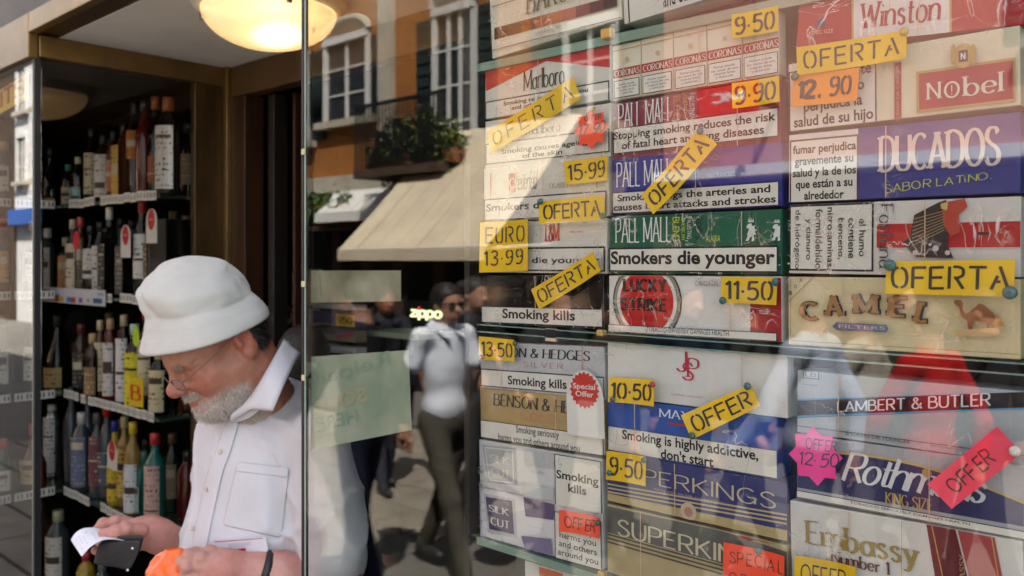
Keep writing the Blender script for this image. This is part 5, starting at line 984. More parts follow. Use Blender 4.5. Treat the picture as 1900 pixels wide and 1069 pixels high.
def fhead(P):
    q = loc(P); m = q.copy(); m[..., 1] = np.abs(m[..., 1])
    d = ellf(q, (.004, 0, .045), (.104, .076, .082))
    d = smin(d, ellf(q, (.045, 0, -.01), (.078, .064, .095)), .03)                   # face mass
    d = smin(d, ellf(m, (.055, .036, -.035), (.045, .036, .042)), .025)              # cheeks
    d = smin(d, capf(m, (.015, .052, -.045), (.088, .016, -.098), .024, .022), .028)  # jaw
    d = smin(d, ellf(q, (.092, 0, -.098), (.026, .028, .024)), .02)                  # chin
    d = smin(d, capf(m, (.098, .012, .032), (.086, .046, .028), .012, .010), .016)   # brow
    d = smax(d, -ellf(m, (.118, .034, .006), (.024, .024, .018)), .016)              # eye sockets
    d = smin(d, ellf(m, (.087, .032, .006), (.0135, .017, .012)), .004)               # lids
    d = smin(d, capf(m, (.100, .020, -.004), (.092, .042, -.006), .006, .005), .009)  # bags
    d = smin(d, capf(q, (.104, 0, .020), (.134, 0, -.014), .009, .015), .014)        # nose bridge
    d = smin(d, ellf(q, (.136, 0, -.018), (.0145, .015, .0135)), .009)
    d = smin(d, ellf(m, (.122, .017, -.023), (.014, .009, .010)), .006)              # nostril wings
    d = smax(d, -ellf(m, (.130, .008, -.034), (.005, .004, .004)), .003)
    d = smax(d, -capf(m, (.118, .024, -.030), (.104, .038, -.058), .003, .003), .010) # nasolabial fold
    d = smin(d, ellf(q, (.108, 0, -.052), (.020, .026, .020)), .014)                 # muzzle
    d = smin(d, capf(m, (.124, 0, -.051), (.114, .020, -.054), .0055, .003), .005)
    d = smin(d, capf(m, (.122, 0, -.064), (.113, .018, -.061), .0065, .003), .005)
    d = smax(d, -capf(m, (.132, 0, -.0575), (.113, .023, -.0575), .0022, .0018), .003)
    # beard volume
    bd = ellf(q, (.080, 0, -.096), (.050, .054, .036)); d = smin(d, bd + .002 * npnoise(P, 240) + .0015 * npnoise(P, 420, 2), .02)
    # ears
    e = ellf(m, (-.030, .080, .006), (.024, .012, .038)); e = smax(e, -ellf(m, (-.026, .093, .010), (.014, .009, .024)), .005); e = smin(e, capf(m, (-.036, .086, -.004), (-.032, .087, .022), .004, .003), .004)
    e = smin(e, ellf(m, (-.020, .082, -.028), (.012, .008, .011)), .008); e = smin(e, ellf(m, (-.012, .083, .0), (.006, .007, .009)), .006); d = smin(d, e, .009)
    # neck
    nk = capf(P, NK0, NK1, .066, .066); nk = smin(nk, capf(P, hp(-.045, 0, .0), NK1, .060, .060), .04)
    d = smin(d, nk, .035)
    # back of the neck and double chin
    d = smin(d, ellf(q, (.035, 0, -.095), (.05, .045, .035)), .03)
    for i_ in range(3): d = d + .0016 * np.exp(-((m[..., 2] - .012 + .012 * (i_ - 1) - (m[..., 0] - .08) * (.3 + .5 * (i_ - 1))) / .0022) ** 2) * np.exp(-((m[..., 0] - .078) / .012) ** 2 - ((m[..., 1] - .062) / .02) ** 2)
    d = d + .0014 * np.exp(-((m[..., 2] + .012) / .003) ** 2) * np.exp(-((m[..., 0] - .098) / .014) ** 2 - ((m[..., 1] - .034) / .016) ** 2)
    d = d + .0012 * npnoise(P, 60, 9) + .0007 * npnoise(P, 150, 4)
    return d
def headcol(v):
    q = loc(v); m = np.abs(q[:, 1]); F_, U_ = q[:, 0], q[:, 2]
    base = np.tile(np.array((.55, .27, .19)), (len(v), 1))
    def blob(c, r): return np.exp(-(((F_ - c[0]) / r) ** 2 + ((m - c[1]) / r) ** 2 + ((U_ - c[2]) / r) ** 2))
    red = np.clip(blob((.085, .045, -.025), .035) * .55 + blob((.138, 0, -.018), .024) * .45 + blob((-.030, .085, .0), .035) * .7 + blob((.12, .0, -.058), .016) * .9, 0, 1)
    base = mix3((.41, .175, .105), (.43, .095, .062), red)
    bl = npnoise(v, 75, 3) * .5 + npnoise(v, 190, 6) * .5; base = base * (1 + .10 * bl[:, None] * np.array((1, 1.6, 1.6)))
    nk = np.clip((-.02 - F_) / .05, 0, 1) * np.clip((.03 - U_) / .05, 0, 1); base = base * (1 - nk[:, None]) + np.array((.44, .15, .085)) * nk[:, None]
    bm = beardmask(q)[:, None]; base = base * (1 - bm * .75) + np.array((.50, .44, .38)) * bm * .75
    hm = hairmask(q)[:, None]; base = base * (1 - hm) + np.array((.015, .012, .010)) * hm
    return base
def beardmask(q):
    F_, m, U_ = q[:, 0], np.abs(q[:, 1]), q[:, 2]
    jaw = np.clip((-.064 - U_ + (F_ - .04) * -.10) / .014, 0, 1) * np.clip((F_ - .012) / .03, 0, 1)
    lip = ((F_ > .112) & (m < .021) & (U_ > -.070) & (U_ < -.046)).astype(float)
    mous = ((U_ < -.036) & (U_ > -.052) & (F_ > .095) & (m < .036)).astype(float)
    side = np.clip((F_ - .03) / .03, 0, 1) * np.clip((-.052 - U_) / .016, 0, 1) * .6
    return np.clip(np.maximum(np.maximum(jaw, side) * (1 - lip), mous), 0, 1)
def hairmask(q):
    F_, m, U_ = q[:, 0], np.abs(q[:, 1]), q[:, 2]
    back = (F_ < -.044) & (U_ > -.045) & (U_ < .2); side = (F_ < .012) & (F_ > -.06) & (U_ > .038)
    return (back | side).astype(float) * 1.0
lo = np.minimum(np.array(HO), np.array(NK1)) - .17; hi = np.maximum(np.array(HO), np.array(NK1)) + .17
ho, hv = sdfmesh('head', fhead, lo, hi, .0027, skin, None, headcol); rel(ho)
# beard, moustache, hair: fine tapered strands
def strands(name, pts, dirs, ln, wd, material, jitter=.35, seed=1):
    R = np.random.default_rng(seed); n = len(pts); vs = []; fs = []
    d = dirs + R.normal(0, jitter, (n, 3)); d /= np.linalg.norm(d, axis=1)[:, None]; L_ = ln * R.uniform(.5, 1.2, n)
    sd = np.cross(d, R.normal(0, 1, (n, 3))); sd /= np.linalg.norm(sd, axis=1)[:, None]; curl = np.cross(d, sd)
    p0 = pts - d * .002; p1 = pts + d * (L_ * .55)[:, None] + curl * (L_ * .08)[:, None]; p2 = pts + d * L_[:, None] + curl * (L_ * .25)[:, None]
    V_ = np.stack([p0 - sd * wd, p0 + sd * wd, p1 - sd * wd * .8, p1 + sd * wd * .8, p2], 1).reshape(-1, 3)
    b = (np.arange(n) * 5)[:, None]; Q = (b + np.array([0, 1, 3, 2])).tolist(); T = (b + np.array([2, 3, 4])).tolist()
    me = bpy.data.meshes.new(name); me.from_pydata(V_.tolist(), [], Q + T); setmat(me, material); me.polygons.foreach_set('material_index', np.tile(R.integers(0, len(material) if isinstance(material, (list, tuple)) else 1, n), 2))
    o = link(name, me); return rel(o)
def normals_of(v, f):
    g = np.stack([f(v + np.eye(3, dtype=np.float32)[i] * .002) - f(v - np.eye(3, dtype=np.float32)[i] * .002) for i in range(3)], 1); return g / (np.linalg.norm(g, axis=1)[:, None] + 1e-9)
HM = [mat('white_hair', (.66, .62, .56), .5), mat('grey_hair', (.42, .36, .30), .5), mat('pale_hair', (.58, .52, .44), .5), mat('brown_grey_hair', (.26, .17, .11), .5)]
hv = hv.astype(np.float32); ql = loc(hv); bm = beardmask(ql); R = np.random.default_rng(3)
sel = np.where((bm > .35) & (R.random(len(hv)) < bm * .95))[0]; sel = sel[R.permutation(len(sel))[:11000]]
nn_ = normals_of(hv[sel], fhead); dn = nn_ * .75 + np.array(-hU) * .75 + np.array(hF) * .15
strands('beard', hv[sel], dn, .0095, .00034, HM[:3], .38)
ms = np.where((ql[:, 2] < -.034) & (ql[:, 2] > -.048) & (ql[:, 0] > .098) & (np.abs(ql[:, 1]) < .036))[0]; ms = ms[R.permutation(len(ms))[:2200]]
dn = normals_of(hv[ms], fhead) * .35 + np.array(-hU) * .8 + np.outer(np.sign(ql[ms, 1]), np.array(hL)) * .5
strands('moustache', hv[ms], dn, .011, .00035, [HM[3], HM[1], HM[2]], .2, 2)
hs_ = np.where((hairmask(ql) > .5) & (ql[:, 2] < .045))[0]; hs_ = hs_[R.permutation(len(hs_))[:7000]]
dn = normals_of(hv[hs_], fhead) * .5 + np.array(-hU) * .8 - np.array(hF) * .2
strands('hair', hv[hs_], dn, .016, .0005, [mat('black_hair', (.012, .010, .009), .4), mat('dark_hair', (.03, .022, .018), .4)], .25, 4)
eb = []
for s_ in (-1, 1):
    for k_ in range(420):
        u = R.random(); eb.append(hp(.108 - .010 * u + .004, s_ * (.012 + .036 * u), .027 + .004 * math.sin(3 * u) + R.normal(0, .0025)))
strands('eyebrows', np.array(eb), np.tile(np.array(hF * .5 - hU * .3), (len(eb), 1)), .010, .0003, [HM[3], HM[1]], .5, 5)
# glasses
GM = mat('spectacle_metal', (.16, .13, .10), .25, .8); g = MB()
rims = []
for s_ in (-1, 1):
    pts = []
    for k_ in range(25):
        a = 2 * math.pi * k_ / 24; ex = .0225 * (abs(math.cos(a)) ** .8) * (1 if math.cos(a) > 0 else -1); ez = .0155 * (abs(math.sin(a)) ** .8) * (1 if math.sin(a) > 0 else -1)
        pts.append(hp(.1335 - abs(s_ * .033 + ex) * .16, s_ * .034 + ex, -.001 + ez))
    g.tube(pts, .0011, 6); rims.append(pts)
    g.tube([hp(.1245, s_ * .0575, .006), hp(.112, s_ * .073, .010), hp(.04, s_ * .0865, .016), hp(-.02, s_ * .090, .024), hp(-.045, s_ * .086, .004)], .0012, 6)
g.tube([hp(.131, -.0115, .004), hp(.134, 0, .008), hp(.131, .0115, .004)], .0012, 6)
gl_o = g.build('glasses', GM, None, True); rel(gl_o)
LENS = glassy('lens_glass', (.93, .94, .93), f0=.07)
for pts in rims:
    c_ = sum(pts[:-1], Vector()) / 24; rel(MB().add([c_] + pts[:-1], [(0, i + 1, (i + 1) % 24 + 1) for i in range(24)]).build('lens', LENS, None, True))
# lashes on lowered lids
lm = MB()
for s_ in (-1, 1): lm.tube([hp(.0995 - .006 * abs(q / 6) , s_ * .032 + .0024 * q, -.0015 - .0016 * math.cos(q / 6 * 1.5)) for q in range(-6, 7)], .0011, 5)
rel(lm.build('eyelashes', mat('lash_brown', (.05, .03, .02), .6), None, True))
# bucket hat
rings = [((274, 655), (489, 573)), ((277, 635), (482, 560)), ((280, 612), (472, 549)), ((282, 588), (459, 538)), ((276, 570), (455, 526)), ((269, 549), (448, 510)), ((278, 529), (437, 499)), ((294, 510), (427, 491)), ((310, 498), (420, 486)), ((340, 489), (405, 482))]
rfr = [1.0, 1.0, 1.0, 1.0, 1.0, 1.0, .98, .95, .9, .8]
NS = 140; NRr = 46; ctr = []; hv2 = []
arr = np.array([(fx, fy, bx_, by, r_) for ((fx, fy), (bx_, by)), r_ in zip(rings, rfr)]); dense = []
for q in np.linspace(0, len(rings) - 1, NRr):
    i = min(int(q), len(rings) - 2); t_ = q - i; p0, p1, p2, p3 = arr[max(i - 1, 0)], arr[i], arr[i + 1], arr[min(i + 2, len(rings) - 1)]
    dense.append((.5 * (2 * p1 + (p2 - p0) * t_ + (2 * p0 - 5 * p1 + 4 * p2 - p3) * t_ ** 2 + (3 * p1 - p0 - 3 * p2 + p3) * t_ ** 3), q))
for (fx, fy, bx_, by, rf_), q in dense:
    dm = 1.897; Cc = PD((fx + bx_) / 2, (fy + by) / 2, dm); wv = math.hypot(fx - bx_, fy - by) / F_PX * dm
    im = (RT * (fx - bx_) - UPV * (fy - by)).normalized(); fv = (im * math.cos(math.radians(30)) - FW * math.sin(math.radians(30))); R1 = wv / 2 / math.sqrt(.75 + .25 * rf_ ** 2) * .985
    sdv = (FW * -1 - UPV * .24); sdv = (sdv - fv * sdv.dot(fv)).normalized(); R2 = R1 * rf_; ctr.append(Cc)
    A_ = np.linspace(0, 2 * math.pi, NS, endpoint=False); Pn = (np.array(Cc)[None] + np.array(fv)[None] * (R1 * .985 * np.cos(A_))[:, None] + np.array(sdv)[None] * (R2 * np.sin(A_))[:, None]).astype(np.float32)
    crown = min(max((q - 2.6) / 1.2, 0), 1); brim = 1 - crown; rd_ = lambda ph, k: (1 - np.abs(np.sin(ph))) ** k
    n_ = .003 + crown * (-.011 * rd_(13 * Pn[:, 2] + 9 * Pn[:, 0] + 2.0 * npnoise(Pn, 11, 3), 4) - .009 * rd_(17 * Pn[:, 0] - 12 * Pn[:, 2] + 2.2 * npnoise(Pn, 14, 6), 4) * np.clip(.4 + npnoise(Pn, 9, 8), 0, 1) + .005 * npnoise(Pn, 22, 2) + .0036 * npnoise(Pn, 48, 7) + .0016 * npnoise(Pn, 110, 5) + .003)
    n_ = n_ + brim * (.003 * np.sin(5 * A_ + 1) + .0015 * npnoise(Pn, 40, 4) - .0024 * rd_(np.full(NS, math.pi * q * 2.2), 3)) - .0013 * math.exp(-((q - 2.95) / .12) ** 2)
    dv_ = Pn - np.array(Cc)[None]; dv_ /= np.linalg.norm(dv_, axis=1)[:, None]; Pn = Pn + dv_ * n_[:, None]
    Pn[:, 2] += crown * max(0, q - 5) / 4 * (.007 * npnoise(Pn, 24, 8))
    hv2 += [Vector(x) for x in Pn.tolist()]
nR = NRr; hv2.append(sum(hv2[-NS:], Vector()) / NS)
fs = [(i * NS + j, (i + 1) * NS + j, (i + 1) * NS + (j + 1) % NS, i * NS + (j + 1) % NS) for i in range(nR - 1) for j in range(NS)] + [((nR - 1) * NS + j, len(hv2) - 1, (nR - 1) * NS + (j + 1) % NS) for j in range(NS)]
HATM = mat('white_cotton_twill', (.55, .53, .47), .9, noise=.10, nscale=14, bump=.12, bscale=900, sheen=.3)
hat = mesh('hat', hv2, fs, HATM, None, True); rel(hat)
so_ = hat.modifiers.new('thickness', 'SOLIDIFY'); so_.thickness = .0035; so_.offset = -1
stm = MB()
for q_ in (1, 3, 5, 7, 9, 11, 14): stm.tube([hv2[q_ * NS + j % NS] + (hv2[q_ * NS + j % NS] - ctr[q_]).normalized() * .0004 for j in range(NS + 1)], .0007, 4)
rel(stm.build('brim_stitching', mat('hat_stitch', (.40, .385, .34), .9), None, True))
# shirt
Lsh, Rsh = PD(592, 815, 1.87), PD(418, 822, 2.12); Lel, Rel = PD(622, 1085, 1.84), PD(405, 1050, 2.14); Lwr, Rwr = PD(487, 1058, 1.80), PD(276, 985, 2.02)
chest = PD(480, 900, 1.985); belly = PD(468, 1045, 1.965); hip = PD(472, 1230, 1.98); shv = (Lsh - Rsh).normalized(); fwd = UPV.cross(shv).normalized() * -1
if fwd.dot(RT) > 0: fwd = -fwd
TA = np.array([shv, fwd, UPV], np.float32)
def ftorso(P):
    d = ellf(P, chest, (.178, .128, .24), TA); d = smin(d, ellf(P, belly, (.172, .158, .17), TA), .07); d = smin(d, ellf(P, hip, (.175, .14, .20), TA), .06)
    d = smin(d, capf(P, Lsh - shv * .02, Rsh + shv * .02, .066, .062), .07); d = smin(d, capf(P, PD(530, 752, 1.985), PD(500, 850, 1.99), .060, .11), .06)
    return d
def fshirt(P):
    d = ftorso(P)
    sl = capf(P, Lsh, Lsh.lerp(Lel, .80), .064, .078); sl2 = capf(P, Rsh, Rsh.lerp(Rel, .7), .066, .07); 
    d = smin(d, sl, .035); d = smin(d, sl2, .035)
    # folds
    q = (P - V3(chest)) @ TA.T; x, y, z = q[..., 0], q[..., 1], q[..., 2]
    n1 = npnoise(P, 8, 1); n2 = npnoise(P, 17, 2); rid = lambda ph, k: (1 - np.abs(np.sin(ph))) ** k
    f = -.012 * rid(21 * (x + .45 * z) + 2.6 * n1, 3) * np.clip(.55 + npnoise(P, 6, 3), 0, 1)
    f = f - .011 * rid(24 * (z * .8 - x * .55) + 2.4 * n2, 3) * np.clip(.2 + npnoise(P, 7, 5), 0, 1)
    f = f + .0035 * npnoise(P, 24, 3) + .0016 * npnoise(P, 55, 6) + .003
    f = f - .008 * rid(30 * (z + x * .9) + 2 * n2, 2) * np.exp(-((x - .17) / .05) ** 2)
    d = d + f
    # cut: neck opening, hem of sleeves
    d = smax(d, -capf(P, PD(478, 690, 1.93), PD(515, 760, 1.97), .064, .050), .01)
    return d
c1 = mat('white_shirt_cloth', (.62, .60, .61), .85, noise=.05, nscale=12, bump=.2, bscale=600, sheen=.25)
allp = np.array([Lsh, Rsh, Lel, Rel, chest, belly, hip]); lo = allp.min(0) - .15; hi = allp.max(0) + .15; lo[2] = max(lo[2], PD(470, 1300, 1.98).z); hi[2] = PD(500, 690, 1.97).z
sh_o, sv = sdfmesh('shirt', fshirt, lo, hi, .0055, c1); rel(sh_o)
# forearms and upper arms, hands
def armcol(v):
    n1 = npnoise(v, 40, 2); n2 = npnoise(v, 110, 3); t = np.clip(.45 + .4 * n1 + .15 * n2, 0, 1); return mix3((.58, .31, .24), (.55, .20, .15), t)
def finger(P, pts, r0, r1):
    d = None
    for i in range(len(pts) - 1):
        a = r0 + (r1 - r0) * i / (len(pts) - 1); b = r0 + (r1 - r0) * (i + 1) / (len(pts) - 1); s_ = capf(P, pts[i], pts[i + 1], a, b); d = s_ if d is None else smin(d, s_, .004)
    for i in range(1, len(pts) - 1): d = smin(d, ellf(P, pts[i], (r0 * 1.08,) * 3), .004)
    return d
# right hand: thumb on top of the receipt, index beside it, other fingers curled under the wallet
rh = {
 'thumb': ([PD(262, 985, 1.975), PD(232, 982, 1.945), PD(214, 988, 1.93), PD(192, 989, 1.925)], .0165, .0115),
 'index': ([PD(250, 972, 2.03), PD(215, 968, 2.01), PD(192, 972, 2.0), PD(176, 984, 1.99)], .0135, .0095),
 'middle': ([PD(250, 990, 2.045), PD(215, 998, 2.04), PD(188, 1006, 2.01), PD(196, 1021, 1.972)], .0125, .0105),
 'ring': ([PD(256, 1002, 2.04), PD(222, 1012, 2.035), PD(192, 1020, 2.0), PD(186, 1026, 1.96)], .0120, .0100),
 'little': ([PD(262, 1010, 2.03), PD(235, 1020, 2.02), PD(208, 1022, 1.99), PD(176, 1021, 1.955)], .0105, .0085)}
def frarm(P):
    d = capf(P, Rel, Rwr.lerp(Rel, .12), .050, .037); d = smin(d, capf(P, Rwr.lerp(Rel, .12), Rwr, .036, .031), .02)
    d = smin(d, capf(P, Rwr, PD(256, 988, 2.005), .030, .034), .02); d = smin(d, ellf(P, PD(248, 992, 2.015), (.036, .030, .026)), .02)
    d = smin(d, capf(P, PD(262, 1000, 2.03), PD(240, 1002, 2.035), .022, .017), .015)
    for pts, a, b in rh.values(): d = smin(d, finger(P, pts, a, b), .006)
    return d + .0006 * npnoise(P, 170, 2) + .0008 * npnoise(P, 70, 3)
pp = np.array([Rel, Rwr, PD(170, 990, 1.95), PD(200, 1030, 2.04)]); o, _v = sdfmesh('right_arm', frarm, pp.min(0) - .06, pp.max(0) + .06, .0026, skin, None, armcol); rel(o)
# left hand: back of the hand to the camera, gripping the neck of an orange bag
LH = PD(412, 1052, 1.775)
lh = [([PD(372, 1036, 1.76), PD(352, 1030, 1.755), PD(338, 1044, 1.758), PD(344, 1062, 1.77)], .0135, .0110),
      ([PD(372, 1052, 1.755), PD(348, 1052, 1.745), PD(338, 1072, 1.752), PD(352, 1088, 1.77)], .0130, .0105),
      ([PD(376, 1070, 1.755), PD(354, 1074, 1.745), PD(346, 1094, 1.752), PD(362, 1104, 1.77)], .0125, .0100),
      ([PD(384, 1086, 1.76), PD(366, 1094, 1.75), PD(360, 1110, 1.758), PD(376, 1116, 1.772)], .0110, .0090),
      ([PD(420, 1038, 1.79), PD(390, 1027, 1.785), PD(362, 1030, 1.785), PD(345, 1046, 1.782)], .0155, .0120)]
def flarm(P):
    d = capf(P, Lel, Lwr.lerp(Lel, .25), .056, .044); d = smin(d, capf(P, Lwr.lerp(Lel, .25), Lwr, .042, .031), .02); d = smin(d, capf(P, Lsh.lerp(Lel, .5), Lel, .058, .052), .03)
    d = smin(d, capf(P, Lwr, LH, .031, .036), .025); d = smin(d, capf(P, PD(440, 1072, 1.785), PD(392, 1078, 1.768), .030, .026), .025); d = smin(d, capf(P, PD(420, 1050, 1.775), PD(378, 1046, 1.765), .026, .018), .02)
    for pts, a, b in lh: d = smin(d, finger(P, pts, a, b), .007)
    for i, (x, y) in enumerate(((374, 1034), (374, 1052), (378, 1070), (386, 1086))): d = smin(d, ellf(P, PD(x, y, 1.755), (.0125,) * 3), .008)
    return d + .0007 * npnoise(P, 150, 2) + .0010 * npnoise(P, 60, 3)
pp = np.array([Lsh.lerp(Lel, .5), Lel, Lwr, PD(335, 1030, 1.75), PD(360, 1120, 1.79)]); o, _v = sdfmesh('left_arm', flarm, pp.min(0) - .07, pp.max(0) + .07, .0028, skin, None, armcol); rel(o)
# collar, placket, pocket, buttons laid on the shirt
def onshirt(px, py, off=.002, f=fshirt):
    p = march(f, px, py)
    if p is None: return PD(px, py, 1.95)
    return p + nrm(f, p, .006) * off
def patch(name, grid, material, th=.0018, off=.003, f=fshirt):
    ny, nx = len(grid), len(grid[0]); P_ = [[onshirt(a, b, off, f) for a, b in row] for row in grid]
    vs = [p for r in P_ for p in r]; fs = [(j * nx + i, (j + 1) * nx + i, (j + 1) * nx + i + 1, j * nx + i + 1) for j in range(ny - 1) for i in range(nx - 1)]
    o = mesh(name, vs, fs, material, None, True); m = o.modifiers.new('thickness', 'SOLIDIFY'); m.thickness = th; m.offset = 0; m2 = o.modifiers.new('subd', 'SUBSURF'); m2.levels = 1; m2.render_levels = 1; return rel(o)
def lerp2(a, b, t): return (a[0] + (b[0] - a[0]) * t, a[1] + (b[1] - a[1]) * t)
def bil(A, B, C_, D_, nx, ny): return [[lerp2(lerp2(A, B, i / nx), lerp2(D_, C_, i / nx), j / ny) for i in range(nx + 1)] for j in range(ny + 1)]
patch('pocket', bil((441, 858), (538, 869), (522, 998), (413, 975), 10, 10), c1, .0012, .0014)
patch('pocket_band', bil((441, 857), (538, 868), (536, 886), (437, 875), 10, 2), c1, .0012, .0026)
pl = [(432, 778), (415, 835), (402, 870), (390, 920), (378, 975), (368, 1030), (362, 1075)]
cv = cr_spline(pl, 4); patch('placket', [[(p[0] - 13, p[1]), (p[0] - 4, p[1] + 1), (p[0] + 5, p[1] + 2), (p[0] + 14, p[1] + 3)] for p in cv], c1, .0015, .0026)
BUT = mat('pearl_button', (.55, .48, .36), .3, coat=.5)
for a, b_ in ((435, 782), (411, 839), (387, 908), (361, 981)):
    p = onshirt(a, b_, .005); n_ = nrm(fshirt, p, .006); M = Matrix.Translation(p) @ n_.to_track_quat('Z', 'Y').to_matrix().to_4x4(); mb = MB().lathe([(.0052, 0), (.0056, .001), (.0050, .0022), (.0036, .0016), (.001, .0015)], 16); mb.v = [tuple(M @ Vector(v)) for v in mb.v]; rel(mb.build('button', BUT, None, True))
# collar: a stand round the neck and two pointed leaves
def cpt(px, py, d): return PD(px, py, d)
stand = [cpt(420, 765, 1.905), cpt(440, 762, 1.875), cpt(462, 742, 1.85), cpt(490, 700, 1.855), cpt(514, 656, 1.90), cpt(530, 636, 1.965), cpt(528, 640, 2.04), cpt(500, 680, 2.08), cpt(450, 735, 2.05), cpt(420, 765, 1.98)]
low = [cpt(424, 783, 1.905), cpt(446, 782, 1.868), cpt(474, 768, 1.842), cpt(506, 730, 1.845), cpt(534, 686, 1.90), cpt(550, 664, 1.965), cpt(548, 668, 2.05), cpt(515, 710, 2.10), cpt(455, 755, 2.07), cpt(424, 783, 1.98)]
def spl3(p, n): 
    q = cr_spline([tuple(x) for x in p], n); return [Vector(x) for x in q]
a_, b2_ = spl3(stand, 6), spl3(low, 6); n = len(a_)
o = mesh('collar_stand', a_ + b2_, [(i, i + 1, n + i + 1, n + i) for i in range(n - 1)], c1, None, True); m = o.modifiers.new('t', 'SOLIDIFY'); m.thickness = .003; rel(o)
# leaf (near side): top edge follows the stand, outer edge falls to the point
te = [cpt(431, 768, 1.868), cpt(452, 752, 1.842), cpt(470, 730, 1.828), cpt(492, 694, 1.835), cpt(514, 654, 1.885), cpt(526, 630, 1.95)]
oe = [cpt(428, 780, 1.872), cpt(470, 757, 1.822), cpt(507, 762, 1.795), cpt(524, 722, 1.808), cpt(542, 682, 1.86), cpt(556, 656, 1.94)]
ta, ob = spl3(te, 6), [Vector(v) for v in np.concatenate([np.array(cr_spline([tuple(x) for x in oe[:2]], 6))[:6], np.array([tuple(oe[1].lerp(oe[2], k_ / 6)) for k_ in range(6)]), np.array(cr_spline([tuple(x) for x in oe[2:]], 6))])]
n = min(len(ta), len(ob)); rows_ = []
for k_ in range(6):
    t_ = k_ / 5; rows_.append([ta[i].lerp(ob[i], t_) - FW * (.006 * math.sin(math.pi * t_)) for i in range(n)])
vs = [p for r in rows_ for p in r]; o = mesh('collar_leaf', vs, [(j * n + i, j * n + i + 1, (j + 1) * n + i + 1, (j + 1) * n + i) for j in range(5) for i in range(n - 1)], c1, None, True); m = o.modifiers.new('t', 'SOLIDIFY'); m.thickness = .0025; rel(o)
te2 = [cpt(418, 768, 1.91), cpt(412, 772, 1.96), cpt(420, 762, 2.02)]; oe2 = [cpt(414, 790, 1.905), cpt(396, 800, 1.97), cpt(405, 792, 2.05)]
o = mesh('collar_leaf', te2 + oe2, [(0, 1, 4, 3), (1, 2, 5, 4)], c1, None, True); m = o.modifiers.new('t', 'SOLIDIFY'); m.thickness = .0025; rel(o)
# legs and shoes, below the frame
TR = mat('dark_trousers', (.03, .03, .035), .8)
hl, hr_ = hip + shv * .09 - UPV * .12, hip - shv * .09 - UPV * .12
def ftr(P):
    d = None
    for h_ in (hl, hr_):
        kn = Vector((h_.x, h_.y, .5)) + fwd * .02; an = Vector((h_.x, h_.y, .09)); s_ = smin(capf(P, h_, kn, .095, .068), capf(P, kn, an, .068, .06), .03); d = s_ if d is None else smin(d, s_, .03)
    return smin(d, ellf(P, hip - UPV * .12, (.16, .125, .12), TA), .05)
pp = np.array([hl, hr_, (hl.x, hl.y, .09)]); o, _v = sdfmesh('trousers', ftr, pp.min(0) - .16, pp.max(0) + .16, .014, TR); rel(o)
for h_ in (hl, hr_):
    b_ = Vector((h_.x, h_.y, .06)); o, _v = sdfmesh('shoe', lambda P, b_=b_: smax(smin(capf(P, b_ - fwd * .05, b_ + fwd * .16, .05, .042), capf(P, b_, b_ + UPV * .06, .05, .05), .03), .022 - P[..., 2], .004), np.array(b_) - .26, np.array(b_) + .26, .014, BLACK); rel(o)
# watch
wd_ = (Lwr - Lel).normalized(); wc = Lwr - wd_ * .006; side = (FW * -1 - wd_ * (FW * -1).dot(wd_)).normalized(); upw = wd_.cross(side)
wt = thing('wristwatch', 'round silver watch with black leather strap on the left wrist', 'watch', wc)
mb = MB(); nS = 28
for k_ in range(nS):
    a = 2 * math.pi * k_ / nS; rr = .0400 - .0 * k_
    for s_, r_ in ((-.009, rr), (.009, rr), (.009, rr + .0025), (-.009, rr + .0025)): mb.v.append(tuple(wd_ * s_ + side * (r_ * math.cos(a)) + upw * (r_ * math.sin(a))))
for k_ in range(nS):
    for q in range(4): mb.f.append((k_ * 4 + q, ((k_ + 1) % nS) * 4 + q, ((k_ + 1) % nS) * 4 + (q + 1) % 4, k_ * 4 + (q + 1) % 4)); mb.m.append(0)
mb.build('strap', mat('black_leather', (.012, .011, .010), .45), wt, True)
dv = (side * .80 - upw * .60 if upw.z > 0 else side * .80 + upw * .60).normalized(); fc = dv * .0435; xx = wd_; yy = dv.cross(xx); Mw = Matrix((xx, yy, dv)).transposed().to_4x4(); Mw.translation = fc
def lt(pr, nm_, m_, seg=32):
    mb = MB().lathe(pr, seg); mb.v = [tuple(Mw @ Vector(v)) for v in mb.v]; return mb.build(nm_, m_, wt, True)
lt([(.0175, -.004), (.0195, -.002), (.0195, .003), (.0175, .0048), (.0165, .0040)], 'case', mat('steel', (.6, .6, .6), .2, 1)); lt([(.0165, .0012), (.0164, .0016)], 'dial', mat('dark_dial', (.015, .02, .02), .2, coat=.6))
mb = MB()
for k_ in range(12): mb.box((.0125, -.0007, .0018), (.0155, .0007, .0023), 0, Mw @ Matrix.Rotation(k_ * math.pi / 6, 4, 'Z'))
for a, l_ in ((1.1, .011), (3.4, .008)): mb.box((-.001, -.0007, .0024), (l_, .0007, .0028), 0, Mw @ Matrix.Rotation(a, 4, 'Z'))
mb.build('hands', mat('pale_hands', (.75, .72, .6), .3), wt)
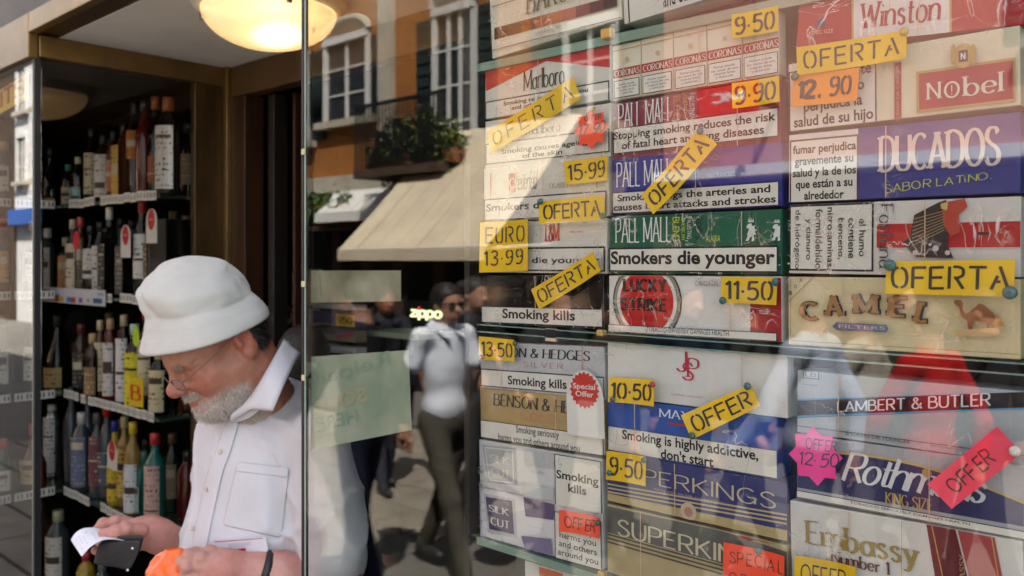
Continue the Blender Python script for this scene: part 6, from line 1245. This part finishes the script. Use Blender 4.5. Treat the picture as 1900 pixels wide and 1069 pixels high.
# receipt, wallet, orange bag, card slip
def sheet(name, rows_, material, parent, th=.0006, sub=1):
    ny, nx = len(rows_), len(rows_[0]); o = mesh(name, [p for r in rows_ for p in r], [(j * nx + i, j * nx + i + 1, (j + 1) * nx + i + 1, (j + 1) * nx + i) for j in range(ny - 1) for i in range(nx - 1)], material, parent, True)
    m = o.modifiers.new('t', 'SOLIDIFY'); m.thickness = th; s_ = o.modifiers.new('s', 'SUBSURF'); s_.levels = sub; s_.render_levels = sub; return o
rc = thing('receipt', 'curled white paper receipt held between the right thumb and the wallet', 'receipt', PD(200, 1000, 1.93))
ro = Vector(rc.location); near_ = [PD(232, 1004, 1.905), PD(207, 1001, 1.895), PD(187, 1004, 1.89), (PD(170, 1014, 1.885)), PD(160, 1024, 1.885), PD(152, 1034, 1.885)]; far_ = [PD(228, 996, 2.0), PD(196, 984, 1.99), PD(172, 979, 1.98), PD(152, 981, 1.97), PD(139, 990, 1.96), PD(131, 1002, 1.955)]
nn2, ff2 = spl3(near_, 4), spl3(far_, 4); RW = [[a.lerp(b_, k_ / 6) - ro for a, b_ in zip(nn2, ff2)] for k_ in range(7)]
sheet('paper', RW, mat('thermal_paper', (.80, .80, .84), .6, noise=.05, nscale=80), rc)
mb = MB(); R_ = random.Random(4)
for i in range(3, 20, 2):
    for j in range(1, 5):
        if R_.random() < .75:
            p = RW[j][i].lerp(RW[j + 1][i], .1); q = RW[j][i].lerp(RW[j + 1][i], .75); e = (RW[j][i + 1] - RW[j][i]) * .3; up_ = UPV * .0013 - FW * .0006; mb.quad(p + up_, q + up_, q + e + up_, p + e + up_)
mb.build('printed_lines', mat('faint_print', (.45, .45, .52), .6), rc)
wl = thing('wallet', 'black leather wallet with a silver press stud held in the right hand', 'wallet', PD(250, 1030, 1.94)); wo = Vector(wl.location)
LEA = mat('wallet_leather', (.014, .014, .017), .38, noise=.3, nscale=60, bump=.4, bscale=300)
A = [PD(262, 1003, 1.885), PD(255, 1030, 1.885), PD(240, 1060, 1.89)]; B_ = [PD(182, 1006, 1.915), PD(176, 1030, 1.915), PD(172, 1046, 1.92)]
for dz, nm_ in ((0, 'leather_flap'), (.014, 'leather_back')):
    rws = [[(p.lerp(q, k_ / 6) - wo) + FW * (dz + .003 * math.sin(k_)) + UPV * (dz * .5) for k_ in range(7)] for p, q in zip(spl3(A, 3), spl3(B_, 3))]; sheet(nm_, rws, LEA, wl, .003)
for px, py in ((246, 1018), (237, 1058)):
    p = PD(px, py, 1.8825) - wo; M = Matrix.Translation(p) @ (-FW).to_track_quat('Z', 'Y').to_matrix().to_4x4(); mb = MB().lathe([(.0032, 0), (.0036, .0012), (.0022, .0022)], 12); mb.v = [tuple(M @ Vector(v)) for v in mb.v]; mb.build('press_stud', mat('steel', (.6, .6, .6), .2, 1), wl, True)
bgm = mat('orange_plastic_bag', (.95, .16, .02), .32, noise=.1, coat=.3, sss=.2)
bagc = PD(318, 1085, 1.78); bg_ = thing('plastic_bag', 'crumpled bright orange plastic bag gripped in the left hand', 'bag', bagc)
def fbag(P):
    d = ellf(P, bagc, (.055, .045, .075)); d = smin(d, capf(P, PD(305, 1072, 1.775), PD(340, 1040, 1.77), .030, .016), .02); d = smin(d, capf(P, PD(292, 1078, 1.78), PD(330, 1034, 1.775), .014, .010), .02)
    cr_ = np.abs(npnoise(P, 70, 1)) * .007 + np.abs(npnoise(P, 130, 4)) * .005 + np.abs(npnoise(P, 260, 7)) * .002; return d + cr_ - .005
o, bv = sdfmesh('bag', fbag, np.array(bagc) - .12, np.array(bagc) + .12, .0032, bgm); o.parent = bg_; o.matrix_parent_inverse = Matrix.Translation(-bagc)
cs = thing('paper_slip', 'white card slip with red lines held against the shirt front', 'card', PD(440, 1020, 1.80)); co = Vector(cs.location)
A4 = [PD(392, 1003, 1.83), PD(493, 996, 1.80), PD(499, 1028, 1.80), PD(400, 1040, 1.825)]
def slp(u, v, o_=0): return A4[0].lerp(A4[1], u).lerp(A4[3].lerp(A4[2], u), v) - co - FW * o_
mesh('card', [slp(0, 0), slp(1, 0), slp(1, 1), slp(0, 1)], [(0, 1, 2, 3)], ink((.74, .74, .78)), cs).modifiers.new('t', 'SOLIDIFY').thickness = .001
for u0, u1, v0, v1, cc in ((.05, .95, .05, .09, (.6, .1, .1)), (.42, .60, .52, .66, (.7, .04, .04)), (.48, .80, .84, .98, (.75, .03, .03)), (.3, .7, .22, .38, (.6, .62, .66))): mesh('print', [slp(u0, v0, .0015), slp(u1, v0, .0015), slp(u1, v1, .0015), slp(u0, v1, .0015)], [(0, 1, 2, 3)], ink(cc), cs)
# ================================================================ people (one builder, different clothes and poses)
def person(label, x, y, heading, shirt, trouser, skinc=(.45, .23, .15), hairc=(.02, .015, .01), hgt=1.72, stride=.28, sleeve=.55, shades=False, hat=None, bag=None, armswing=.35, skirt=None, z=0.0, lean=0, res=.016, face_beard=None, group=None, shoes=(.03, .03, .03)):
    k = hgt / 1.75; t = thing('person', label, 'person', (x, y, z), heading, group); s = k
    P3 = lambda a, b, c: Vector((a * s, b * s, c * s))
    hipz, shz = .93, 1.44; hips = [P3(0, .09, hipz), P3(0, -.09, hipz)]
    feet = [P3(stride, .08, .08), P3(-stride, -.08, .10)]; knees = [P3(stride * .62, .09, .50), P3(-stride * .28, -.09, .49)]
    shs = [P3(.0, .175, shz), P3(.0, -.175, shz)]; el = [P3(-armswing * .35, .25, 1.15), P3(armswing * .35, -.25, 1.15)]; wr = [P3(-armswing * .45 + .06, .26, .90), P3(armswing * .75 + .05, -.24, .93)]
    skm = mat('skin_%02x%02x' % (int(skinc[0] * 255), int(skinc[2] * 255)), skinc, .5, noise=.1); sm_ = mat('cloth_%02x%02x%02x' % tuple(int(q * 255) for q in shirt), shirt, .9, noise=.12, nscale=6, bump=.3, bscale=50, spec=.1); tm_ = mat('cloth_%02x%02x%02x' % tuple(int(q * 255) for q in trouser), trouser, .9, noise=.15, nscale=6, spec=.1)
    def fl(P):
        d = ellf(P, P3(0, 0, .93), (.118 * s, .148 * s, .13 * s))
        for i in (0, 1): d = smin(d, smin(capf(P, hips[i], knees[i], .088 * s, .064 * s), capf(P, knees[i], feet[i], .064 * s, .050 * s), .03), .03)
        return d + .004 * npnoise(P, 28, i)
    def ft(P):
        d = ellf(P, P3(0, 0, 1.25), (.112 * s, .148 * s, .25 * s)); d = smin(d, ellf(P, P3(0.01, 0, 1.02), (.118 * s, .143 * s, .13 * s)), .05); d = smin(d, capf(P, shs[0], shs[1], .06 * s, .06 * s), .05); d = smin(d, capf(P, P3(0, 0, 1.4), P3(0, 0, 1.5), .08 * s, .06 * s), .04)
        for i in (0, 1):
            if sleeve < 1: d = smin(d, capf(P, shs[i], shs[i].lerp(el[i], sleeve), .058 * s, .064 * s), .03)
            else: d = smin(d, smin(capf(P, shs[i], el[i], .058 * s, .048 * s), capf(P, el[i], wr[i], .048 * s, .036 * s), .02), .03)
        return smax(d, -(P[..., 2] - .93 * s), .01) + .005 * npnoise(P, 26, 1) + .002 * npnoise(P, 60, 3)
    hc = P3(.03 + lean, 0, 1.63)
    def fs_(P):
        q = P.copy(); q[..., 1] = np.abs(q[..., 1])
        d = ellf(P, hc + P3(-.005, 0, .02), (.098 * s, .076 * s, .105 * s)); d = smin(d, ellf(P, hc + P3(.03, 0, -.045), (.065 * s, .058 * s, .075 * s)), .03); d = smin(d, capf(P, hc + P3(.09, 0, .0), hc + P3(.115, 0, -.03), .010 * s, .014 * s), .015)
        d = smax(d, -ellf(q, hc + P3(.1, .032, .005), (.018 * s,) * 3), .012); d = smin(d, capf(q, hc + P3(.085, 0, -.07), hc + P3(.082, .02, -.07), .008 * s, .006 * s), .01); d = smin(d, ellf(q, hc + P3(-.01, .078, -.01), (.016 * s, .008 * s, .03 * s)), .008)
        d = smin(d, capf(P, hc + P3(-.03, 0, -.05), P3(-.01, 0, 1.43), .056 * s, .062 * s), .03)
        for i in (0, 1):
            d = smin(d, smin(capf(P, shs[i].lerp(el[i], .4), el[i], .042 * s, .040 * s), capf(P, el[i], wr[i], .040 * s, .027 * s), .02), .02)
            dr = (wr[i] - el[i]).normalized(); h_ = wr[i] + dr * .05 * s; d = smin(d, capf(P, wr[i], h_, .026 * s, .034 * s), .02)
            for f_ in range(4): d = smin(d, finger(P, [h_ + P3((f_ - 1.5) * .017, 0, 0), h_ + dr * .05 * s + P3((f_ - 1.5) * .018 + .004, -.004 + .008 * i, 0), h_ + dr * (.082 - .006 * abs(f_ - 1.2)) * s + P3((f_ - 1.5) * .017 + .012, 0, 0)], .0085 * s, .007 * s), .006)
            d = smin(d, finger(P, [h_ + P3(.02, 0, .02), h_ + P3(.045, 0, -.01), h_ + P3(.05, 0, -.035)], .010 * s, .008 * s), .008)
        return d
    o, _ = sdfmesh('body', fs_, (-.35 * s, -.36 * s, .72 * s), (.48 * s, .36 * s, 1.8 * s), res * .62, skm, t)
    if skirt is None: sdfmesh('trousers', fl, (-.5 * s, -.25 * s, .04 * s), (.5 * s, .25 * s, 1.08 * s), res, tm_, t)
    else:
        sdfmesh('legs', fl, (-.5 * s, -.25 * s, .04 * s), (.5 * s, .25 * s, 1.08 * s), res, skm, t)
        sdfmesh('skirt', lambda P: smax(smax(capf(P, P3(0, 0, 1.0), P3(.03, 0, .5), .14 * s, .30 * s) + .012 * np.sin(18 * np.arctan2(P[..., 1], P[..., 0])), P[..., 2] - 1.05 * s, .01), .48 * s - P[..., 2], .01), (-.4 * s, -.4 * s, .44 * s), (.45 * s, .4 * s, 1.1 * s), res, tm_, t)
    sdfmesh('shirt', ft, (-.4 * s, -.40 * s, .88 * s), (.45 * s, .40 * s, 1.6 * s), res * .75, sm_, t)
    hm_ = mat('hair_%02x' % int(hairc[0] * 255), hairc, .5, noise=.4, nscale=90, bump=.8, bscale=200)
    sdfmesh('hair', lambda P: smax(ellf(P, hc + P3(-.012, 0, .032), (.105 * s, .084 * s, .108 * s)) + .003 * npnoise(P, 120), -ellf(P, hc + P3(.085, 0, -.02), (.09 * s, .09 * s, .085 * s)), .008), np.array(hc) - .16, np.array(hc) + .16, res * .6, hm_, t)
    for i in (0, 1):
        f_ = feet[i]; sdfmesh('shoe', lambda P: smax(smin(capf(P, f_ + P3(-.04, 0, -.035), f_ + P3(.15, 0, -.045), .042 * s, .034 * s), capf(P, f_ + P3(-.01, 0, -.02), f_ + P3(0, 0, .03), .045 * s, .045 * s), .02), -P[..., 2] + .003, .004), np.array(f_) + (-.12, -.08, -.1), np.array(f_) + (.24, .08, .1), res * .8, mat('shoe_%02x%02x' % (int(shoes[0] * 255), int(shoes[2] * 255)), shoes, .5), t)
    if shades:
        g = MB()
        for q in (-1, 1):
            pts = [hc + P3(.104 - .016 * abs(math.cos(a)) * .5, q * .033 + .027 * math.cos(a), .004 + .019 * math.sin(a)) for a in [2 * math.pi * i / 12 for i in range(12)]]; g.add(pts + [p + P3(-.004, 0, 0) for p in pts], [tuple(range(12)), tuple(range(12, 24))[::-1]] + [(i, (i + 1) % 12, 12 + (i + 1) % 12, 12 + i) for i in range(12)])
            g.tube([hc + P3(.098, q * .056, .012), hc + P3(.05, q * .076, .012), hc + P3(-.01, q * .084, .008)], .004, 6)
        g.tube([hc + P3(.108, -.01, .008), hc + P3(.108, .01, .008)], .004, 6); g.build('sunglasses', mat('sunglass_black', (.01, .01, .01), .1), t, True)
    if sleeve < 1:   # open collar
        cm = MB()
        for q in (-1, 1): cm.add([P3(-.06, q * .05, 1.55), P3(.02, q * .075, 1.525), P3(.085, q * .02, 1.47), P3(.13, q * .055, 1.43), P3(.06, q * .115, 1.485), P3(-.06, q * .09, 1.50)], [(0, 1, 4, 5), (1, 2, 3, 4)])
        o = cm.build('collar', sm_, t); o.modifiers.new('t', 'SOLIDIFY').thickness = .006
    return t
# ================================================================ the street opposite (seen mirrored in the glass); fronts face the shop
YF = 8.0
def FX(px): return RY(px, 482, YF).x
def FZ(px, py): return RY(px, py, YF).z
ochre = mat('ochre_plaster', (.42, .155, .03), .85, noise=.3, nscale=1.5, bump=.3, bscale=20); lime = mat('pale_limestone', (.56, .50, .40), .8, noise=.25, nscale=3); salmon = mat('salmon_plaster', (.50, .21, .15), .85, noise=.2, nscale=2)
brownp = mat('brown_plaster', (.085, .05, .03), .85, noise=.4, nscale=2); whitep = mat('white_plaster', (.74, .74, .74), .8, noise=.15, nscale=.8); darkin = mat('dark_opening', (.008, .007, .006), .6, spec=.15)
WPAINT = mat('white_painted_wood', (.72, .70, .66), .5); SHUT = mat('dark_green_shutter', (.02, .035, .03), .5)
def house(label, x0, x1, z1, m, name='house', ground=None, z0=3.0):
    t = thing(name, label, 'building', ((x0 + x1) / 2, -YF, 0)); cx_ = (x0 + x1) / 2
    boxo('wall', (x0 - cx_, -3, z0), (x1 - cx_, 0, z1), m, t); boxo('ground_floor_wall', (x0 - cx_, -3, -.3), (x1 - cx_, -.05, z0 - .002), ground or brownp, t); t['cx'] = cx_; return t
def window(t, x0, x1, z0, z1, shutters=True, arch=False, bars=(1, 2)):
    cx_ = t['cx']; x0 -= cx_; x1 -= cx_; w_ = MB(); fw = .09
    w_.box((x0 - fw, .003, z0), (x0, .07, z1)).box((x1, .003, z0), (x1 + fw, .07, z1)).box((x0 - fw, .003, z1), (x1 + fw, .09, z1 + fw * 1.4))
    f_ = w_.build('window', WPAINT, t)
    boxo('pane', (x0, .004, z0), (x1, .012, z1), mat('street_window_pane', (.03, .035, .04), .1), f_)
    m_ = MB()
    for i in range(bars[0]): x = x0 + (x1 - x0) * (i + 1) / (bars[0] + 1); m_.box((x - .035, .013, z0), (x + .035, .04, z1))
    for i in range(bars[1]): z = z0 + (z1 - z0) * (i + 1) / (bars[1] + 1); m_.box((x0, .013, z - .015), (x1, .035, z + .015))
    m_.build('glazing_bars', WPAINT, f_); boxo('window_sill', (x0 - .25, .003, z0 - .12), (x1 + .25, .16, z0 - .003), lime, t)
    if arch:
        pts = [((x0 + x1) / 2 + ((x1 - x0) / 2 + fw) * math.cos(a), .06, z1 + .12 + .28 * math.sin(a)) for a in [math.pi * i / 12 for i in range(13)]]; MB().tube(pts, .06, 6).build('arch', lime, t)
    if shutters:
        for q, (a, b_) in enumerate(((x0 - fw - (x1 - x0) * .52, x0 - fw - .02), (x1 + fw + .02, x1 + fw + (x1 - x0) * .52))):
            s_ = boxo('shutter', (a, .004, z0), (b_, .03, z1), SHUT, t); mb = MB()
            for i in range(12): z = z0 + (z1 - z0) * (i + .5) / 12; mb.box((a + .04, .031, z - .03), (b_ - .04, .05, z + .03))
            mb.build('slats', SHUT, s_)
xa, xb = FX(735), FX(540)
x0, x1 = FX(556), FX(735)
x_or0, x_or1 = FX(480), FX(735)
h = house('ochre plastered house with white framed window and stone band opposite the shop', x_or0, x_or1, 8.5, ochre)
wx = (FX(612), FX(684)); window(h, min(wx), max(wx), FZ(650, 222), FZ(650, 78), arch=True)
window(h, min(wx), max(wx), FZ(650, 222) + 3.0, FZ(650, 78) + 3.0)
boxo('stone_band', (x_or0 - h['cx'], .003, 3.02), (x_or1 - h['cx'], .14, 3.30), lime, h); boxo('pilaster', (FX(712) - h['cx'], .003, 3.31), (FX(735) - h['cx'], .12, 8.5), lime, h)
h2 = house('ochre house with an arched stone framed balcony window and dark shutters', x_or1 + .02, FX(985), 8.5, ochre)
wx = (FX(815), FX(880)); window(h2, min(wx), max(wx), 3.4, 5.6, arch=True, bars=(2, 3)); boxo('stone_band', (x_or1 + .03 - h2['cx'], .003, 3.02), (FX(985) - h2['cx'], .10, 3.2), brownp, h2)
hb = house('brown shuttered house between the ochre house and the salmon building', FX(985) + .02, FX(1230) - .02, 5.5, brownp, z0=2.75)
window(hb, FX(1060), FX(1060) + .7, 3.6, 4.9)
h3 = house('salmon plastered building with a white cornice further along the street', FX(1230) + .02, FX(1400), 4.9, salmon, z0=2.75)
boxo('cornice', (FX(1230) + .04 - h3['cx'], .003, 2.78), (FX(1400) - h3['cx'], .28, 2.90), mat('white_cornice', (.80, .80, .78), .6), h3)

h4 = house('pale pink building with grey shutters at the near end of the street', FX(1400) + .02, FX(2050), 6.2, mat('pink_plaster', (.54, .28, .21), .85, noise=.2, nscale=2), z0=2.75)
boxo('cornice', (FX(1400) + .04 - h4['cx'], .003, 2.78), (FX(2050) - h4['cx'], .28, 2.90), _M['white_cornice'], h4)
for px in (1960,): window(h4, FX(px), FX(px) + .6, 3.9, 5.2)
h5 = house('brown shaded house between the ochre house and the white block', FX(140), x_or0 - .02, 7.5, brownp)
for i in range(5): x = FX(140) + 1.2 + i * 2.2; window(h5, x, x + .9, 4.0, 5.5)
h6 = house('white plastered block with a blue band seen far down the street', FX(29), FX(140) - .02, 11, whitep, ground=whitep); boxo('blue_band', (FX(29) - h6['cx'], .003, 2.9), (FX(140) - .03 - h6['cx'], .2, 3.35), mat('blue_band', (.04, .12, .45), .6), h6)
for i in range(3):
    for j in range(2): window(h6, FX(29) + .4 + j * 1.4, FX(29) + 1.0 + j * 1.4, 4.2 + i * 2.1, 5.5 + i * 2.1, shutters=False)
h7 = house('dark brown house at the far left end of the street', FX(29) - 24, FX(29) - .02, 9, brownp)
for i in range(6): x = FX(29) - 22 + i * 3.4; window(h7, x, x + 1, 4, 5.6)
# shopfronts on the ground floor: dark glass, frames
for hh, nm in ((h, 5), (h2, 3), (hb, 3), (h3, 2), (h4, 4)):
    bb = [c for c in hh.children if c.name.startswith('ground_floor_wall')][0]; xs_ = [v.co.x for v in bb.data.vertices]; a, b_ = min(xs_), max(xs_); st_ = (b_ - a) / nm
    for i in range(nm): f_ = boxo('shop_door', (a + i * st_ + .15, -.048, .0), (a + (i + 1) * st_ - .15, -.02, 2.4), mat('dark_shopfront', (.012, .009, .007), .7, spec=.2), hh); boxo('pane', (a + i * st_ + .25, -.018, .3), (a + (i + 1) * st_ - .25, -.012, 2.3), darkin, f_)
# awning
def awning(label, pxl, pxr, pyl, ytop0, ytop1, canv, Yf=YF, out=1.1, name='awning', zl=None):
    zb = zl or RY(pxl, pyl, YF - out).z; xl = RY(pxl, pyl, YF - out).x; xr = RY(pxr, pyl, YF - out).x; zt = zb + out * .95
    t = thing(name, label, 'awning', ((xl + xr) / 2, -YF, zb)); c_ = (xl + xr) / 2; n = 14; vs = []; m = 6
    for i in range(n + 1):
        x = xl - c_ + (xr - xl) * i / n
        for j in range(m + 1): s_ = j / m; vs.append((x, .05 + (out - .05) * s_, (zt - zb) * (1 - s_) - .05 * math.sin(math.pi * s_) + .008 * math.sin(i * 2.1)))
        vs.append((x, out + .004, -.14))
    fs = [(i * (m + 2) + j, (i + 1) * (m + 2) + j, (i + 1) * (m + 2) + j + 1, i * (m + 2) + j + 1) for i in range(n) for j in range(m + 1)]
    o = mesh('canvas', vs, fs, canv, t, False); mm = o.modifiers.new('t', 'SOLIDIFY'); mm.thickness = .006
    for i in range(1, 7):
        x = xl - c_ + (xr - xl) * i / 7; MB().tube([(x, .05 + (out - .05) * s_, (zt - zb) * (1 - s_) - .05 * math.sin(math.pi * s_) + .012) for s_ in (0, .25, .5, .75, 1)], .009, 5).build('seam', canv, t)
    boxo('front_rail', (xl - c_, out - .03, -.015), (xr - c_, out + .0, .02), WPAINT, t)
    for x in (xl - c_ + .06, xr - c_ - .06): MB().tube([(x, .05, .1), (x, out - .05, .0)], .018, 6).build('arm', WPAINT, t, True)
    return t
CAN = mat('beige_awning_canvas', (.74, .62, .45), .85, noise=.22, nscale=2)
awning('wide beige canvas awning pulled down over the shopfront under the balcony', 628, 900, 468, 0, 0, CAN, out=1.9, zl=1.98)
awning('small white awning over the planted shopfront left of the beige one', 585, 700, 345, 0, 0, mat('white_canvas', (.75, .74, .70), .8), out=.55, zl=2.62)
awning('brown awning', 1010, 1120, 345, 0, 0, mat('brown_canvas', (.14, .09, .05), .8), out=.7, zl=2.3)['label'] = 'brown canvas awning under the brown house'
# red sign with white letters
x0_, x1_ = RY(1292, 190, 7.0).x, RY(1400, 190, 7.0).x; zt_, zb_ = RY(1370, 150, 7.0).z, RY(1370, 215, 7.0).z
sg = thing('hanging_sign', 'red sign with big white letters standing out from the salmon building', 'sign', (x1_, -7.0, zb_), math.pi)
boxo('board', (0, .002, 0), (x1_ - x0_, .12, zt_ - zb_), mat('red_sign_board', (.75, .03, .02), .5), sg, .005); lettering('lettering', 'MC', .1, .15, (x1_ - x0_) * .72, zt_ - zb_ - .1, -.004, mat('white_sign_letters', (.85, .85, .85), .5), sg, thick=.24)
boxo('bracket', (.2, .12, .2), (.26, .98, .26), BLACK, sg)
# plants: leaves as small quads spread through a volume
LEAF = [mat('leaf_green', (.06, .12, .025), .6), mat('leaf_dark', (.02, .05, .015), .6), mat('leaf_yellow', (.18, .20, .03), .6)]
def leaves(name, parent, n, c_, r_, seed=1, sz=.05, droop=0):
    R = np.random.default_rng(seed); P_ = R.normal(0, .45, (n, 3)) * np.array(r_) + np.array(c_); P_[:, 2] -= droop * np.abs(R.normal(0, 1, n))
    cl = np.sin(P_[:, 0] * 9) + np.sin(P_[:, 2] * 11 + P_[:, 0] * 4); P_ = P_[cl > -.8]; n = len(P_)
    a = R.normal(0, 1, (n, 3)); a /= np.linalg.norm(a, axis=1)[:, None]; b = np.cross(a, R.normal(0, 1, (n, 3))); b /= np.linalg.norm(b, axis=1)[:, None]; s_ = (sz * R.uniform(.5, 1.3, n))[:, None]
    V_ = np.stack([P_ - a * s_, P_ + b * s_ * .5, P_ + a * s_, P_ - b * s_ * .5], 1).reshape(-1, 3); me = bpy.data.meshes.new(name); me.from_pydata(V_.tolist(), [], (np.arange(n)[:, None] * 4 + np.arange(4)).tolist()); setmat(me, LEAF); me.polygons.foreach_set('material_index', R.integers(0, 3, n)); return link(name, me, parent)
def planter(label, x, y, z, w_, seed, tall=.3, droop=0, n=1500):
    t = thing('potted_plant', label, 'plant', (x, y, z), 0, 'plants along the opposite fronts'); boxo('planter', (-w_ / 2, -.12, 0), (w_ / 2, .12, .2), mat('terracotta', (.30, .11, .05), .8), t, .01)
    o = leaves('foliage', t, n, (0, 0, .2 + tall * .6), (w_ * .45, .2, tall), seed, .055, droop); MB().tube([(0, 0, .18), (.02, 0, .2 + tall * .6)], .012, 5).build('stem', BROWNW, t); return t
bl = thing('balcony', 'dark iron balcony with hanging plants under the arched window', 'balcony', (FX(815), -YF, 3.22)); Wb = FX(905) - FX(745)
boxo('floor_slab', (-Wb / 2, .02, -.12), (Wb / 2, .9, 0), brownp, bl); boxo('top_rail', (-Wb / 2, .86, .95), (Wb / 2, .9, 1.0), BLACK, bl)
bal = boxo('baluster', (-.012, .87, .0), (.012, .89, .95), BLACK, bl)
for i in range(24):
    o = bal if i == 0 else bal.copy()
    if i: COL.objects.link(o); o.parent = bl
    o.location.x = -Wb / 2 + .04 + i * (Wb - .08) / 23
for i, (px, tl, dr) in enumerate(((765, .3, .15), (800, .4, .1), (845, .45, .2), (885, .3, .25))): planter(['leafy plant at the left end of the balcony', 'dense green plant second on the balcony', 'bright bushy plant under the arched window', 'trailing plant at the right end of the balcony'][i], FX(px), -YF + .6, 3.225, .55, i + 3, tl, dr)
boxo('ledge', (FX(575) - h['cx'], .003, 2.36), (FX(690) - h['cx'], .4, 2.42), brownp, h)
for i, px in enumerate((592, 625, 660)): planter(['row plant over the shopfront, left', 'row plant over the shopfront, middle one', 'row plant over the shopfront, next to the awning'][i], FX(px), -YF + .22, 2.423, .75, i + 13, .22, .05)
# things standing in the street
bn = thing('street_bin', 'dark litter bin standing by the kerb opposite', 'bin', (-5.9, -5.6, 0)); MB().lathe([(.20, 0), (.22, .05), (.24, .8), (.25, .85), (.18, .92)], 20).build('drum', mat('bin_green', (.02, .04, .03), .5), bn, True); boxo('post', (-.02, -.3, 0), (.02, -.26, 1.0), BLACK, bn)
rp = lambda px, d: (PD(px, 482, d).x, -PD(px, 482, d).y)
x, y = rp(826, 5.05); person('man in white short sleeved shirt and black sunglasses walking past, reflected in the glass', x, y, .05, (.76, .79, .88), (.085, .078, .062), hairc=(.02, .015, .012), hgt=1.70, shades=True, res=.013, armswing=.2)
bg2 = thing('shoulder_bag', 'large black shoulder bag beside the man in sunglasses', 'bag', (x + .38, y + .02, .78)); sdfmesh('bag', lambda P: smin(ellf(P, (0, 0, .12), (.15, .10, .19)), ellf(P, (.03, 0, .24), (.12, .09, .13)), .06) + .004 * npnoise(P, 30), (-.3, -.2, -.2), (.3, .2, .55), .015, mat('black_nylon', (.012, .012, .014), .6), bg2); MB().tube([(-.12, 0, .3), (-.08, -.1, .62), (.03, -.1, .62), (.12, 0, .35)], .014, 6).build('strap', BLACK, bg2, True)
x, y = rp(674, 4.7); person('person in black jacket and navy trousers walking, reflected beside the window edge', x, y, math.pi - .2, (.012, .012, .014), (.012, .014, .03), hgt=1.74, sleeve=1.2, stride=.16)
x, y = rp(716, 6.9); person('woman in dark top with a pale strap, reflected behind the green sign', x, y, .3, (.03, .03, .04), (.05, .05, .07), skinc=(.30, .12, .06), hairc=(.03, .015, .01), hgt=1.62, stride=.15)
x, y = rp(862, 6.6); person('person in a faded brown top walking behind the man in sunglasses', x, y, .1, (.22, .16, .14), (.04, .04, .05), hgt=1.68)
x, y = rp(1508, 4.0); person('man in pale blue shirt, reflected over the lower right cartons', x, y, math.pi, (.38, .42, .52), (.05, .06, .10), hgt=1.74, sleeve=1.2, stride=.1, hairc=(.06, .05, .045))
x, y = rp(1600, 4.3); person('person in grey beige top, reflected over the camel carton', x, y, math.pi, (.34, .31, .26), (.10, .09, .08), hgt=1.66, hairc=(.12, .09, .07), stride=.12)
x, y = rp(1728, 4.1); person('woman in bright red top, reflected over the camel carton', x, y, math.pi + .3, (.45, .015, .015), (.10, .03, .03), hgt=1.64, sleeve=1.2, hairc=(.08, .04, .02), stride=.1)
for i_, (px, d_, hd, sh_, tr_, hg, lb_) in enumerate(((1030, 4.9, .2, (.03, .03, .035), (.02, .02, .025), 1.70, 'added passer-by in charcoal clothes, faint over the silver and gold cartons'), (1150, 5.2, math.pi, (.05, .035, .03), (.03, .028, .03), 1.66, 'added passer-by in brown top, faint over the monogram carton'), (1270, 4.6, .3, (.02, .03, .05), (.02, .02, .03), 1.74, 'added passer-by in navy clothes, faint over the bright blue carton'), (1390, 5.0, math.pi - .3, (.05, .05, .05), (.03, .03, .03), 1.68, 'added passer-by in dark grey, faint between monogram and silver cartons'), (1662, 5.4, .2, (.04, .05, .04), (.02, .02, .02), 1.72, 'added passer-by in dark green, faint behind the person in red'), (1830, 4.4, math.pi, (.03, .025, .03), (.03, .03, .04), 1.70, 'added passer-by in black, faint at the far right over the navy carton'), (880, 6.0, .1, (.02, .02, .02), (.02, .02, .02), 1.72, 'passer-by in black, directly behind the man in sunglasses'))):  # dark-clad crowd added to block the sunlit pavement's reflection over the cartons
    x, y = rp(px, d_); person(lb_, x, y, hd, sh_, tr_, hgt=hg, sleeve=1.2, stride=.2, res=.022, group='passers-by in the street')
x, y = PD(560, 482, 2.55).x, PD(560, 482, 2.55).y
person('person in black seen from behind the man with the hat inside the doorway', x, y, 2.3, (.003, .003, .0035), (.006, .006, .007), hgt=1.62, sleeve=1.2, stride=.05, z=.02)
fit_texts()
